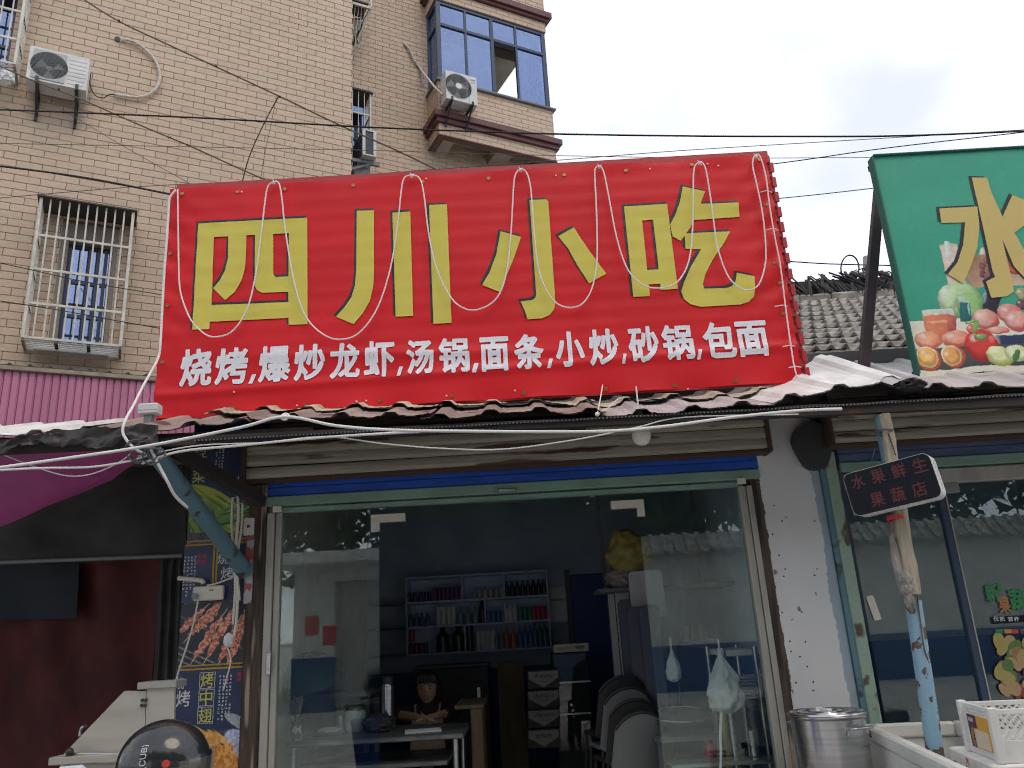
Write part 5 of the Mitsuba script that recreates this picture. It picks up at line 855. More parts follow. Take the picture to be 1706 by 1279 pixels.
def green_print(p, n, uv):
    x, y = mi.Float(uv.x) * gW, mi.Float(uv.y) * gH; wx, wy = x + .016 * (mikit.fbm(x * 30, y * 30, 5.0, 3) - .5), y + .016 * (mikit.fbm(x * 30, y * 30, 8.0, 3) - .5)
    c = mikit.mix((0.038, 0.37, 0.25), (0.033, 0.335, 0.225), mikit.fbm(x * 3, y * 5, 0.0, 2))
    c = dr.select(y < FV1, mi.Color3f(*srgb(226, 222, 208)), c)
    mot = 0.80 + 0.40 * mikit.fbm(x * 26, y * 26, 2.0, 4)
    for k, cx, cy, rx, ry, a, c1, c2 in FL:
        ca, sa_ = math.cos(a), math.sin(a); dx, dy = wx - cx, wy - cy
        u, v = (dx * ca - dy * sa_) / rx, (dx * sa_ + dy * ca) / ry
        d = dr.sqrt(u * u + v * v) if k == 0 else dr.maximum(dr.abs(u), dr.abs(v))
        t = dr.clip(0.55 * (u * 0.6 - v * 0.5 + 0.5) + 0.35 * d, 0, 1)
        pic = mikit.mix(c1, c2, t) * mot
        if k == 0 and rx > .03:
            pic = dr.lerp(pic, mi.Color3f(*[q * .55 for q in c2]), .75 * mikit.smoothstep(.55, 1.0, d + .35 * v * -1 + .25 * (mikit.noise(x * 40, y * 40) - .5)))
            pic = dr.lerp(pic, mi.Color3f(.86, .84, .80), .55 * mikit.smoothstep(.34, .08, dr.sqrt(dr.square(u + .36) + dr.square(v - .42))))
        c = dr.lerp(c, pic, mikit.smoothstep(1.0, 0.90, d))
    return c * (0.95 + 0.10 * mikit.fbm(x * 55, y * 55, 2.0, 2))
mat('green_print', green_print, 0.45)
def gy(x, z): return GY - .010 * (meshkit.fbm(np.stack([x * 2, z * 1.2, x * 0], -1), 3, 5) - .5) - .012 * (meshkit.fbm(np.stack([x * .8, z * 3, x * 0 + 4], -1), 2, 5) - .5)
def gcloth(u, v):
    x = gx_0 + u * gW; z = gz0 + v * gH - .02 * (1 - v) ** 6 * np.sin(u * 40) * .5; return np.stack([x, gy(x, z), z], 1)
gm, guv = grid(gcloth, 160, 80)
gb = thing('shop_banner', 'green banner with a printed heap of fruit and a big yellow character', 'banner')
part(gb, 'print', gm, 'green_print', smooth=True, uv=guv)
part(gb, 'hem', cat(box(gx_0 - .012, gx_0 - .001, GY - .02, GY + .05, gz0 + .02, gz1), box(gx_0, gx_0 + gW, GY - .022, GY + .05, gz1 + .001, gz1 + .016, .005)), mat('green_hem', (0.015, 0.11, 0.085), 0.5))
part(gb, 'hem', cat(box(gx_0 - .05, gx_0 + 1.2, GY - .035, GY - .015, gz0 - .03, gz0 - .006, .004)), 'cream_metal')
part(gb, 'frame', cat(beam([gx_0 + .03, GY + .07, gz0], [gx_0 + .03, GY + .07, gz1 - .02], .04, .04, up=(0, 1, 0)), box(gx_0, gx_0 + gW, GY + .05, GY + .09, gz1 - .06, gz1 - .02), box(gx_0, gx_0 + gW, GY + .05, GY + .09, gz0 + .02, gz0 + .06)), 'dark_beam')
def on_green(poly, off):
    ms = []
    for g in getattr(poly, 'geoms', [poly]):
        v, f = trimesh.creation.triangulate_polygon(g, engine='earcut'); v3, f3 = trimesh.remesh.subdivide_to_size(np.column_stack([v, np.zeros(len(v))]), f, .05)
        m = trimesh.Trimesh(np.stack([v3[:, 0], gy(v3[:, 0], v3[:, 1]) - off, v3[:, 1]], 1), f3, process=False)
        if m.face_normals[:, 1].mean() > 0: m.invert()
        ms.append(m)
    return cat(ms)
G_ = (1280, 220, 2.779, GY - .01)
wat = union_all([crop_poly([[(792, 352), (968, 343), (978, 430), (970, 530), (945, 605), (905, 700), (833, 656), (878, 600), (903, 520), (912, 416), (802, 420)]], *G_),
     crop_poly([[(943, 208), (1014, 210), (1035, 280), (1085, 390), (1130, 290), (1260, 345), (1225, 400), (1140, 465), (1190, 550), (1260, 620), (1340, 670), (1300, 740), (1215, 700), (1140, 620), (1085, 495), (1135, 700), (1140, 735), (1110, 757), (1035, 766), (1010, 690), (1052, 668), (1040, 640)]], *G_)])
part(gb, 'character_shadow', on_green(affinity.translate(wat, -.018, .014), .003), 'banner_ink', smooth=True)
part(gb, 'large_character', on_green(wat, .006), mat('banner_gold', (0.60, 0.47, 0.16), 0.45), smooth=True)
wat2 = glyph('果', gx_0 + 1.75, gx_0 + 2.6, gz0 + .45, gz1 - .2)
pa, pb = at(1468, 300, GY + .12), at(1437, 622, -.15)
pa = at(1467, 290, -.30)
solo('steel_post', beam(pa, at(1438, 626, -.30), .07, .05, up=(0, 1, 0), c=.004), mat('brown_steel', grainy((0.055, 0.035, 0.045), (0.04, 0.028, 0.032), 9, 9, 9), 0.6), 'dark brown steel post leaning behind the left edge of the green banner', 'post')
# ------------------------------------------------------------------ overhead wires
def wire(pts, r, label, m='black_cable', Y=1.0, knots=()):
    r *= .7; k = solo('overhead_wire', tube(curve([at(x, y, Y) for x, y in pts], 6), r, 6), m, label, 'wire', smooth=True)
    if knots: part(k, 'clamp', cat([moved(trimesh.creation.icosphere(1, r * 1.6), *at(x, y, Y - .01)) for x, y in knots]), 'black_iron')
    return k
wire([(100, -32), (130, -8), (196, 34), (280, 74), (360, 111), (465, 160), (570, 210), (660, 250), (745, 291), (800, 318)], .0115, 'thick brown service cable crossing the brick wall from top left to the banner', 'brown_cable', 1.2, [(198, 34), (360, 110), (466, 161), (570, 210), (662, 252)])
wire([(-40, 181), (120, 187), (350, 197), (600, 211), (800, 219), (930, 223), (1120, 226), (1300, 227), (1500, 226), (1740, 217)], .012, 'longest black wire, spanning the whole picture just above the banner', 'black_cable', .9)
wire([(-40, 238), (300, 244), (600, 250), (930, 259), (1200, 263), (1470, 262)], .0045, 'faint thin wire running level from the left edge behind the red banner top', 'grey_cable', .9)
wire([(-40, 92), (50, 132), (130, 163), (205, 196), (280, 228), (312, 241), (400, 281), (458, 306), (500, 324)], .010, 'brown cable from below the upper left air conditioner down to the banner', 'brown_cable', 1.0, [(98, 148), (284, 229), (312, 241)])
wire([(75, 165), (140, 204), (200, 240), (265, 277), (330, 313), (380, 340)], .0045, 'thin wire slanting over the bricks between the two brown cables and the banner corner', 'grey_cable', 1.0)
wire([(-40, 272), (60, 284), (160, 299), (282, 323), (330, 333)], .012, 'black wire from the left edge to the top left corner of the red banner', 'black_cable', .2)
wire([(-40, 333), (225, 311), (460, 300), (600, 291), (925, 267), (1130, 251), (1340, 238), (1740, 214)], .0055, 'thin wire rising gently to the right above the red banner', 'grey_cable', 1.3)
wire([(1240, 279), (1340, 266), (1480, 246), (1740, 216)], .007, 'bluish wire rising from the right corner of the red banner', 'blue_cable', 1.0)
wire([(1270, 333), (1370, 323), (1500, 308)], .007, 'short bluish wire between the two banners, upper one', 'blue_cable', 2.0)
wire([(1270, 432), (1340, 437), (1400, 440), (1530, 443)], .010, 'short dark wire between the two banners, just over the roof ridge', 'blue_cable', 3.0)
wire([(-40, 429), (55, 450), (145, 470), (270, 491), (320, 500)], .0055, 'upper of two thin wires across the barred window', 'black_cable', .6)
wire([(-40, 495), (90, 515), (200, 535), (268, 547), (320, 556)], .0055, 'lower of two thin wires across the barred window', 'black_cable', .6)
wire([(464, 161), (450, 186), (432, 222), (415, 262), (404, 302), (400, 330)], .008, 'dark drop wire hanging in a curve from the thick brown cable', 'black_cable', 1.2)
wire([(460, 163), (452, 205), (440, 262), (430, 325)], .004, 'pale thin string beside the dark drop wire', 'brown_cable', 1.2)
PYY = 16.0
up_ = thing('utility_pole', 'concrete utility pole with insulators showing above the tiled roof ridge', 'utility pole')
pt, pbm = at(1444, 428, PYY), at(1452, 520, PYY)
part(up_, 'pole', tube([[pt[0], PYY, 0], pbm, pt], [.24, .20, .11], 16), 'concrete', smooth=40)
def PB(x, y): return at(x, y, PYY - .3)
part(up_, 'crossarm', cat(beam(PB(1440, 446), PB(1480, 461), .10, .10), beam(PB(1392, 478), PB(1424, 456), .12, .02), *[beam(PB(1380 + i * 1.5, 484 - i * 4), PB(1424 + i * 1.5, 456 - i * 3.4), .03, .03) for i in range(3)], *[beam(PB(1390 + 9 * i, 480 - 6 * i), PB(1392 + 9 * i, 470 - 6 * i), .10, .05) for i in range(4)]), 'black_iron')
part(up_, 'insulator', cat(*[moved(trimesh.creation.icosphere(1, r), *PB(x, y)) for x, y, r in ((1391, 480, .07), (1404, 472, .08), (1419, 478, .11), (1420, 470, .08), (1425, 458, .10), (1472, 463, .12), (1476, 456, .08))], *[beam(PB(x, y), PB(x + 2, y + h), .14, .10) for x, y, h in ((1434, 455, 25), (1439, 462, 20), (1445, 455, 26))]), 'black_iron')
ang = np.linspace(0, 2 * math.pi, 40)
part(up_, 'cable_loop', tube([PB(1416 + 15 * math.cos(a), 447 + 22 * math.sin(a)) for a in ang], .022, 6), 'black_cable')
part(up_, 'jumper', cat(*[tube(curve([PB(*q) for q in pts], 4), .018, 5) for pts in (((1425, 460), (1432, 475), (1432, 482)), ((1405, 474), (1414, 482), (1424, 486)), ((1419, 478), (1421, 462), (1430, 450), (1440, 446)), ((1468, 464), (1469, 478), (1465, 486)), ((1476, 466), (1486, 475), (1500, 487)), ((1480, 460), (1500, 470), (1530, 482)), ((1392, 480), (1370, 496)), ((1437, 448), (1440, 470), (1436, 490)))]), 'black_cable')

# ------------------------------------------------------------------ food posters on the wall left of the glass front
PY = -.012
pxl, pxr = at(296, 1090, PY)[0], at(412, 1090, PY)[0]
pw = pxr - pxl
zs = [at(340, 700, PY)[2], at(355, 903, PY)[2], at(355, 1003, PY)[2], at(350, 1110, PY)[2], at(350, 1320, PY)[2]]
def layered(base, layers, noise_amp=.2, freq=34.0, mott=()):
    def fn(p, n, uv):
        x, y = mi.Float(uv.x), mi.Float(uv.y)
        m_ = mikit.fbm(x * freq, y * freq, 1.0, 4)
        c = base(x, y) if callable(base) else mi.Color3f(*base)
        for l in layers:
            k, cx, cy, rx, ry, a, c1, c2 = l[:8]
            ca, sa_ = math.cos(a), math.sin(a); dx, dy = (x - cx), (y - cy) * l[8]
            u, v = (dx * ca + dy * sa_) / rx, (-dx * sa_ + dy * ca) / ry
            if k == 2: v = v + .9 * (mikit.noise(u * 8 + cx * 31, cy * 17) - .5); d = dr.sqrt(u * u * .9 + v * v)
            else: d = dr.sqrt(u * u + v * v) if k == 0 else dr.maximum(dr.abs(u), dr.abs(v))
            cc = mikit.mix(c1, c2, mikit.smoothstep(.3, .7, m_)) if k != 3 else mikit.mix(c1, c2, mikit.smoothstep(.35, .65, mikit.fbm(u * 1.5, v * 11 + 3, 4.0, 3)))
            if k == 3: d = dr.sqrt(u * u + v * v)
            c = dr.lerp(c, cc, mikit.smoothstep(1.0, .90, d))
        return c * 1.45
    return fn
navy = lambda x, y: mikit.mix((.018, .026, .06), (.03, .045, .09), mikit.noise(x * 3, y * 3))
def a_(i): return (zs[i] - zs[i + 1]) / pw
A0, A1, A2, A3 = a_(0), a_(1), a_(2), a_(3)
LP1 = [(1, .5, .05, .6, .30, 0, (.06, .065, .085), (.03, .035, .05), 1), (3, .40, .26, .62, .26, -.6, (.30, .33, .05), (.05, .14, .025), A0), (3, .62, .20, .40, .14, .2, (.10, .24, .06), (.02, .09, .02), A0), (3, .18, .20, .24, .30, -1.2, (.16, .20, .05), (.03, .10, .02), A0), (0, .92, .13, .22, .10, .3, (.12, .02, .025), (.05, .015, .02), A0)]
LP1 += [(1, .75 + .05 * i, .36 - .06 * i, .26, .006, .55, (.45, .43, .38), (.35, .33, .3), A0) for i in range(5)]
LP3 = [(1, .5, .5, .9, .012, -.5 + .02 * i, (.10, .105, .11), (.06, .065, .07), A2) for i in range(1)] + [(1, .3, .16 - .1 * i, .7, .014, -.45, (.16, .165, .17), (.09, .09, .1), A2) for i in range(3)]
for cx, cy, L_, w_, a in ((.15, .72, .26, .052, .75), (.34, .74, .30, .055, .85), (.45, .80, .22, .055, .9), (.42, .45, .34, .062, 1.0), (.58, .50, .36, .062, 1.1), (.72, .36, .30, .056, 1.15), (.86, .50, .40, .066, 1.22), (.80, .24, .24, .05, 1.2)):
    LP3 += [(1, cx, cy, L_ * 1.45, .006, a, (.42, .38, .30), (.3, .27, .2), A2), (2, cx, cy, L_, w_, a, (.58, .27, .19), (.27, .08, .05), A2)]
LP4 = [(1, .5, .10, .7, .40, 0, (.06, .075, .10), (.035, .045, .07), 1), (0, .95, .36, .26, .16, -.7, (.42, .46, .62), (.26, .31, .50), A3), (0, .98, .52, .3, .08, -.5, (.28, .33, .36), (.2, .25, .3), A3), (2, .50, .36, .22, .30, 1.0, (.58, .34, .11), (.44, .22, .055), A3), (2, .30, .24, .20, .30, 1.25, (.60, .36, .14), (.48, .25, .08), A3), (2, .68, .20, .24, .34, 2.15, (.60, .33, .10), (.40, .15, .03), A3), (2, .45, .05, .22, .30, 1.5, (.56, .30, .08), (.40, .18, .04), A3), (2, .85, .04, .2, .24, .6, (.5, .22, .06), (.34, .12, .03), A3)]
BASES = [navy, navy, (.022, .026, .034), navy]
LAY = [LP1, [(1, .5, .5, .012, .5, 0, (.03, .03, .03), (.03, .03, .03), 1)], LP3, LP4]
NAMES = ['tall dark poster of green leeks with yellow characters, top of the column', 'navy poster with brush lettering and red characters, second from the top', 'poster of meat skewers on a dark grill', 'lowest navy poster with chicken wings and yellow-green characters']
posters = []
def scribble(x0, x1, z0, z1, cols, y, seed, sz):
    """Columns of print too small to read."""
    rng = random.Random(seed); out = []
    for i in range(cols):
        xc = x1 - (x1 - x0) * (i + .5) / cols; z = z1; zend = z0 + (z1 - z0) * (rng.uniform(0, .25) if i else 0)
        while z - sz > zend:
            if rng.random() > .07:
                for k in range(4):
                    if k % 2: a, b = xc - sz * .4 + rng.uniform(0, sz * .5), z - sz * .1; out.append(box(a, a + sz * .16, y - .0012, y, b - sz * rng.uniform(.4, .8), b))
                    else: b = z - sz * rng.uniform(.1, .8); out.append(box(xc - sz * rng.uniform(.2, .42), xc + sz * rng.uniform(.2, .42), y - .0012, y, b - sz * .13, b))
            z -= sz * 1.15
    return cat(out)
mat('ink_yellow', (0.50, 0.50, 0.12), 0.5); mat('ink_white', (0.58, 0.60, 0.62), 0.5); mat('ink_red', (0.50, 0.045, 0.05), 0.5); mat('ink_gold', (0.46, 0.28, 0.03), 0.5); mat('poster_board', (0.5, 0.5, 0.48), 0.6)
for i in range(4):
    z1, z0 = zs[i] - .004, zs[i + 1] + .004
    mat(f'poster_print_{"abcd"[i]}', layered(BASES[i], LAY[i]), 0.4)
    dx = (.012, 0, .004, -.004)[i]
    k = thing('poster', NAMES[i], 'poster'); posters.append(k)
    part(k, 'board', box(pxl + dx, pxr + dx, PY, PY + .022, z0, z1), 'poster_board')
    part(k, 'print', trimesh.Trimesh([[pxl + dx, PY - .002, z0], [pxr + dx, PY - .002, z0], [pxr + dx, PY - .002, z1], [pxl + dx, PY - .002, z1]], [[0, 1, 2], [0, 2, 3]], process=False), f'poster_print_{"abcd"[i]}', uv=np.array([[0, 0], [1, 0], [1, 1], [0, 1.0]]))
part(posters[0], 'yellow_line', box(pxl + .012, pxr, PY - .004, PY - .0022, zs[1] + .008, zs[1] + .017), 'ink_gold')
part(posters[1], 'yellow_line', cat(box(pxl + .004, pxr, PY - .004, PY - .0022, zs[1] - .018, zs[1] - .008), *[box(a, a + .012, PY - .004, PY - .0022, zs[2] + .008, zs[1] - .02) for a in (pxl + .20, pxl + .222)]), 'ink_gold')
part(posters[2], 'yellow_line', box(pxl + .01, pxr, PY - .004, PY - .0022, zs[3] + .006, zs[3] + .014), 'ink_gold')
part(posters[3], 'yellow_line', box(pxl + .01, pxr, PY - .004, PY - .0022, zs[3] - .018, zs[3] - .008), 'ink_gold')
def write(k, chars, m, Y=PY, thin=True):
    for ch, x0, y0, x1, y1 in chars:
        r = px_rect(x0, y0, x1, y1, Y); part(k, 'character', prism(glyph(ch, *r), .0015, Y - .0036), m)
write(posters[0], [('烤t', 323, 736, 345, 757), ('韭', 325, 757, 345, 776), ('菜', 321, 782, 342, 804)], 'ink_yellow')
write(posters[1], [('烧t', 362, 922, 381, 940), ('烤t', 368, 944, 390, 966)], 'ink_white')
write(posters[1], [('美', 328.5, 923, 335.5, 931), ('特', 337, 923, 344.5, 931), ('食', 328.5, 931.5, 335.5, 939), ('色', 337, 931.5, 344.5, 939)], 'ink_red')
write(posters[3], [('烤t', 334, 1120, 356, 1146), ('中', 333, 1149, 354, 1175), ('翅', 331, 1180, 353, 1204)], 'ink_yellow')
write(posters[3], [('烧t', 293, 1128, 307, 1148), ('烤t', 294, 1150, 317, 1177)], 'ink_white')
write(posters[3], [('美', 395, 1119, 403, 1127), ('特', 404.5, 1119, 412, 1127), ('食', 395, 1127.5, 403, 1135), ('色', 404.5, 1127.5, 412, 1135)], 'ink_red')
for k, (x0, y0, x1, y1), n, sd, sz in ((posters[0], (358, 733, 374, 800), 3, 2, .018), (posters[1], (304, 926, 327, 1000), 4, 3, .020), (posters[3], (363, 1124, 386, 1204), 4, 5, .019)):
    a, b, c, d = px_rect(x0, y0, x1, y1, PY); part(k, 'small_print', scribble(a, b, c, d, n, PY - .0024, sd, sz), 'ink_white', kind='stuff')
r = px_rect(331, 1119, 357, 1206, PY); cw = (r[3] - r[2]) / 3
part(posters[3], 'character_box', cat([cat(box(r[0], r[1], PY - .0034, PY - .0022, r[2] + cw * i + .003, r[2] + cw * i + .006), box(r[0], r[1], PY - .0034, PY - .0022, r[2] + cw * (i + 1) - .006, r[2] + cw * (i + 1) - .003), box(r[0], r[0] + .003, PY - .0034, PY - .0022, r[2] + cw * i + .006, r[2] + cw * (i + 1) - .006), box(r[1] - .003, r[1], PY - .0034, PY - .0022, r[2] + cw * i + .006, r[2] + cw * (i + 1) - .006)) for i in range(3)]), 'ink_white')
# power strip, pipe stub and cables in front of the posters
ps = thing('power_strip', 'white power strip fixed across the second poster', 'power strip')
r = px_rect(323, 976, 372, 1000, -.06)
part(ps, 'case', box(r[0], r[1], -.075, -.034, r[2], r[3], .008), 'cream_metal')
part(ps, 'socket_hole', cat([box(r[0] + (r[1] - r[0]) * f, r[0] + (r[1] - r[0]) * f + .008, -.0765, -.0745, r[3] - .035, r[3] - .024) for f in (.55, .63)]), 'black_iron')
part(ps, 'plug', tube([[r[0] + .02, -.076, r[2] + .03], [r[0] + .02, -.10, r[2] + .03]], .02, 12), 'ac_grey')
solo('pipe_stub', tube(curve([at(297, 963, -.06), at(318, 965, -.06), at(336, 967, -.06), at(339, 972, -.06)], 4), .016, 10), 'cream_metal', 'short white pipe stub sticking out left of the power strip', 'pipe', smooth=40)
for i, (pts, r_, lb_) in enumerate((([(388, 828, -.10), (386, 870, -.08), (389, 920, -.08), (392, 980, -.07), (388, 1040, -.07)], .009, 'left one of three pale cables running down the poster column'),
    ([(396, 812, -.12), (397, 860, -.1), (393, 920, -.08), (396, 990, -.07), (392, 1050, -.07), (384, 1068, -.08)], .010, 'middle one of three pale cables running down the poster column'), ([(404, 838, -.1), (402, 880, -.08), (395, 935, -.08), (399, 1000, -.07)], .008, 'right one of three pale cables running down the poster column'),
    ([(330, 1000, -.07), (322, 1040, -.07), (310, 1080, -.06), (297, 1120, -.06), (290, 1150, -.06)], .006, 'thin cable dropping from the power strip along the skewer poster edge'),
    ([(376, 1068, -.08), (384, 1100, -.07), (376, 1135, -.07), (372, 1150, -.07)], .005, 'thin tail of wire hanging over the lowest poster'), ([(345, 975, -.07), (360, 972, -.07), (385, 962, -.07), (390, 955, -.07)], .006, 'short cable from the power strip to the cables at its right'))):
    cord(pts, r_, lb_, 'pale_cable', 'cream_metal', 'cable')
tp = at(380, 1066, -.08)
solo('tape_wad', crumple(tp, (.03, .02, .045), 5, n=2), mat('white_tape', (0.66, 0.67, 0.70), 0.5), 'wad of white tape on a cable over the skewer poster', 'tape')
solo('paper_cone', hull([at(398, 790, -.1), at(390, 815, -.11), at(400, 818, -.11), at(396, 816, -.13)]), 'white_tape', 'small white pointed tag on the cables at the top of the poster column', 'tag')
r = px_rect(407, 863, 424, 892, -.055); sb_ = thing('switch_box', 'small white switch box on the dark post beside the strut foot', 'switch box')
part(sb_, 'plate', box(r[0], r[1], -.075, -.052, r[2], r[3], .004), 'cream_metal'); part(sb_, 'button', box((r[0] + r[1]) / 2 - .008, (r[0] + r[1]) / 2 + .008, -.08, -.0755, r[2] + .05, r[2] + .07), 'black_iron')
r = px_rect(408, 893, 424, 1005, -.055); solo('sticker_strip', box(r[0], r[1] - .01, -.058, -.0525, r[2], r[3]), mat('sticker_print', lambda p, n, uv: mikit.mix((.35, .36, .40), (.30, .08, .06), mikit.smoothstep(.45, .55, mikit.fbm(p.x * 30, p.y, p.z * 14, 2))), .5), 'narrow strip of torn coloured stickers on the dark post', 'sticker')
r = px_rect(233, 672, 262, 692, -1.0); q = at(247, 682, -.75)
wb_ = thing('junction_box', 'small white junction box on the awning beside the banner foot', 'junction box')
part(wb_, 'case', box(q[0] - .055, q[0] + .07, -.78, -.70, q[2] - .035, q[2] + .035, .008), 'ac_white'); part(wb_, 'lid_seam', box(q[0] - .056, q[0] + .07, -.781, -.7795, q[2] - .012, q[2] - .009), 'ac_grey'); part(wb_, 'foot', box(q[0] - .02, q[0] + .03, -.76, -.72, q[2] - .14, q[2] - .034), 'ac_grey')
# ------------------------------------------------------------------ the neighbour's covered stall at left
def folds(poly_pts, Y, amp, freq, seed, name, m, label, cat_, nu=70, nv=60, bulge=0.0, tilt=0.0):
    """A hanging cloth whose corners (four, from the upper left, clockwise) show at these pixels on the plane Y (or one Y each)."""
    Ys = Y if isinstance(Y, (list, tuple)) else [Y] * 4
    c = [at(x, y, yy) for (x, y), yy in zip(poly_pts, Ys)]
    def fn(u, v):
        p = ((1 - u)[:, None] * (v[:, None] * c[0] + (1 - v)[:, None] * c[3]) + u[:, None] * (v[:, None] * c[1] + (1 - v)[:, None] * c[2]))
        w = meshkit.fbm(np.stack([u * freq, v * 1.3, u * 0 + seed], -1), 3, seed) - .5
        p[:, 1] += amp * 2 * w + amp * .5 * np.sin(u * freq * 6 + 2 * v); p[:, 2] -= bulge * np.sin(math.pi * u) * (1 - v); return p
    g, _ = grid(fn, nu, nv)
    return solo(name, thick(g, [0, .003, 0]), m, label, cat_, smooth=60)
mat('purple_tarp', grainy((0.44, 0.085, 0.27), (0.36, 0.07, 0.23), 4, 4, 4), 0.5)
mat('black_tarp', grainy((0.05, 0.047, 0.046), (0.03, 0.03, 0.03), 5, 5, 5, 4), 0.6)
mat('red_cloth', grainy((0.13, 0.022, 0.022), (0.085, 0.015, 0.016), 6, 6, 3), 0.7)
mat('blue_cloth', (0.02, 0.03, 0.045), 0.7)
folds([(-90, 725), (268, 738), (185, 800), (-90, 915)], [-.7, -.7, -.1, -.1], .014, 3, 3, 'purple_tarpaulin', 'purple_tarp', 'purple tarpaulin under the left end of the awning', 'tarpaulin')
folds([(-90, 868), (300, 728), (310, 930), (-90, 945)], .75, .03, 2.2, 5, 'black_tarpaulin', 'black_tarp', 'sagging black tarpaulin above a pale bar, left of the posters', 'tarpaulin')
solo('tent_bar', tube([at(-90, 940, .7), at(304, 925, .7)], .016, 10), 'ac_grey', 'thin pale horizontal tent bar across the dark stall', 'bar', smooth=40)
folds([(-90, 925), (320, 915), (320, 1330), (-90, 1330)], 1.55, .05, 4, 8, 'red_curtain', 'red_cloth', 'dark red cloth hung as the back of the left stall', 'curtain')
folds([(-90, 942), (130, 938), (128, 1030), (-90, 1034)], 1.42, .02, 2, 9, 'blue_cloth', 'blue_cloth', 'dark blue cloth hung over the red curtain at the left edge', 'cloth')
folds([(268, 925), (306, 920), (298, 1140), (250, 1150)], 1.0, .03, 3, 4, 'black_drape', 'black_tarp', 'narrow black drape between the red curtain and the posters', 'drape')
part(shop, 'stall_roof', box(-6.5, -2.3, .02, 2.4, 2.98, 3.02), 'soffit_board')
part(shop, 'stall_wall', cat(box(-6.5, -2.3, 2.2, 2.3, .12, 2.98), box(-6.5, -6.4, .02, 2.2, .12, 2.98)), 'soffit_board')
# stainless food cart with sloping side
def atz(px, py, z):
    d = ray(px, py); return EYE + d * (z - EYE[2]) / d[2]
mat('cart_steel', grainy((0.44, 0.42, 0.37), (0.38, 0.36, 0.32), 3, 3, 14, 3), 0.42, 0.35)
ct = thing('food_cart', 'pale steel food cart with a sloping side panel, beside the food posters', 'food cart')
CY = -.55
def cp(x, y): q = at(x, y, CY); return (q[0], q[2])
cpx = [cp(207, 1151), cp(243, 1151), cp(238, 1320), cp(90, 1320), cp(104, 1258)]
part(ct, 'side_panel', prism(Polygon(cpx), .02, CY), 'cart_steel')
part(ct, 'side_panel', prism(Polygon([cp(244.5, 1146), cp(291, 1143), cp(287, 1330), cp(239, 1330)]), .02, CY), 'cart_steel')
part(ct, 'back_panel', prism(Polygon(cpx), .02, CY + .75), 'cart_steel')
q0_, q1_ = cp(231, 1138), cp(300, 1133)
part(ct, 'top', box(q0_[0], q1_[0] - .015, CY - .02, CY + .14, q0_[1] - .035, q0_[1] + .005, .004), mat('cart_top', (0.33, 0.33, 0.31), 0.4, 0.3))
part(ct, 'step', cat(prism(Polygon([cp(143, 1203), cp(160, 1203), cp(160, 1195), cp(172, 1195), cp(166, 1230), cp(130, 1240)]), .3, CY + .2)), 'cart_steel')
part(ct, 'handle', tube(curve([at(143, 1209, CY + .15), at(137, 1211, CY + .1), at(134, 1218, CY + .1), at(133, 1226, CY + .1)], 4), .008, 8), 'steel')
part(ct, 'hinge', cat([tube([at(x, y, CY - .001), at(x, y, CY - .012)], .010, 8) for x, y in ((237, 1166), (243, 1166), (236, 1175), (242, 1175))] ), 'black_iron')
part(ct, 'rail', cat(tube([at(118, 1256, CY - .05), at(330, 1256, CY - .05)], .010, 10), tube([at(122, 1267, CY - .08), at(330, 1267, CY - .08)], .020, 12)), 'steel', smooth=40)
part(ct, 'tray', box(cp(97, 1262)[0], cp(215, 1262)[0], CY - .10, CY + .02, cp(97, 1271)[1], cp(97, 1258)[1], .004), 'cart_steel')
part(ct, 'tap', cat(tube([at(115, 1250, CY - .08), at(113, 1274, CY - .08)], .016, 10), moved(trimesh.creation.icosphere(2, .022), *at(116, 1252, CY - .08))), 'black_iron', smooth=40)
part(ct, 'body', box(cp(150, 1275)[0], cp(300, 1275)[0], CY + .02, CY + .75, .2, cp(104, 1268)[1] - .02), 'cart_steel')
part(ct, 'leg', cat([box(x - .02, x + .02, CY + y, CY + y + .04, .12, .75) for x in (cp(110, 1275)[0], cp(296, 1275)[0]) for y in (.03, .7)]), 'steel')
# ------------------------------------------------------------------ scooter and helmet at the lower left
hc = at(273, 1262, -2.3)
hm = thing('helmet', 'glossy black scooter helmet with a clear visor and a red dot', 'helmet')
mat('helmet_black', (0.012, 0.014, 0.016), 0.12, 0.0, 0.6, clearcoat=0.8)
hs = trimesh.creation.icosphere(4, 1.0); v = hs.vertices
R_ = .152
v2 = v * np.array([.93, 1.12, 1.0]); v2[:, 2] = np.where(v2[:, 2] < 0, v2[:, 2] * .95, v2[:, 2])
keep = ~((v2[hs.faces].mean(1)[:, 2] < -.78))
hmesh = trimesh.Trimesh(v2 * R_, hs.faces[keep], process=False); hmesh.remove_unreferenced_vertices()
def HT(m): return moved(m, x=hc[0], y=hc[1], z=hc[2] - .02, rz=math.radians(80), rx=math.radians(-4))
part(hm, 'shell', HT(hmesh), 'helmet_black', smooth=True)
part(hm, 'liner', HT(moved(hmesh, s=.93)), 'soffit_board', smooth=True)
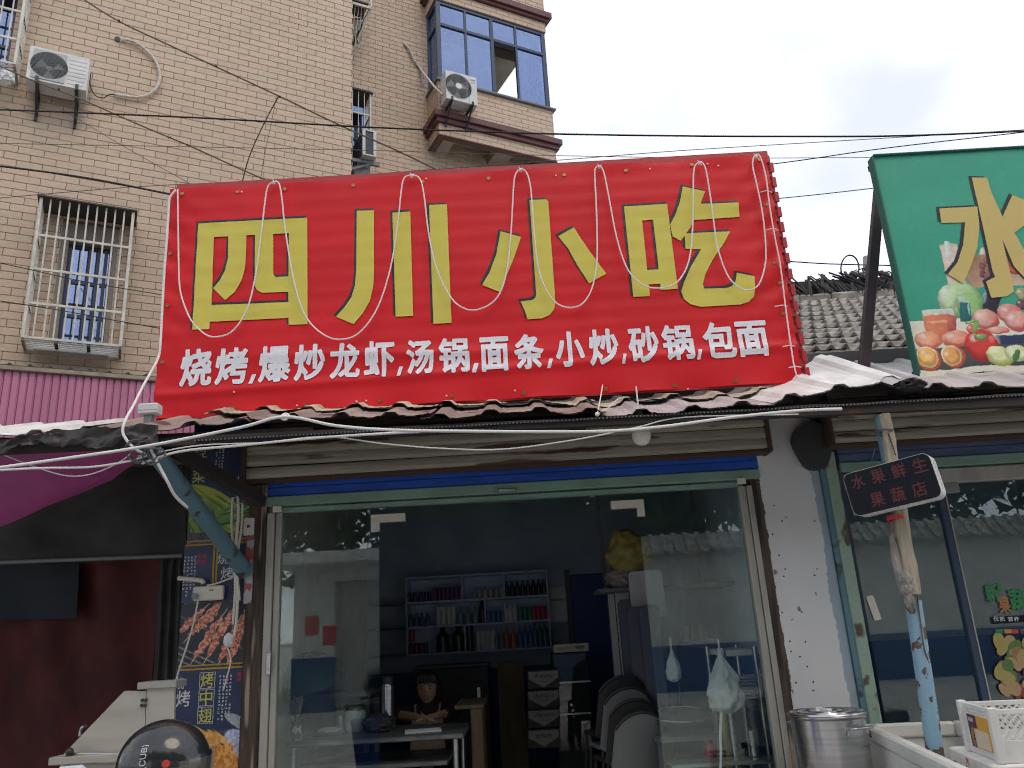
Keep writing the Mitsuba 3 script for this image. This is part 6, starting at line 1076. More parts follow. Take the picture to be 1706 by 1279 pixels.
# visor: a patch of a larger shell over the front
def dome(az0, az1, el0, el1, r, nu=24, nv=14):
    def fn(u, w):
        a, e = az0 + u * (az1 - az0), el0 + w * (el1 - el0); x = np.stack([np.cos(e) * np.sin(a) * .93, -np.cos(e) * np.cos(a) * 1.12, np.sin(e)], 1); return x * r
    return grid(fn, nu, nv)[0]
scene['visor_material'] = {'type': 'thindielectric', 'int_ior': 1.6, 'specular_transmittance': rgb(0.72, 0.76, 0.74)}
part(hm, 'visor', HT(dome(-.80, .80, -.75, .10, R_ * 1.035)), 'visor', smooth=True)
part(hm, 'rim', HT(thick(dome(-.85, .85, .09, .15, R_ * 1.04), [0, 0, -.003])), 'helmet_black', smooth=True)
part(hm, 'face_opening', HT(dome(-.74, .74, -.70, .06, R_ * 1.006)), 'soffit_board', smooth=True)
def on_shell(poly, r, az, el, roll):
    ms = []
    for g in getattr(poly, 'geoms', [poly]):
        vv, ff = trimesh.creation.triangulate_polygon(g, engine='earcut'); c_, s_ = math.cos(roll), math.sin(roll)
        a = az + (vv[:, 0] * c_ - vv[:, 1] * s_) / r; e = el + (vv[:, 0] * s_ + vv[:, 1] * c_) / r
        x = np.stack([np.cos(e) * np.sin(a) * .93, -np.cos(e) * np.cos(a) * 1.12, np.sin(e)], 1) * r; ms.append(trimesh.Trimesh(x, ff, process=False))
    return cat(ms)
tm = meshkit.text_mesh('(CUB)', .022, .001)
tv, tf = tm.vertices, tm.faces[(tm.triangles[:, :, 2] > .0005).all(1)]
a_s = -1.50 - tv[:, 1] / R_ * 1.0 + .06; e_s = .28 + (tv[:, 0] - tv[:, 0].mean()) / R_
xs_ = np.stack([np.cos(e_s) * np.sin(a_s) * .93, -np.cos(e_s) * np.cos(a_s) * 1.12, np.sin(e_s)], 1) * R_ * 1.008
part(hm, 'lettering', HT(trimesh.Trimesh(xs_, tf, process=False)), mat('helmet_white', (0.6, 0.6, 0.6), 0.4))
part(hm, 'red_dot', HT(on_shell(Point(0, 0).buffer(.013), R_ * 1.012, -1.02, .06, 0)), 'ink_red')
part(hm, 'side_stripe', HT(on_shell(Polygon([(-.012, -.06), (.012, -.05), (.01, .015), (-.008, .012)]), R_ * 1.01, -1.95, -.15, -.2)), 'helmet_white')
part(hm, 'side_stripe', HT(on_shell(Polygon([(-.01, -.03), (.012, -.03), (.008, .02), (-.01, .0)]), R_ * 1.012, -1.35, -.42, -.7)), 'helmet_white')
sc_ = thing('scooter', 'electric scooter whose mirror just shows at the bottom edge, left of the helmet', 'scooter')
sx, sy_ = hc[0], hc[1]
def SC_(m): return moved(m, x=sx, y=sy_)
sz_ = hc[2] - .16
part(sc_, 'seat', SC_(hull([[-.14, -.35, sz_ - .12], [.14, -.35, sz_ - .12], [-.15, .42, sz_ - .10], [.15, .42, sz_ - .10], [-.12, -.33, sz_], [.12, -.33, sz_], [-.13, .40, sz_ + .0], [.13, .40, sz_ + .0]])), 'black_tarp')
part(sc_, 'body', SC_(hull([[-.16, -.3, sz_ - .13], [.16, -.3, sz_ - .13], [-.18, .5, sz_ - .12], [.18, .5, sz_ - .12], [-.13, -.3, .35], [.13, -.3, .35], [-.1, .55, .4], [.1, .55, .4]])), 'blue_bar')
part(sc_, 'footboard', SC_(box(-.16, .16, -.85, -.25, .28, .36, .02)), 'black_tarp')
part(sc_, 'front_shield', SC_(hull([[-.2, -.95, .35], [.2, -.95, .35], [-.15, -.80, .95], [.15, -.80, .95], [-.2, -.85, .35], [.2, -.85, .35], [-.12, -.74, .95], [.12, -.74, .95]])), 'blue_bar')
for y in (-1.05, .5): part(sc_, 'wheel', SC_(moved(trimesh.creation.torus(.19, .055, 28, 12), ry=math.pi / 2, y=y, z=.245)), 'black_tarp', smooth=True); 
for y in (-1.05, .5): part(sc_, 'hub', SC_(moved(tube([[-.05, 0, 0], [.05, 0, 0]], .15, 20), y=y, z=.245)), 'ac_grey')
part(sc_, 'handlebar', SC_(tube([[-.34, -.70, .98], [-.1, -.76, 1.0], [.1, -.76, 1.0], [.34, -.70, .98]], .018, 10)), 'black_iron', smooth=40)
mm = at(117, 1300, -2.95)
part(sc_, 'mirror', moved(box(-.04, .04, -.012, .012, -.055, .04, .01), *mm, rz=.3), 'steel')
part(sc_, 'mirror_stalk', tube([mm + [0, .01, -.03], [sx - .30, sy_ - .70, .98]], .008, 8), 'black_iron')
# ------------------------------------------------------------------ poles and the small LED sign in front of the second shop
mat('sky_blue_paint', rusty((0.22, 0.37, 0.48), (0.10, 0.065, 0.06), 21, 0.575, 0.625), 0.55)
mat('bamboo', grainy((0.38, 0.325, 0.245), (0.25, 0.21, 0.16), 60, 60, 5), 0.65)
pb0, pb1 = at(1569, 1330, -.97), at(1521, 1000, -.97); pb2 = at(1464, 692, -.93)
ap = thing('awning_post', 'round sky-blue post with flaking paint holding up the awning at right', 'post')
part(ap, 'pole', tube([[pb0[0] - .02, -.97, .12], pb0, pb1], .043, 18), 'sky_blue_paint', smooth=40)
part(ap, 'upper_pole', tube([pb1 + [0, .0, -.02], pb2], .030, 14), 'teal_paint', smooth=40, label='thinner dark teal upper length of the post')
bm0, bm1 = at(1520, 990, -1.045), at(1474, 690, -1.01)
pts = np.linspace(bm0, bm1, 9); bp = thing('bamboo_pole', 'pale bamboo pole lashed to the upper half of the blue post', 'pole')
part(bp, 'stem', tube(curve(pts + np.array([[.004 * math.sin(i * 2.1), 0, 0] for i in range(9)]), 4), np.linspace(.045, .031, 33) + .003 * (np.arange(33) % 11 == 5), 14), 'bamboo', smooth=60)
for x, y in ((1478, 716), (1492, 810), (1512, 950), (1516, 968), (1519, 982)):
    p = at(x, y, -1.04); part(bp, 'lashing', cat(*[moved(trimesh.creation.torus(.046 + .001 * k, .004, 16, 5), rx=.15 * (k - 1), ry=.1, x=p[0] - .004, y=p[1] + .03, z=p[2] + .010 * (k - 1)) for k in range(3)]), 'grey_cable')
p = at(1497, 861, -1.04); solo('red_string', cat(*[moved(trimesh.creation.torus(.047, .006, 18, 6), rx=.1 * (k - 1), x=p[0], y=p[1] + .02, z=p[2] + .010 * (k - 1)) for k in range(3)], beam(p + [-.04, -.02, 0], p + [-.065, -.01, -.10], .004, .004)), mat('red_twine', (.60, .05, .04), .5), 'red string tied round the bamboo pole under the LED sign', 'string', smooth=True)
wr_ = at(1499, 958, -1.0)
mat('grey_rag', grainy((.30, .285, .26), (.19, .18, .165), 25, 25, 9), .8)
rgk = solo('rag', crumple(wr_ + [.012, -.05, -.055], (.055, .040, .085), 31, n=4), 'grey_rag', 'grey rag wrapped round the blue post where the bamboo ends', 'rag', smooth=True)
part(rgk, 'tail', cat(crumple(wr_ + [-.022, -.045, .06], (.026, .02, .15), 33, n=4), crumple(wr_ + [.0, -.06, -.11], (.03, .022, .09), 35, n=4)), 'grey_rag', smooth=True)
cord([(1527, 985, -1.02), (1534, 1040, -1.02), (1540, 1080, -1.02), (1549, 1112, -1.0), (1548, 1130, -.99)], .0035, 'thin dark wire hanging along the blue post below the rag', 'thin_wire', 'brown_cable', 'wire')
cord([(1480, 722, -1.05), (1488, 745, -1.06), (1492, 758, -1.08)], .003, 'fine wire from the bamboo pole down to the LED sign, right of it', 'thin_wire', 'black_cable', 'wire')
cord([(1459, 745, -1.0), (1454, 760, -1.02), (1452, 768, -1.05)], .003, 'fine wire holding the LED sign, left of the poles', 'thin_wire', 'black_cable', 'wire')
lc = at(1484, 808, -1.16); dl = np.linalg.norm(lc - EYE)
yaw, roll = math.radians(-38), math.radians(-6.5)
LWd, LHt = .465, .245
def LT(m): return moved(moved(m, ry=roll), *lc, rz=yaw)
ls = thing('led_sign', 'small tilted sign with a black face and dull red characters on the bamboo pole', 'sign')
rr = Polygon([(-LWd / 2, -LHt / 2), (LWd / 2, -LHt / 2), (LWd / 2, LHt / 2), (-LWd / 2, LHt / 2)]).buffer(-.04).buffer(.04, 6)
part(ls, 'case', LT(prism(rr, .115, 0)), mat('led_case', (.66, .66, .66), .4))
part(ls, 'face', LT(prism(rr.buffer(-.003), .006, -.006)), mat('led_face', (.012, .013, .02), .6, 0.0, .15))
cs = []
for ch, x, z in (('水', -.195, .022), ('果', -.085, .022), ('鲜', .025, .022), ('生', .135, .022), ('果', -.125, -.10), ('蔬', -.015, -.10), ('店', .095, -.10)):
    cs.append((ch, prism(glyph(ch, x - .0, x + .075, z, z + .082).buffer(-.0008), .0012, -.0075)))
for ch, m in cs: part(ls, 'character', LT(m), mat('led_red', grainy((.12, .010, .012), (.045, .008, .010), 260, 260, 260, 2), .5) if 'led_red_material' not in scene else 'led_red')
part(ls, 'vent_dots', LT(cat([box(LWd / 2 - .001, LWd / 2 + .0012, y, y + .005, z, z + .004) for z in np.arange(-.08, .085, .010) for y in (.04, .06, .08)])), 'ac_grey', kind='stuff')

# ------------------------------------------------------------------ pot on its stove, white trough, crate and foam boxes
pc = at(1376, 1182, -.55); PR = .218
pz = pc[2] - .01
mat('pot_steel', grainy((.60, .60, .61), (.50, .50, .51), 3, 3, 70, 2), .20, .95)
pot = thing('stock_pot', 'big steel stock pot with a ringed flat lid, in front of the white pillar', 'pot')
PH = .31
part(pot, 'body', lathe([(0, -PH), (PR * .86, -PH), (PR * .91, -PH + .02), (PR * .93, -PH * .5), (PR * .94, -.03), (PR * 1.01, -.018), (PR * 1.01, -.012), (PR * .93, -.012), (0, -.012)], 64, [pc[0], pc[1], pz]), 'pot_steel', smooth=35)
lid = [(PR * 1.0, -.012), (PR * 1.015, -.004), (PR * 1.0, .003), (PR * .93, .004), (PR * .90, -.004), (PR * .76, -.003), (PR * .73, .006), (PR * .62, .007), (PR * .59, -.001), (PR * .46, 0), (PR * .43, .008), (PR * .30, .009), (PR * .28, -.004), (PR * .14, -.006), (PR * .12, .004), (0, .006)]
part(pot, 'lid', lathe(lid, 64, [pc[0], pc[1], pz]), 'pot_steel', smooth=35)
for s in (1, -1):
    a = math.radians(-62) if s > 0 else math.radians(118)
    d_, q_ = np.array([math.cos(a), math.sin(a), 0]), np.array([-math.sin(a), math.cos(a), 0]); o_ = np.array([pc[0], pc[1], pz - .075])
    part(pot, 'handle', tube(curve([o_ + d_ * PR * .93 - q_ * .075 + [0, 0, -.035], o_ + d_ * PR * .95 - q_ * .075, o_ + d_ * (PR + .035) - q_ * .065 + [0, 0, .006], o_ + d_ * (PR + .035) + q_ * .065 + [0, 0, .006], o_ + d_ * PR * .95 + q_ * .075, o_ + d_ * PR * .93 + q_ * .075 + [0, 0, -.035]], 4), .0065, 8), 'pot_steel', smooth=True)
stv = thing('stove', 'black iron gas stove under the stock pot', 'stove'); zs_ = pz - PH
part(stv, 'burner', cat(*[moved(trimesh.creation.torus(r, .016, 40, 8), x=pc[0], y=pc[1], z=zs_ - .05) for r in (PR * .95, PR * .55)], *[beam([pc[0] + .06 * math.cos(a), pc[1] + .06 * math.sin(a), zs_ - .022], [pc[0] + .25 * math.cos(a), pc[1] + .25 * math.sin(a), zs_ - .022], .02, .04) for a in np.arange(5) * 2 * math.pi / 5]), 'black_iron')
part(stv, 'cabinet', cat(box(pc[0] - .42, pc[0] + .20, pc[1] - .3, pc[1] + .3, .14, zs_ - .075, .01)), 'cart_steel')
part(stv, 'pan_ring', moved(trimesh.creation.torus(.10, .012, 32, 8), x=at(1280, 1272, -.6)[0], y=-.6, z=zs_ - .05), 'steel', smooth=True)
tw_ = thing('white_trough', 'long white trough with a raised rim and a dark hole, right of the pot', 'trough')
zt = at(1440, 1206, -.25)[2]
tA, tB = np.array([at(1440, 1206, -.25)[0], -.25]), atz(1592, 1277, zt)[:2]
dT = (tB - tA) / np.linalg.norm(tB - tA); nT = np.array([-dT[1], dT[0]]);  nT = nT if nT[0] > 0 else -nT
LT_, WT_ = 2.0, .55
def TR(m):                                      # local: x along the trough towards the street, y across (away from the pot), z up
    v = m.vertices; w = np.column_stack([tA[0] + v[:, 0] * dT[0] + v[:, 1] * nT[0], tA[1] + v[:, 0] * dT[1] + v[:, 1] * nT[1], zt + v[:, 2]])
    f = m.faces if dT[0] * nT[1] - dT[1] * nT[0] > 0 else m.faces[:, ::-1]; return trimesh.Trimesh(w, f, process=False)
mat('trough_white', grainy((.60, .60, .57), (.52, .52, .49), 5, 5, 5), .45)
part(tw_, 'side', TR(box(0, LT_, 0, .03, -.62, -.085, .006)), 'trough_white')
part(tw_, 'rim', cat(TR(box(-.01, LT_ + .01, -.012, .05, -.08, 0, .012)), TR(box(-.01, LT_ + .01, WT_ - .05, WT_, -.08, 0, .012)), TR(box(-.01, .05, .05, WT_ - .05, -.08, 0, .012)), TR(box(LT_ - .05, LT_ + .01, .05, WT_ - .05, -.08, 0, .012))), 'trough_white')
part(tw_, 'floor', cat(TR(box(0, LT_, .03, WT_ - .03, -.3, -.28)), TR(box(0, LT_, WT_ - .03, WT_, -.62, -.085)), TR(box(0, .03, .03, WT_ - .03, -.62, -.085))), 'trough_white')
part(tw_, 'drain_hole', TR(moved(lathe([(0, 0), (.02, 0), (.022, .004), (0, .004)], 16), x=.16, y=-.0125, z=-.038, rx=math.pi / 2)), 'black_iron')
part(tw_, 'leg', cat(*[TR(box(x, x + .05, y, y + .05, -zt + .12, -.62)) for x in (.05, LT_ - .1) for y in (.02, WT_ - .08)]), 'ac_grey')
# crate
zc_ = at(1648, 1182, -1.75)[2]
cF = np.array([at(1650, 1181, -1.75)[0], -1.75]); cBk = atz(1590, 1166, zc_)[:2]
dC = (cBk - cF) / np.linalg.norm(cBk - cF); nC = np.array([-dC[1], dC[0]]); nC = nC if nC[0] > 0 else -nC
LC, WC, HC_ = .36, .52, .215
def CR(m, lift=0.0):                             # local: x from the near corner along the end panel to the back, y along the front to the right
    v = m.vertices; w = np.column_stack([cF[0] + v[:, 0] * dC[0] + v[:, 1] * nC[0], cF[1] + v[:, 0] * dC[1] + v[:, 1] * nC[1], zc_ + v[:, 2] + lift])
    f = m.faces if dC[0] * nC[1] - dC[1] * nC[0] > 0 else m.faces[:, ::-1]; return trimesh.Trimesh(w, f, process=False)
mat('crate_white', grainy((.68, .68, .66), (.60, .60, .58), 7, 7, 7), .4)
crt = thing('plastic_crate', 'white lattice plastic crate with an orange label on its end, on the foam boxes', 'crate')
def lattice(along, x0, x1, fixed, z0, z1):
    """Crossed bars filling a panel; along: axis index of its length."""
    out = []
    def put(a, b):
        p = lambda t, z: [t, fixed, z] if along == 0 else [fixed, t, z]
        out.append(beam(p(*a), p(*b), .007, .010, up=(0, 1, 0) if along == 0 else (1, 0, 0)))
    h = z1 - z0; t = x0 - h
    while t < x1:
        for s in (0, 1):
            a0_, a1_ = max(t, x0), min(t + h, x1)
            if a1_ - a0_ > .01:
                za, zb = z0 + (a0_ - t), z0 + (a1_ - t)
                if s: za, zb = z0 + z1 - za, z0 + z1 - zb
                put((a0_, za), (a1_, zb))
        t += .034
    return cat(out)
for nm_, along, x1, fx in (('end_panel', 0, LC, .006), ('end_panel', 0, LC, WC - .006), ('front_panel', 1, WC, .006), ('back_panel', 1, WC, LC - .006)):
    posts = np.linspace(0, x1, 3 if along == 0 else 5)
    ms = [box(0, x1, fx - .006, fx + .006, -.022, 0, .002) if along == 0 else box(fx - .006, fx + .006, 0, x1, -.022, 0, .002)]
    ms += [box(0, x1, fx - .006, fx + .006, -HC_, -.125, .002) if along == 0 else box(fx - .006, fx + .006, 0, x1, -HC_, -.125, .002)]
    ms += [box(a - .010, a + .010, fx - .007, fx + .007, -.125, -.022) if along == 0 else box(fx - .007, fx + .007, a - .010, a + .010, -.125, -.022) for a in posts]
    ms.append(lattice(along, 0, x1, fx, -.125, -.022))
    part(crt, nm_, CR(cat(ms)), 'crate_white')
for x in (0, LC): 
    for y in (0, WC): part(crt, 'corner_post', CR(box(x - .018, x + .018, y - .018, y + .018, -HC_, .008, .004)), 'crate_white')
part(crt, 'floor', CR(box(.01, LC - .01, .01, WC - .01, -HC_ + .004, -HC_ + .012)), 'crate_white')
part(crt, 'label', CR(box(.05, .30, -.0045, -.0015, -.185, -.045)), mat('label_orange', (.62, .33, .04), .5))
part(crt, 'label', CR(cat(box(.20, .30, -.0066, -.0048, -.10, -.045), box(.245, .30, -.0066, -.0048, -.185, -.101))), mat('label_purple', (.07, .03, .06), .5))
part(crt, 'label', CR(box(.075, .24, -.0064, -.0048, -.18, -.105)), mat('label_cream', (.62, .52, .38), .5))
part(crt, 'label_picture', CR(cat(*[moved(lathe([(0, 0), (.018, 0), (.018, .001), (0, .001)], 16), x=x, y=-.0068, z=z, rx=math.pi / 2) for x, z in ((.268, -.135), (.262, -.165), (.255, -.115))])), mat('label_brown', (.32, .14, .04), .5))
part(crt, 'label_print', CR(box(.225, .285, -.0084, -.0068, -.075, -.058)), mat('label_lilac', (.45, .30, .45), .5))
mat('foam_white', grainy((.68, .66, .64), (.60, .58, .56), 30, 30, 30), .7)
fb = thing('foam_box', 'white foam box with red printed characters, carrying the lattice crate', 'foam box')
part(fb, 'lid', CR(box(-.03, LC + .16, -.05, WC + .12, -HC_ - .13, -HC_ - .002, .008)), 'foam_white')
part(fb, 'body', CR(box(-.015, LC + .145, -.035, WC + .105, -HC_ - .34, -HC_ - .132, .008)), 'foam_white')
for i, ch in enumerate('二古南源'):
    g_ = glyph(ch, .01 + i * .075, .075 + i * .075, -HC_ - .105, -HC_ - .058); m = trimesh.util.concatenate([trimesh.creation.extrude_polygon(q, .0015, engine='earcut') for q in getattr(g_, 'geoms', [g_])])
    v = m.vertices.copy(); m.vertices = np.stack([-.0303 - v[:, 2], v[:, 0], v[:, 1]], 1)
    part(fb, 'red_character', CR(m), 'ink_red')
for i, ch in enumerate('二古南古旺'):
    x1_ = LC + .12 - i * .075; g_ = glyph(ch, 0, .050, -HC_ - .095, -HC_ - .055); m = trimesh.util.concatenate([trimesh.creation.extrude_polygon(q, .0015, engine='earcut') for q in getattr(g_, 'geoms', [g_])])
    v = m.vertices.copy(); m.vertices = np.stack([x1_ - v[:, 0], -.0503 - v[:, 2], v[:, 1]], 1); part(fb, 'red_character', CR(m), 'ink_red')
m = trimesh.util.concatenate([trimesh.creation.extrude_polygon(q, .0015, engine='earcut') for q in getattr(glyph('大', 0, .045, -HC_ - .045, -HC_ - .012), 'geoms', [glyph('大', 0, .045, -HC_ - .045, -HC_ - .012)])])
v = m.vertices.copy(); m.vertices = np.stack([.30 - v[:, 0], -.0503 - v[:, 2], v[:, 1]], 1); part(fb, 'red_character', CR(m), 'ink_red')
sup = thing('stacked_foam_box', 'plain lower foam box under the printed one at the right edge', 'foam box')
part(sup, 'body', CR(box(-.015, LC + .145, -.035, WC + .105, -zc_ + .12, -HC_ - .345, .008)), 'foam_white'); part(sup, 'lid', CR(box(-.03, LC + .16, -.05, WC + .12, -HC_ - .385, -HC_ - .3445, .006)), 'foam_white')
# sticker picture on the second shop's glass
gy_ = -.004
sk = thing('window_sticker', 'sticker of green and orange characters over a heap of vegetables on the right-hand glass door', 'sticker')
mat('sticker_green', (.03, .22, .07), .5); mat('sticker_orange', (.42, .17, .06), .5)
for ch, r, m in (('新', (1642, 972, 1664, 1003), 'sticker_green'), ('鲜', (1661, 970, 1671, 986), 'sticker_green'), ('果', (1664, 994, 1684, 1022), 'sticker_orange'), ('蔬', (1682, 980, 1712, 1017), 'sticker_green')):
    part(sk, 'character', prism(glyph(ch, *px_rect(*r, gy_)), .001, gy_), m)
r = px_rect(1653, 1025, 1740, 1037, gy_); part(sk, 'strip', box(r[0], r[1], gy_ + .0015, gy_ + .0025, r[2], r[3]), 'led_face')
for i, ch in enumerate('优质营养'):
    rr_ = px_rect(1655 + i * 10 + (i > 1) * 4, 1027, 1664 + i * 10 + (i > 1) * 4, 1035, gy_); part(sk, 'character', prism(glyph(ch, *rr_), .001, gy_), 'ink_white')
for i, (x0, c_) in enumerate(((1659, 'sticker_green'), (1673, 'ink_gold'), (1685, 'ink_red'), (1700, 'sky_blue_paint'))):
    r = px_rect(x0, 1048, x0 + 12, 1055, gy_); part(sk, 'tab', box(r[0], r[1], gy_, gy_ + .001, r[2], r[3]), c_)
rng = random.Random(12)
vc = [mat('veg_a', (.30, .17, .08), .5), mat('veg_b', (.10, .18, .05), .5), mat('veg_c', (.28, .05, .04), .5), mat('veg_d', (.40, .28, .14), .5), mat('veg_e', (.36, .30, .10), .5)]
for i in range(46):
    fy = rng.random(); x, y = 1662 + fy * 8 + rng.uniform(0, 75), 1068 + fy * 90; q = at(x, y, gy_)
    e = affinity.rotate(affinity.scale(Point(q[0], q[2]).buffer(1, 10), rng.uniform(.02, .05), rng.uniform(.025, .06)), rng.uniform(0, 180)); part(sk, 'vegetable', prism(e, .0006, gy_ + .0012 - i * .00006), vc[i % 5])
r = px_rect(1450, 992, 1462, 1033, .0); solo('tape_strip', beam([r[0] + .01, 0.003, r[3]], [r[1] - .01, .003, r[2]], .05, .003, up=(0, 1, 0)), 'cream_metal', 'cream strip of tape stuck on the glass of the second shop', 'tape')
# ------------------------------------------------------------------ inside the first shop
YT = .45
tl, tr_ = at(476, 1240, YT), at(772, 1221, YT)
zt_ = tr_[2]
mat('table_steel', grainy((.20, .21, .21), (.13, .135, .135), 7, 7, 7), .4, .6)
tb = thing('work_table', 'stainless steel work table just behind the left pane, with a lower shelf', 'table')
part(tb, 'top', box(tl[0], tr_[0], YT, YT + .75, zt_ - .035, zt_, .006), 'table_steel')
zl = at(700, 1268, YT + .1)[2]
part(tb, 'shelf', box(tl[0] + .03, tr_[0] - .12, YT + .06, YT + .70, zl - .03, zl, .004), 'table_steel')
for x in (tl[0] + .04, tr_[0] - .06):
    for y in (YT + .04, YT + .69): part(tb, 'leg', tube([[x, y, .125], [x, y, zt_ - .035]], .02, 10), 'steel', smooth=40)
mat('paper', (.55, .56, .55), .7)
solo('paper_pad', moved(box(-.13, .13, -.09, .09, 0, .012, .002), *at(705, 1218, YT + .22)[:2], zt_ + .001, rz=.15), 'paper', 'white pad of paper on the table in front of the woman', 'paper')
def on_table(px, y): q = at(px, 1200, y); return q[0]
def skewer_cup(px, y, h, r, m, label, seed, n=26, L=.13):
    x = on_table(px, y); t = thing('skewer_holder', label, 'skewer holder')
    part(t, 'cup', cat(lathe([(r * .96, 0), (r, h), (r - .004, h), (r * .96 - .004, .004), (0, .004), (0, 0), (r * .96, 0)], 24, [x, y, zt_])), m, smooth=40)
    rng = random.Random(seed)
    part(t, 'skewers', cat([tube([[x + rng.uniform(-1, 1) * r * .6, y + rng.uniform(-1, 1) * r * .6, zt_ + .01], [x + rng.uniform(-1, 1) * r * 1.1, y + rng.uniform(-1, 1) * r * 1.0, zt_ + h + L * rng.uniform(.6, 1.0)]], .003, 5) for _ in range(n)]), 'bamboo', kind='stuff')
mat('cup_pattern', lambda p, n, uv: mikit.mix((.03, .03, .03), (.55, .55, .5), mikit.smoothstep(.52, .56, mikit.fbm(p.x * 40, p.y * 40, p.z * 26, 2))), .4)
skewer_cup(494, .62, .17, .040, 'cup_pattern', 'black and white patterned cup of wooden skewers, nearest the left frame', 5)
skewer_cup(567, .95, .12, .032, 'steel', 'small steel cup of pale skewers in the middle of the left pane', 6, 18, .09)
x = on_table(592, .95); t = thing('tub', 'pale lidded tub beside the small steel cup of skewers', 'tub')
part(t, 'body', lathe([(0, 0), (.065, 0), (.075, .02), (.078, .13), (.07, .145), (0, .146)], 28, [x, .95, zt_]), 'crate_white', smooth=40); part(t, 'lid', lathe([(0, .145), (.05, .147), (.052, .17), (.03, .175), (0, .176)], 24, [x, .95, zt_]), 'ac_grey', smooth=40)
x = on_table(646, .95); t = thing('flask', 'tall shiny steel flask with a black top, left of the woman', 'flask')
part(t, 'body', lathe([(0, 0), (.045, 0), (.048, .01), (.048, .30), (.04, .32), (0, .32)], 28, [x, .95, zt_]), 'pot_steel', smooth=40); part(t, 'cap', lathe([(0, .32), (.042, .322), (.042, .37), (.02, .385), (0, .386)], 24, [x, .95, zt_]), 'black_iron', smooth=40)
x = on_table(548, .8); t = thing('tray', 'flat steel tray with a pale cloth on the work table', 'tray'); part(t, 'dish', box(x - .10, x + .10, .72, .9, zt_, zt_ + .02, .006), 'steel'); part(t, 'cloth', crumple([x, .8, zt_ + .035], (.08, .07, .02), 9), 'paper')
x = on_table(625, .75); solo('black_bag', crumple([x + .02, .8, zt_ + .06], (.13, .10, .07), 14), 'black_tarp', 'crumpled dark plastic bag on the table at the edge of the left pane', 'bag')
ln = at(512, 1125, 1.2); t = thing('domed_wok', 'dull green upturned wok leaning at the back of the left pane', 'lid'); part(t, 'dome', moved(lathe([(0, .14), (.1, .13), (.2, .09), (.27, .02), (.28, 0), (.27, 0), (.2, .08), (0, .13)], 32), *ln, rx=.5), mat('lid_green', (.06, .085, .06), .5), smooth=40); part(t, 'knob', moved(trimesh.creation.icosphere(2, .03), *(ln + [0, -.06, .13])), 'black_iron')
sdt = thing('side_table', 'low side table under the green lid', 'table'); part(sdt, 'top', box(ln[0] - .35, ln[0] + .5, 1.22, 1.75, ln[2] - .18, ln[2] - .15), 'inside_grey'); part(sdt, 'leg', cat(*[box(ln[0] + a, ln[0] + a + .04, b, b + .04, .125, ln[2] - .18) for a in (-.33, .44) for b in (1.24, 1.7)]), 'inside_grey')
# wooden counter end
mat('brown_wood', grainy((.14, .095, .055), (.10, .068, .04), 30, 30, 3), .6)
wq0, wq1 = at(784, 1180, 1.0), at(804, 1180, 1.0)
wc = thing('wooden_cabinet', 'brown wooden cabinet end standing right of the steel table', 'cabinet')
part(wc, 'post', box(wq0[0], wq1[0], .95, 1.05, .125, wq0[2], .006), 'brown_wood'); part(wc, 'top', box(wq0[0] - .12, wq1[0] + .01, .95, 1.6, wq0[2] + .001, wq0[2] + .03, .004), 'brown_wood'); part(wc, 'panel', box(wq0[0] + .01, wq1[0] - .01, 1.05, 1.58, .125, wq0[2]), 'brown_wood')
# ---- wall shelves with bottles and cans
SHY = 4.12
mat('shelf_board', (.50, .60, .74), .6)  # boards painted pale blue to carry the tint of the lens flare
s0x, s1x = at(679, 1010, SHY)[0], at(914, 1010, SHY)[0]
SZ = [at(797, 1090 - 7, SHY)[2], at(797, 1041 - 3, SHY)[2], at(797, 997, SHY)[2], at(797, 956, SHY)[2]]
sh = thing('wall_shelf', 'pale wall shelves of drinks at the back of the shop', 'shelf')
part(sh, 'back_board', box(s0x, s1x, YB - .035, YB - .006, SZ[0], SZ[3]), 'shelf_board')
for i, z in enumerate(SZ): part(sh, 'board', box(s0x - .01, s1x + .01, SHY - .10, YB - .036, z - .022, z, .003), 'shelf_board')
for px_, i in ((679, 0), (679, 1), (679, 2), (914, 0), (914, 1), (914, 2), (774.5, 0), (809, 1), (772, 2), (842, 2)):
    x = at(px_, 1020, SHY)[0]; part(sh, 'divider', box(x - .009, x + .009, SHY - .095, YB - .037, SZ[i] + .001, SZ[i + 1] - .023), 'shelf_board')
part(sh, 'side_board', cat(*[box(s0x - .45, s0x - .02, SHY - .08, YB - .006, z - .022, z) for z in SZ[:3]]), 'inside_grey')
def bottle(r, h, neck=True):
    return [(0, 0), (r, 0), (r, h * .55), (r * .95, h * .62), (r * .42, h * .78), (r * .38, h * .97), (r * .42, h), (0, h)] if neck else [(0, 0), (r * .9, 0), (r, .006), (r, h - .008), (r * .85, h), (0, h)]
def col(n, c, rough=.3): return mat(n, c, rough, 0.0, .6)
BT_ = dict(purple=col('can_purple', (.07, .03, .10)), violet=col('can_violet', (.13, .03, .16)), pale=col('bottle_pale', (.42, .40, .40)), ink=col('bottle_ink', (.03, .03, .06)), teal=col('bottle_teal', (.04, .13, .16)), blue=col('bottle_blue', (.06, .16, .36)), white=col('bottle_white', (.62, .64, .66)), green=col('can_green', (.03, .22, .15)), red=col('can_red', (.40, .025, .05)), black=col('jug_dark', (.02, .025, .025)), orange=col('label_orange_b', (.52, .20, .05)), plum=col('bottle_plum', (.10, .03, .05)), clear=col('bottle_clear', (.22, .30, .36)))
crop5 = lambda x: 620 + x / 5.018
ORD = ('first', 'second', 'third', 'fourth', 'fifth', 'sixth', 'seventh', 'eighth')
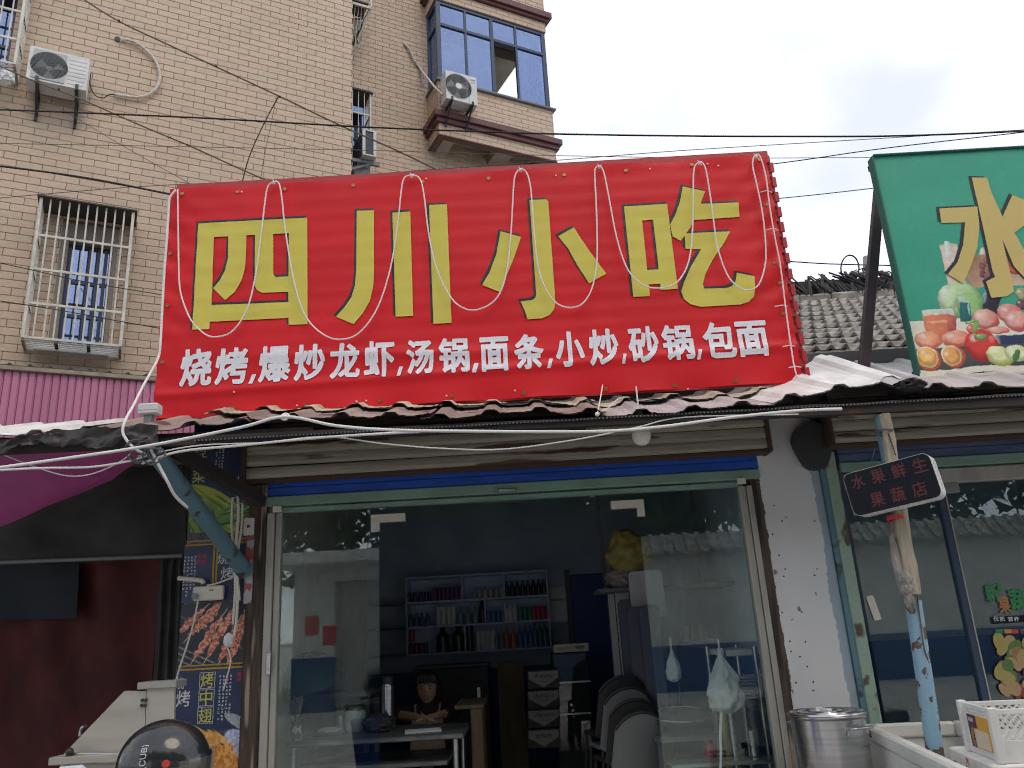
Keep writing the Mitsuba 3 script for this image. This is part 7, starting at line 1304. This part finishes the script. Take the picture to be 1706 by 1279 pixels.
ROWS = [ # level, crop x from, to, count, radius, height, neck, colour, words
 (2, 312, 505, 5, .030, .125, False, 'purple', 'dark purple can on the top shelf, left bay', 'dark purple cans on the top shelf'), (2, 530, 745, 7, .030, .165, False, 'violet', 'tall violet can on the top shelf, left bay', 'tall violet cans on the top shelf'),
 (2, 858, 1095, 6, .030, .15, True, 'pale', 'pale little bottle on the top shelf, middle bay', 'pale bottles on the top shelf'), (2, 1135, 1450, 8, .034, .20, True, 'ink', 'inky dark bottle on the top shelf, right bay', 'dark bottles on the top shelf'),
 (1, 325, 465, 4, .033, .17, True, 'teal', 'teal bottle on the middle shelf, far left', 'teal bottles on the middle shelf'), (1, 555, 680, 4, .034, .23, False, 'white', 'white carton-like can on the middle shelf, left bay', 'white cans on the middle shelf'), (1, 740, 860, 3, .040, .22, True, 'clear', 'round-shouldered clear bottle on the middle shelf', 'clear bottles on the middle shelf'),
 (1, 922, 922, 1, .045, .30, True, 'black', 'single big dark bottle on the middle shelf beside the divider', None), (1, 975, 1090, 4, .033, .14, False, 'blue', 'blue cup on the middle shelf, right bay', 'blue cups on the middle shelf'), (1, 1115, 1195, 3, .034, .25, True, 'white', 'white bottle on the middle shelf, right bay', 'white bottles on the middle shelf'), (1, 1240, 1318, 3, .034, .17, False, 'green', 'green can on the middle shelf', 'green cans on the middle shelf'), (1, 1352, 1465, 4, .034, .17, False, 'red', 'red can on the middle shelf', 'red cans on the middle shelf'),
 (0, 325, 445, 4, .030, .13, False, 'plum', 'dark plum can on the bottom shelf, far left', 'plum cans on the bottom shelf'), (0, 585, 715, 2, .085, .33, True, 'black', 'big dark jug on the bottom shelf', 'big dark jugs on the bottom shelf'), (0, 808, 808, 1, .05, .33, False, 'black', 'single upright dark box-like tin on the bottom shelf beside the divider', None), (0, 880, 1000, 4, .034, .23, False, 'white', 'white patterned tin on the bottom shelf', 'white tins on the bottom shelf'), (0, 1028, 1070, 2, .032, .26, True, 'clear', 'clear bottle on the bottom shelf', 'clear bottles on the bottom shelf'),
 (0, 1112, 1170, 2, .040, .26, True, 'orange', 'bottle with an orange label on the bottom shelf', 'orange-labelled bottles'), (0, 1225, 1312, 3, .036, .27, True, 'blue', 'blue bottle on the bottom shelf', 'blue bottles on the bottom shelf'), (0, 1350, 1475, 4, .036, .30, True, 'teal', 'tall teal bottle on the bottom shelf, far right', 'tall teal bottles on the bottom shelf')]
for lv, xa, xb, n, r, h, nk, c, word, grp in ROWS:
    for ip, px_ in enumerate(np.linspace(crop5(xa), crop5(xb), n)):
        x = at(px_, 1020, SHY)[0]; solo('bottle' if nk else 'can', lathe(bottle(r * .86, h * .9, nk), 14, [x, SHY - .02, SZ[lv]]), BT_[c], word + (', ' + ORD[ip] + ' from the left' if n > 1 else ''), 'bottle' if nk else 'can', grp if n > 1 else None, smooth=40)
x = at(crop5(338), 1080, SHY)[0]; solo('can', lathe(bottle(.03, .14, False), 14, [x, SHY - .02, SZ[0] + .132]), 'can_red', 'red can standing on top of the dark plum cans', 'can', smooth=40)
# ---- fridge, cartons, board
FY = 2.75
def slab(px0, py0, px1, py1, y, d, c=.004): r = px_rect(px0, py0, px1, py1, y); return box(r[0], r[1], y, y + d, r[2], r[3], c)
fr_ = thing('drinks_fridge', 'dark drinks fridge with a white header panel, right of the bottle shelves', 'fridge')
r = px_rect(924, 1086, 984, 1250, FY)
part(fr_, 'cabinet', box(r[0], r[1], FY + .02, FY + .5, .125, r[3], .01), 'ac_dark')
part(fr_, 'header', slab(922, 1072, 981, 1086, FY - .02, .06), 'cream_metal')
g_ = meshkit.text_mesh('BAGANDI', .028, .002); rh = px_rect(928, 1076, 950, 1082, FY - .022); v = g_.vertices; k_ = (rh[1] - rh[0]) / np.ptp(v[:, 0]); g_.vertices = np.stack([rh[0] + v[:, 0] * k_, FY - .021 - v[:, 2], rh[2] + v[:, 1] * k_], 1); part(fr_, 'header_lettering', g_, 'ac_grey')
part(fr_, 'header_emblem', prism(affinity.scale(Point(0, 0).buffer(1, 4), .05, .02), .002, FY - .0225).apply_translation([at(966, 1078, FY)[0], 0, at(966, 1078, FY)[2]]), 'ac_grey')
for y in (1136, 1189): part(fr_, 'shelf_edge', slab(927, y - 1.5, 985, y + 1.5, FY - .0, .02, .001), 'steel')
part(fr_, 'door_glass', trimesh.Trimesh([[r[0] + .02, FY + .012, r[2]], [r[1] - .02, FY + .012, r[2]], [r[1] - .02, FY + .012, r[3] - .02], [r[0] + .02, FY + .012, r[3] - .02]], [[0, 1, 2], [0, 2, 3]], process=False), 'jar_glass')
for i, (y0, y1) in enumerate(((1116, 1147), (1149, 1180), (1181, 1212), (1214, 1246))):
    r = px_rect(879, y0, 932 + i * .6, y1, 2.5)
    t = thing('drinks_carton', ('topmost', 'second', 'third', 'bottom')[i] + ' carton of the drinks stack, with a pale shield and script', 'carton')
    part(t, 'box', box(r[0], r[1], 2.5, 2.8, r[2] + .001, r[3], .003), mat('carton_brown', (.10, .085, .075), .7) if not i else 'carton_brown')
    w, h = r[1] - r[0], r[3] - r[2]
    part(t, 'shield', prism(Polygon([(r[0] + .008, r[3] - .012), (r[1] - .008, r[3] - .012), (r[1] - .012, r[2] + h * .55), (r[0] + w * .5, r[2] + .012), (r[0] + .012, r[2] + h * .55)]), .002, 2.4975), mat('carton_pale', (.42, .42, .42), .6) if not i else 'carton_pale')
    if i < 3:
        g_ = meshkit.text_mesh('Wahaha', .03, .001); v = g_.vertices; k_ = w * .62 / np.ptp(v[:, 0]); g_.vertices = np.stack([r[0] + w * .19 + v[:, 0] * k_ + v[:, 1] * .2, 2.4965 - v[:, 2], r[2] + h * .58 + v[:, 1] * k_], 1); part(t, 'lettering', g_, 'ac_dark')
        part(t, 'small_print', cat(box(r[0] + w * .3, r[1] - w * .3, 2.496, 2.4972, r[2] + h * .46, r[2] + h * .49), box(r[0] + w * .36, r[1] - w * .36, 2.496, 2.4972, r[2] + h * .36, r[2] + h * .39)), 'ac_grey')
    else:
        for q, ch in enumerate('娃哈哈'): part(t, 'character', prism(glyph(ch, r[0] + w * (.24 + q * .18), r[0] + w * (.39 + q * .18), r[2] + h * .52, r[2] + h * .76), .0012, 2.496), 'ac_dark')
bd_ = px_rect(831, 1102, 876, 1250, 2.9); solo('wooden_board', box(bd_[0], bd_[1], 2.9, 2.94, .13, bd_[3], .003), mat('ply_brown', grainy((.13, .10, .05), (.10, .075, .04), 9, 9, 3), .7), 'brown board leaning upright left of the drinks cartons', 'board')
rk = px_rect(690, 1112, 815, 1200, 3.2); t = thing('dark_opening_block', 'added black block standing for the dark pass-through behind the woman, under the bottle shelves', 'cabinet'); part(t, 'body', box(rk[0], rk[1], 3.2, 3.7, .125, rk[3], .01), 'ac_dark'); part(t, 'top_edge', box(rk[0] - .01, rk[1] + .01, 3.18, 3.72, rk[3] + .001, rk[3] + .025, .004), 'inside_grey'); part(t, 'handle', box(rk[1] - .12, rk[1] - .09, 3.175, 3.1995, rk[2] + .1, rk[2] + .3), 'steel')  # block and its handle are added to stand for an unlit pass-through
for i, (a, b, c, d) in enumerate(((916, 977, 955, 997), (916, 1000, 954, 1036))):
    solo('wall_tile', slab(a, b, c, d, YB - .03, .02), 'crate_white', ('upper', 'lower')[i] + ' of two pale panels on the back wall right of the bottle shelves', 'panel')
dr_ = px_rect(958, 955, 1030, 1210, YB - .05); t = thing('back_door', 'deep blue door in the back wall, right of the fridge', 'door'); part(t, 'leaf', box(dr_[0], dr_[1], YB - .06, YB - .006, .13, dr_[3], .006), mat('door_blue', (.012, .05, .22), .45)); part(t, 'frame', cat(box(dr_[0] - .06, dr_[0] - .001, YB - .07, YB - .005, .13, dr_[3] + .06), box(dr_[1] + .001, dr_[1] + .06, YB - .07, YB - .005, .13, dr_[3] + .06)), 'inside_grey')
# ---- folded tables and stacked chairs
def rounded_panel(w, h, r, d): return prism(Polygon([(-w / 2, 0), (w / 2, 0), (w / 2, h), (-w / 2, h)]).buffer(-r).buffer(r, 8), d, 0)
mat('table_dark', (.02, .035, .075), .25); mat('table_pale', (.36, .37, .39), .35); mat('chair_grey', (.20, .205, .21), .3)
for i, (px0, y0, px1, m, Yq, w_) in enumerate(((1012, 985, 1030, 'table_pale', 1.7, 'pale edge-on'), (1022, 962, 1052, 'table_pale', 1.55, 'pale rounded'), (1030, 1000, 1062, 'table_dark', 1.35, 'dark blue shiny'), (1046, 952, 1102, 'table_pale', 1.25, 'broad light grey rounded'), (1044, 1012, 1076, 'table_dark', 1.1, 'narrow dark blue'), (1064, 1010, 1096, 'table_dark', 1.0, 'rightmost dark blue'))):
    a, b, z = at(px0, y0, Yq)[0], at(px1, y0, Yq)[0], at(px0, y0, Yq)[2]; hgt = .38 if i == 3 else z - .13
    t = thing('folded_table', w_ + ' folded table top standing in the stack right of the doorway', 'folded table'); part(t, 'panel', moved(rounded_panel(b - a, hgt, .04, .03), (a + b) / 2, Yq, z - hgt, rz=-.2), m); part(t, 'edge', moved(rounded_panel(b - a + .012, hgt + .01, .045, .012), (a + b) / 2, Yq + .034, z - hgt - .004, rz=-.2), 'black_iron')
    if i == 3: part(t, 'leg', tube([[(a + b) / 2, Yq + .1, .13], [(a + b) / 2, Yq + .06, z - .3]], .02, 8), 'steel')
def chair(x, y, z, rz, m, label):
    t = thing('stacked_chair', label, 'chair', None); P = lambda q: moved(q, x, y, z, rz=rz)
    def back(u, v):
        a = (u - .5) * 1.9; w = .21 * (1 - .12 * v); return np.stack([w * np.sin(a) / math.sin(.95), -.16 - .0 * v - .13 * (np.cos(a) - .58) * 0 - .10 * v + .12 * (1 - np.cos(a)), .42 + .42 * v * (1 - .25 * (2 * u - 1) ** 2)], 1)
    part(t, 'backrest', P(thick(grid(back, 16, 8)[0], [0, .012, 0])), m, smooth=60)
    part(t, 'rim', P(tube(np.array([back(np.array([u]), np.array([1.0]))[0] for u in np.linspace(0, 1, 17)]), .011, 8)), 'black_iron', smooth=True)
    part(t, 'seat', P(box(-.2, .2, -.2, .22, .40, .43, .012)), m)
    for sx in (-1, 1):
        for sy, dy in ((-1, -.22), (1, .23)): part(t, 'leg', P(tube([[.18 * sx, .19 * sy, .40], [.21 * sx, dy, 0]], .013, 8)), 'black_iron')
ch0 = at(1058, 1250, .62)
for i in range(4): chair(ch0[0] - .02 * i, .86 + .13 * i, .125 + .075 * i - .02, .25, 'chair_grey' if i % 2 == 0 else 'black_tarp', ('lowest and nearest, pale', 'second, black', 'third, pale', 'topmost, black')[i] + ' chair of the stack right of the doorway')
ys = at(1047, 925, 1.5); solo('yellow_sack', crumple(ys, (.20, .16, .22), 7), mat('sack_yellow', grainy((.34, .27, .07), (.24, .19, .05), 20, 20, 20), .6), 'yellow sack lying on top of the folded tables', 'sack', smooth=True)
ys2 = at(1040, 962, 1.5); solo('pink_sack', crumple(ys2, (.17, .14, .10), 8), mat('sack_pink', (.30, .24, .22), .6), 'pale pinkish sack beneath the yellow one', 'sack', smooth=True)
sp = thing('sack_shelf', 'dark shelf carrying the sacks above the folded tables', 'shelf'); zsq = at(1045, 980, 1.5)[2]; part(sp, 'board', box(ys[0] - .3, XR + .09, 1.3, 1.9, zsq - .03, zsq), 'inside_grey'); part(sp, 'bracket', box(ys[0] - .2, ys[0] - .17, 1.88, 1.91, zsq, 3.2), 'inside_grey'); part(sp, 'bracket', box(1.6, 1.63, 1.88, 1.91, zsq, 3.2), 'inside_grey')
# ---- steel rack, bags and things behind the right pane
RY = .42
rkk = thing('steel_rack', 'steel rack with a pale top board behind the right pane', 'rack')
rx0_, rx1_ = at(1203, 1080, RY)[0], 1.60
zA, zB, zC2 = at(1230, 1085, RY)[2], at(1245, 1170, RY)[2], at(1200, 1260, RY)[2]
for x in (rx0_, rx1_):
    for y in (RY, RY + .5): part(rkk, 'post', tube([[x, y, .125], [x, y, zA + .03]], .018, 10), 'steel', smooth=40)
part(rkk, 'shelf', box(rx0_ + .02, rx1_ - .02, RY - .01, RY + .51, zA - .03, zA + .012, .004), 'cream_metal')
part(rkk, 'shelf', box(rx0_ + .02, rx1_ - .02, RY - .01, RY + .51, zB - .03, zB, .004), 'steel')
lowt = thing('low_counter', 'steel counter edge along the foot of the right pane', 'counter'); cx0 = at(1117, 1262, .25)[0]; part(lowt, 'top', box(cx0, 1.62, .22, .40, zC2 - .03, zC2 - .004, .004), 'steel'); part(lowt, 'leg', cat(box(cx0 + .02, cx0 + .05, .25, .28, .125, zC2 - .03), box(1.57, 1.6, .25, .28, .125, zC2 - .03)), 'steel')
pl = at(1252, 1130, RY + .2); 
for i in range(7): solo('plate', lathe([(0, 0), (.06, 0), (.13, .018), (.132, .022), (.06, .006), (0, .006)], 28, [pl[0] + .004 * math.sin(i * 3), RY + .25, zB + .003 + .022 * i]), 'crate_white', 'white plate in the pile on the steel rack, ' + ORD[i] + ' from the bottom', 'plate', 'plates piled on the steel rack', smooth=40)
hb = at(1205, 1133, .30)
def hanging_bag(c, w, h, label, seed):
    def fn(u, v):
        a = u * 2 * math.pi; r = w * np.interp(v, [0, .08, .35, .62, .86, 1], [.25, .85, 1.0, .62, .16, .10]); k = 1 + .9 * (meshkit.fbm(np.stack([np.cos(a) * 2.6, np.sin(a) * 2.6, v * 5 + seed], -1), 4, seed) - .5) - .5 * np.abs(meshkit.fbm(np.stack([np.cos(a) * 5, np.sin(a) * 5, v * 3 + seed], -1), 2, seed + 4) - .5)
        return np.asarray(c) + np.stack([r * k * np.cos(a), r * k * np.sin(a) * .8, (v - .5) * h], 1)
    g, _ = grid(fn, 40, 30); t = solo('hanging_bag', g, 'bag_white', label, 'plastic bag', smooth=50)
    part(t, 'knot', tube([np.asarray(c) + [0, 0, h * .5], np.asarray(c) + [.004, .02, h * .5 + .06]], .008, 6), 'bag_white'); return t
hanging_bag(hb, .13, .42, 'white plastic bag hanging from the steel rack behind the right pane', 3)
hanging_bag(at(1121, 1106, .75), .06, .25, 'smaller dim plastic bag hanging left of the big white one', 8)
cord([(1120, 1075, .76), (1127, 1090, .78), (1131, 1120, .78), (1132, 1175, .78)], .006, 'thin dark rod beside the smaller hanging bag', 'rod', 'black_iron', 'rod')
cord([(1203, 1178, .28), (1201, 1200, .26), (1200, 1225, .20), (1201, 1255, .15), (1200, 1300, .12)], .009, 'white cable hanging straight down below the big plastic bag')
q = at(1206, 1185, .62); solo('yellow_tube', tube([[q[0], .62, .13], [q[0] - .01, .62, q[2]]], .026, 12), mat('tube_yellow', (.34, .29, .05), .5), 'yellow tube standing behind the white hanging cable', 'tube', smooth=40)
q = at(1180, 1225, .60); solo('bottle', lathe(bottle(.035, .22), 16, [q[0], .60, zC2 - .10]), 'can_red', 'red bottle on the low counter behind the right pane', 'bottle', smooth=40)
q = at(1190, 1212, .55); solo('bottle', lathe(bottle(.03, .24), 16, [q[0] + .01, .52, zC2 - .10]), 'bottle_plum', 'plum dark bottle right of the red bottle on the low counter', 'bottle', smooth=40)
q = at(1250, 1215, .4); solo('steel_cup', lathe([(0, 0), (.03, 0), (.034, .16), (.03, .16), (.027, .004), (0, .004)], 20, [q[0], .36, zC2 + .0]), 'steel', 'tall steel cup near the right end of the low counter', 'cup', smooth=40)
q = at(1137, 1205, .7); t = thing('wok', 'dark wok with a shiny rim behind the right pane', 'wok'); part(t, 'bowl', moved(lathe([(0, 0), (.10, .02), (.19, .09), (.21, .12), (.20, .12), (.18, .09), (.09, .03), (0, .012)], 36), q[0], .75, q[2] - .06, rx=.15), 'ac_dark', smooth=40); part(t, 'rim', moved(trimesh.creation.torus(.208, .006, 40, 6), q[0], .735, q[2] + .06, rx=.15), 'steel', smooth=True)
wk2 = thing('wok_stand', 'low steel stand under the dark wok', 'stand'); part(wk2, 'frame', cat(box(q[0] - .22, q[0] + .22, .55, .95, q[2] - .10, q[2] - .07), *[box(q[0] + a, q[0] + a + .03, b, b + .03, .125, q[2] - .1) for a in (-.21, .18) for b in (.57, .9)]), 'inside_grey')
wsf = px_rect(1132, 1052, 1184, 1068, 2.2); ws_ = thing('wall_ledge', 'narrow ledge on the white inner wall holding three cups', 'ledge'); part(ws_, 'board', box(at(1132, 1066, 2.2)[0], XR + .095, 2.1, 2.34, at(1150, 1066, 2.2)[2] - .02, at(1150, 1066, 2.2)[2]), 'shelf_board')
for x, wd in ((1143, 'left'), (1157, 'middle'), (1173, 'right')): q = at(x, 1066, 2.2); solo('paper_cup', lathe([(0, 0), (.034, 0), (.042, .13), (.038, .13), (.03, .004), (0, .004)], 18, [q[0], 2.2, at(1150, 1066, 2.2)[2]]), 'crate_white', wd + ' one of three white cups on the narrow ledge', 'cup', 'white cups on the ledge', smooth=40)
# ------------------------------------------------------------------ the woman at the table
mat('skin', (.42, .25, .17), .55); mat('hair', (.012, .010, .010), .45); mat('plum_top', (.030, .018, .026), .85); mat('apron', grainy((.40, .33, .25), (.34, .28, .21), 50, 50, 50), .85); mat('trousers', (.02, .022, .03), .85)
hd = at(712, 1147, 1.55); ox_, oy_, oz_ = hd
woman = thing('person', 'woman in a dark top and beige apron seated at the table inside the shop', 'person')
def V(x, y, z): return np.array([ox_ + x, oy_ + y, oz_ + z])
tz = zt_ - oz_ + .03                    # forearms lie on the table
neck, chest, belly, hip = V(0, .02, -.12), V(0, .05, -.26), V(.0, .07, -.52), V(0, .10, -.68)
sh_l, sh_r = V(-.17, .05, -.195), V(.17, .05, -.195)
el_l, el_r = V(-.25, -.12, tz + .03), V(.24, -.12, tz + .03)
wr_l, wr_r = V(-.04, -.34, tz + .02), V(.10, -.33, tz + .02)
bones = [(V(0, .0, .035), .088, V(0, -.012, -.02), .078), (V(0, -.02, -.05), .055, V(0, -.035, -.075), .040), (V(0, .02, -.06), .05, neck, .055), (neck, .055, chest, .11), (sh_l, .062, sh_r, .062), (V(-.07, .05, -.30), .10, V(.07, .05, -.30), .10),
         (V(-.06, .06, -.32), .10, V(-.05, .08, -.60), .10), (V(.06, .06, -.32), .10, V(.05, .08, -.60), .10), (V(-.09, .1, -.66), .12, V(.09, .1, -.66), .12),
         (sh_l, .058, el_l, .042), (el_l, .040, wr_l, .027), (sh_r, .058, el_r, .042), (el_r, .040, wr_r, .027)]
for s in (-1, 1):
    kn, an = V(.12 * s, -.32, -.62), V(.13 * s, -.30, -oz_ + .20); bones += [(V(.10 * s, .08, -.67), .095, kn, .06), (kn, .06, an, .042), (an, .042, V(.13 * s, -.44, -oz_ + .165), .035)]
for w_, s in ((wr_l, 1), (wr_r, -1)):
    pal = w_ + np.array([.055 * s, -.055, -.004]); bones += [(w_, .024, pal, .022)]
    bones += [(pal + np.array([.012 * s * (f - 1.5) * .9, .012 * (f - 1.5), 0]), .011, pal + np.array([.055 * s + .008 * (f - 1.5) * s, -.04 + .018 * (f - 1.5), -.004]) , .008) for f in range(4)]
    bones += [(pal + np.array([.055 * s + .008 * (f - 1.5) * s, -.04 + .018 * (f - 1.5), -.004]), .0085, pal + np.array([.082 * s, -.055 + .018 * (f - 1.5), -.016]), .0075) for f in range(4)]
    bones += [(w_ + np.array([.02 * s, -.01, 0]), .013, w_ + np.array([.055 * s, .012, .004]), .010), (w_ + np.array([.055 * s, .012, .004]), .010, w_ + np.array([.08 * s, -.002, -.006]), .008)]
bones += [(V(0, -.092, -.012), .010, V(0, -.105, -.038), .014), (V(-.088, .01, -.01), .012, V(-.086, .012, -.04), .010), (V(.088, .01, -.01), .012, V(.086, .012, -.04), .010), (V(-.02, -.082, -.066), .009, V(.02, -.082, -.066), .009)]
part(woman, 'body', blob(bones, .02, 6), 'skin', smooth=True)
part(woman, 'eyes', cat(*[moved(trimesh.creation.icosphere(2, .0085), *V(.032 * s, -.079, .004)) for s in (-1, 1)]), 'hair', smooth=True)
part(woman, 'eyebrows', cat(*[beam(V(.018 * s, -.090, .026), V(.050 * s, -.082, .026), .006, .005) for s in (-1, 1)]), 'hair')
part(woman, 'lips', beam(V(-.020, -.093, -.066), V(.020, -.093, -.066), .008, .009), mat('lip', (.28, .09, .08), .5))
hb_ = [(V(0, .02, .05), .100, V(0, .03, .0), .100), (V(-.075, .03, .02), .045, V(-.085, .035, -.07), .030), (V(.075, .03, .02), .045, V(.085, .035, -.07), .030), (V(0, .06, .0), .085, V(0, .06, -.08), .055)]
hb_ += [(V(x, -.055, .10), .026, V(x * 1.25, -.088 + abs(x) * .3, .050), .012) for x in (-.06, -.035, -.01, .015, .04, .062)]
part(woman, 'hair', blob(hb_, .018, 4), 'hair', smooth=True)
tops = [(V(0, .025, -.125), .066, chest, .115), (sh_l, .070, sh_r, .070), (V(-.07, .05, -.30), .112, V(.07, .05, -.30), .112), (V(-.06, .06, -.32), .112, V(-.05, .08, -.60), .112), (V(.06, .06, -.32), .112, V(.05, .08, -.60), .112), (sh_l, .070, el_l, .055), (sh_r, .070, el_r, .055), (el_r, .052, el_r * .55 + wr_r * .45, .043), (el_l, .052, el_l * .8 + wr_l * .2, .047)]
part(woman, 'top', blob(tops, .025, 6), 'plum_top', smooth=True)
tr2 = [(V(-.09, .1, -.66), .13, V(.09, .1, -.66), .13)] + [b for s in (-1, 1) for b in ((V(.10 * s, .08, -.67), .107, V(.12 * s, -.32, -.62), .072), (V(.12 * s, -.32, -.62), .072, V(.13 * s, -.30, -oz_ + .22), .055))]
part(woman, 'trousers', blob(tr2, .035, 6), 'trousers', smooth=True)
def ap_(u, v):
    a = (u - .5) * 1.5; w = .125 + .03 * (1 - v); return np.stack([ox_ + w * np.sin(a) / math.sin(.75), oy_ + .05 - .135 * np.cos(a) * (1.0 + .10 * (1 - v)) - .0, oz_ - .62 + v * .415], 1)
part(woman, 'apron', thick(grid(ap_, 18, 12)[0], [0, .006, 0]), 'apron', smooth=True)
part(woman, 'apron_strap', cat(*[tube(curve([V(.085 * s, -.085, -.215), V(.10 * s, -.045, -.160), V(.10 * s, .03, -.125), V(.085 * s, .10, -.21)], 5), .010, 6) for s in (-1, 1)]), 'apron', smooth=True)
st_ = thing('stool', 'low stool under the seated woman', 'stool'); zse = oz_ - .80
part(st_, 'seat', box(ox_ - .18, ox_ + .18, oy_ - .08, oy_ + .28, zse - .03, zse, .01), 'brown_wood'); part(st_, 'leg', cat(*[box(ox_ + a, ox_ + a + .03, oy_ + b, oy_ + b + .03, .125, zse - .03) for a in (-.17, .14) for b in (-.07, .24)]), 'brown_wood')
# ------------------------------------------------------------------ across the street (seen only mirrored in the glass; tall trees added to darken it)
OY = -14.0
def mir(px, py): q = at(px, py, -OY); return q[0], q[2]
mat('far_white', grainy((.66, .65, .62), (.58, .57, .54), 1.2, 1.2, 1.2), .8); mat('far_blue', (.07, .12, .24), .7)
h0, hz0 = mir(470, 945); h1, _ = mir(860, 940); _, hz1 = mir(550, 922); _, base = mir(700, 1086)
hs_ = thing('opposite_house', 'low white house with a flat slab roof, mirrored in the left pane of glass', 'building')
dx0, dzt = mir(556, 968); dx1, _ = mir(660, 968)
part(hs_, 'wall', cat(box(h0 + .3, dx0, OY - .3, OY, base, hz0), box(dx1, h1, OY - .3, OY, base, hz0), box(dx0, dx1, OY - .3, OY, dzt, hz0)), 'far_white')
part(hs_, 'plinth', cat(box(h0 + .28, dx0, OY - .3, OY + .02, 0, base), box(dx1, h1, OY - .3, OY + .02, 0, base)), 'far_blue')
part(hs_, 'roof_slab', box(h0 - .2, h1 + .3, OY - 6, OY + .7, hz0, hz1), 'far_white')
part(hs_, 'side_wall', cat(box(h0 + .3, h0 + .6, OY - 6, OY - .3, 0, hz0), box(h1 - .3, h1, OY - 6, OY - .3, 0, hz0)), 'far_white')
part(hs_, 'door', box(dx0, dx1, OY - .28, OY - .22, .1, dzt), 'room_paint')
for x, y in ((519, 1042), (549, 1058)): q = mir(x, y); part(hs_, 'red_paper', box(q[0] - .16, q[0] + .16, OY + .004, OY + .012, q[1] - .22, q[1] + .22), 'ink_red')
wl_ = thing('boundary_wall', 'white boundary wall with a tiled cap and blue foot, mirrored in the right pane', 'wall')
w0, w1 = h1 + .5, 26
_, wz0 = mir(1150, 922); _, wz1 = mir(1150, 888); _, wb_z = mir(1150, 1074)
part(wl_, 'face', box(w0, w1, OY - .25, OY, wb_z, wz0), 'far_white'); part(wl_, 'foot', box(w0, w1, OY - .25, OY + .03, 0, wb_z), 'far_blue')
part(wl_, 'cap', hull([[w0, OY + .35, wz0], [w1, OY + .35, wz0], [w0, OY - .6, wz0], [w1, OY - .6, wz0], [w0, OY - .12, wz1], [w1, OY - .12, wz1]]), 'roof_tile')
part(wl_, 'cap_rib', cat([beam([x, OY + .36, wz0 + .03], [x, OY - .12, wz1 + .02], .10, .07) for x in np.arange(w0, 16, .28)]), 'roof_tile', kind='stuff')
mat('bark', (.08, .06, .045), .9)
scene['leaf_material'] = {'type': 'principledthin', 'base_color': rgb(.045, .085, .03), 'roughness': .6, 'diff_trans': .6}
def tree(x, y, h, r, seed, label):
    t = thing('tree', label, 'tree'); rng = np.random.default_rng(seed)
    lim = [tube(curve([[x, y, 0], [x + .1, y, h * .3], [x - .05, y + .1, h * .6], [x, y, h * .85]], 5), np.linspace(.22, .06, 16), 10)]
    for i in range(7):
        a = rng.uniform(0, 6.3); z = h * rng.uniform(.35, .65); lim.append(tube([[x, y, z], [x + r * .5 * math.cos(a), y + r * .5 * math.sin(a), z + h * .15], [x + r * .8 * math.cos(a), y + r * .8 * math.sin(a), z + h * .2]], [.09, .05, .02], 6))
    part(t, 'trunk', cat(lim), 'bark', smooth=40)
    cl = rng.normal(size=(40, 3)); cl /= np.linalg.norm(cl, axis=1, keepdims=True); cl = np.array([x, y, h * .66]) + cl * rng.uniform(.3, 1, (40, 1)) * [r, r, h * .34]
    c = cl[rng.integers(0, 40, 11000)] + rng.normal(size=(11000, 3)) * r * .20
    n = rng.normal(size=(11000, 3)); n /= np.linalg.norm(n, axis=1, keepdims=True); s = np.cross(n, rng.normal(size=(11000, 3))); s /= np.linalg.norm(s, axis=1, keepdims=True); q = np.cross(n, s); L = rng.uniform(.2, .36, (11000, 1))
    v = np.stack([c - s * L, c + q * L * .45, c + s * L, c - q * L * .45], 1).reshape(-1, 3); i = np.arange(11000)[:, None] * 4
    part(t, 'crown', trimesh.Trimesh(v, np.vstack([i + [0, 1, 2], i + [0, 2, 3]]), process=False), 'leaf', kind='stuff')
tx, _ = mir(1112, 880)  # tall row is added, unseen, to keep bright sky out of the pane reflections
for i, (x, y, h, r, w) in enumerate(((-13, -19, 11.5, 4.2, 'added tall tree darkening the glass reflection, behind the left end of the white house'), (-6.5, -20, 12, 4.4, 'added tall tree darkening the glass reflection, behind the middle of the white house'), (-.5, -19.5, 11.5, 4.2, 'added tall tree darkening the glass reflection, where the white house meets the boundary wall'),
    (6, -20, 12, 4.4, 'added tall tree darkening the glass reflection, behind the nearest part of the boundary wall'), (12.5, -19.5, 11.5, 4.3, 'added tall tree darkening the glass reflection, farther along the boundary wall'), (19, -20, 12, 4.4, 'added tall tree darkening the glass reflection, at the far end of the boundary wall'), (tx, -16.5, 5.3, 1.5, 'small round tree just behind the boundary wall'))): tree(x, y, h, r, i + 1, w)
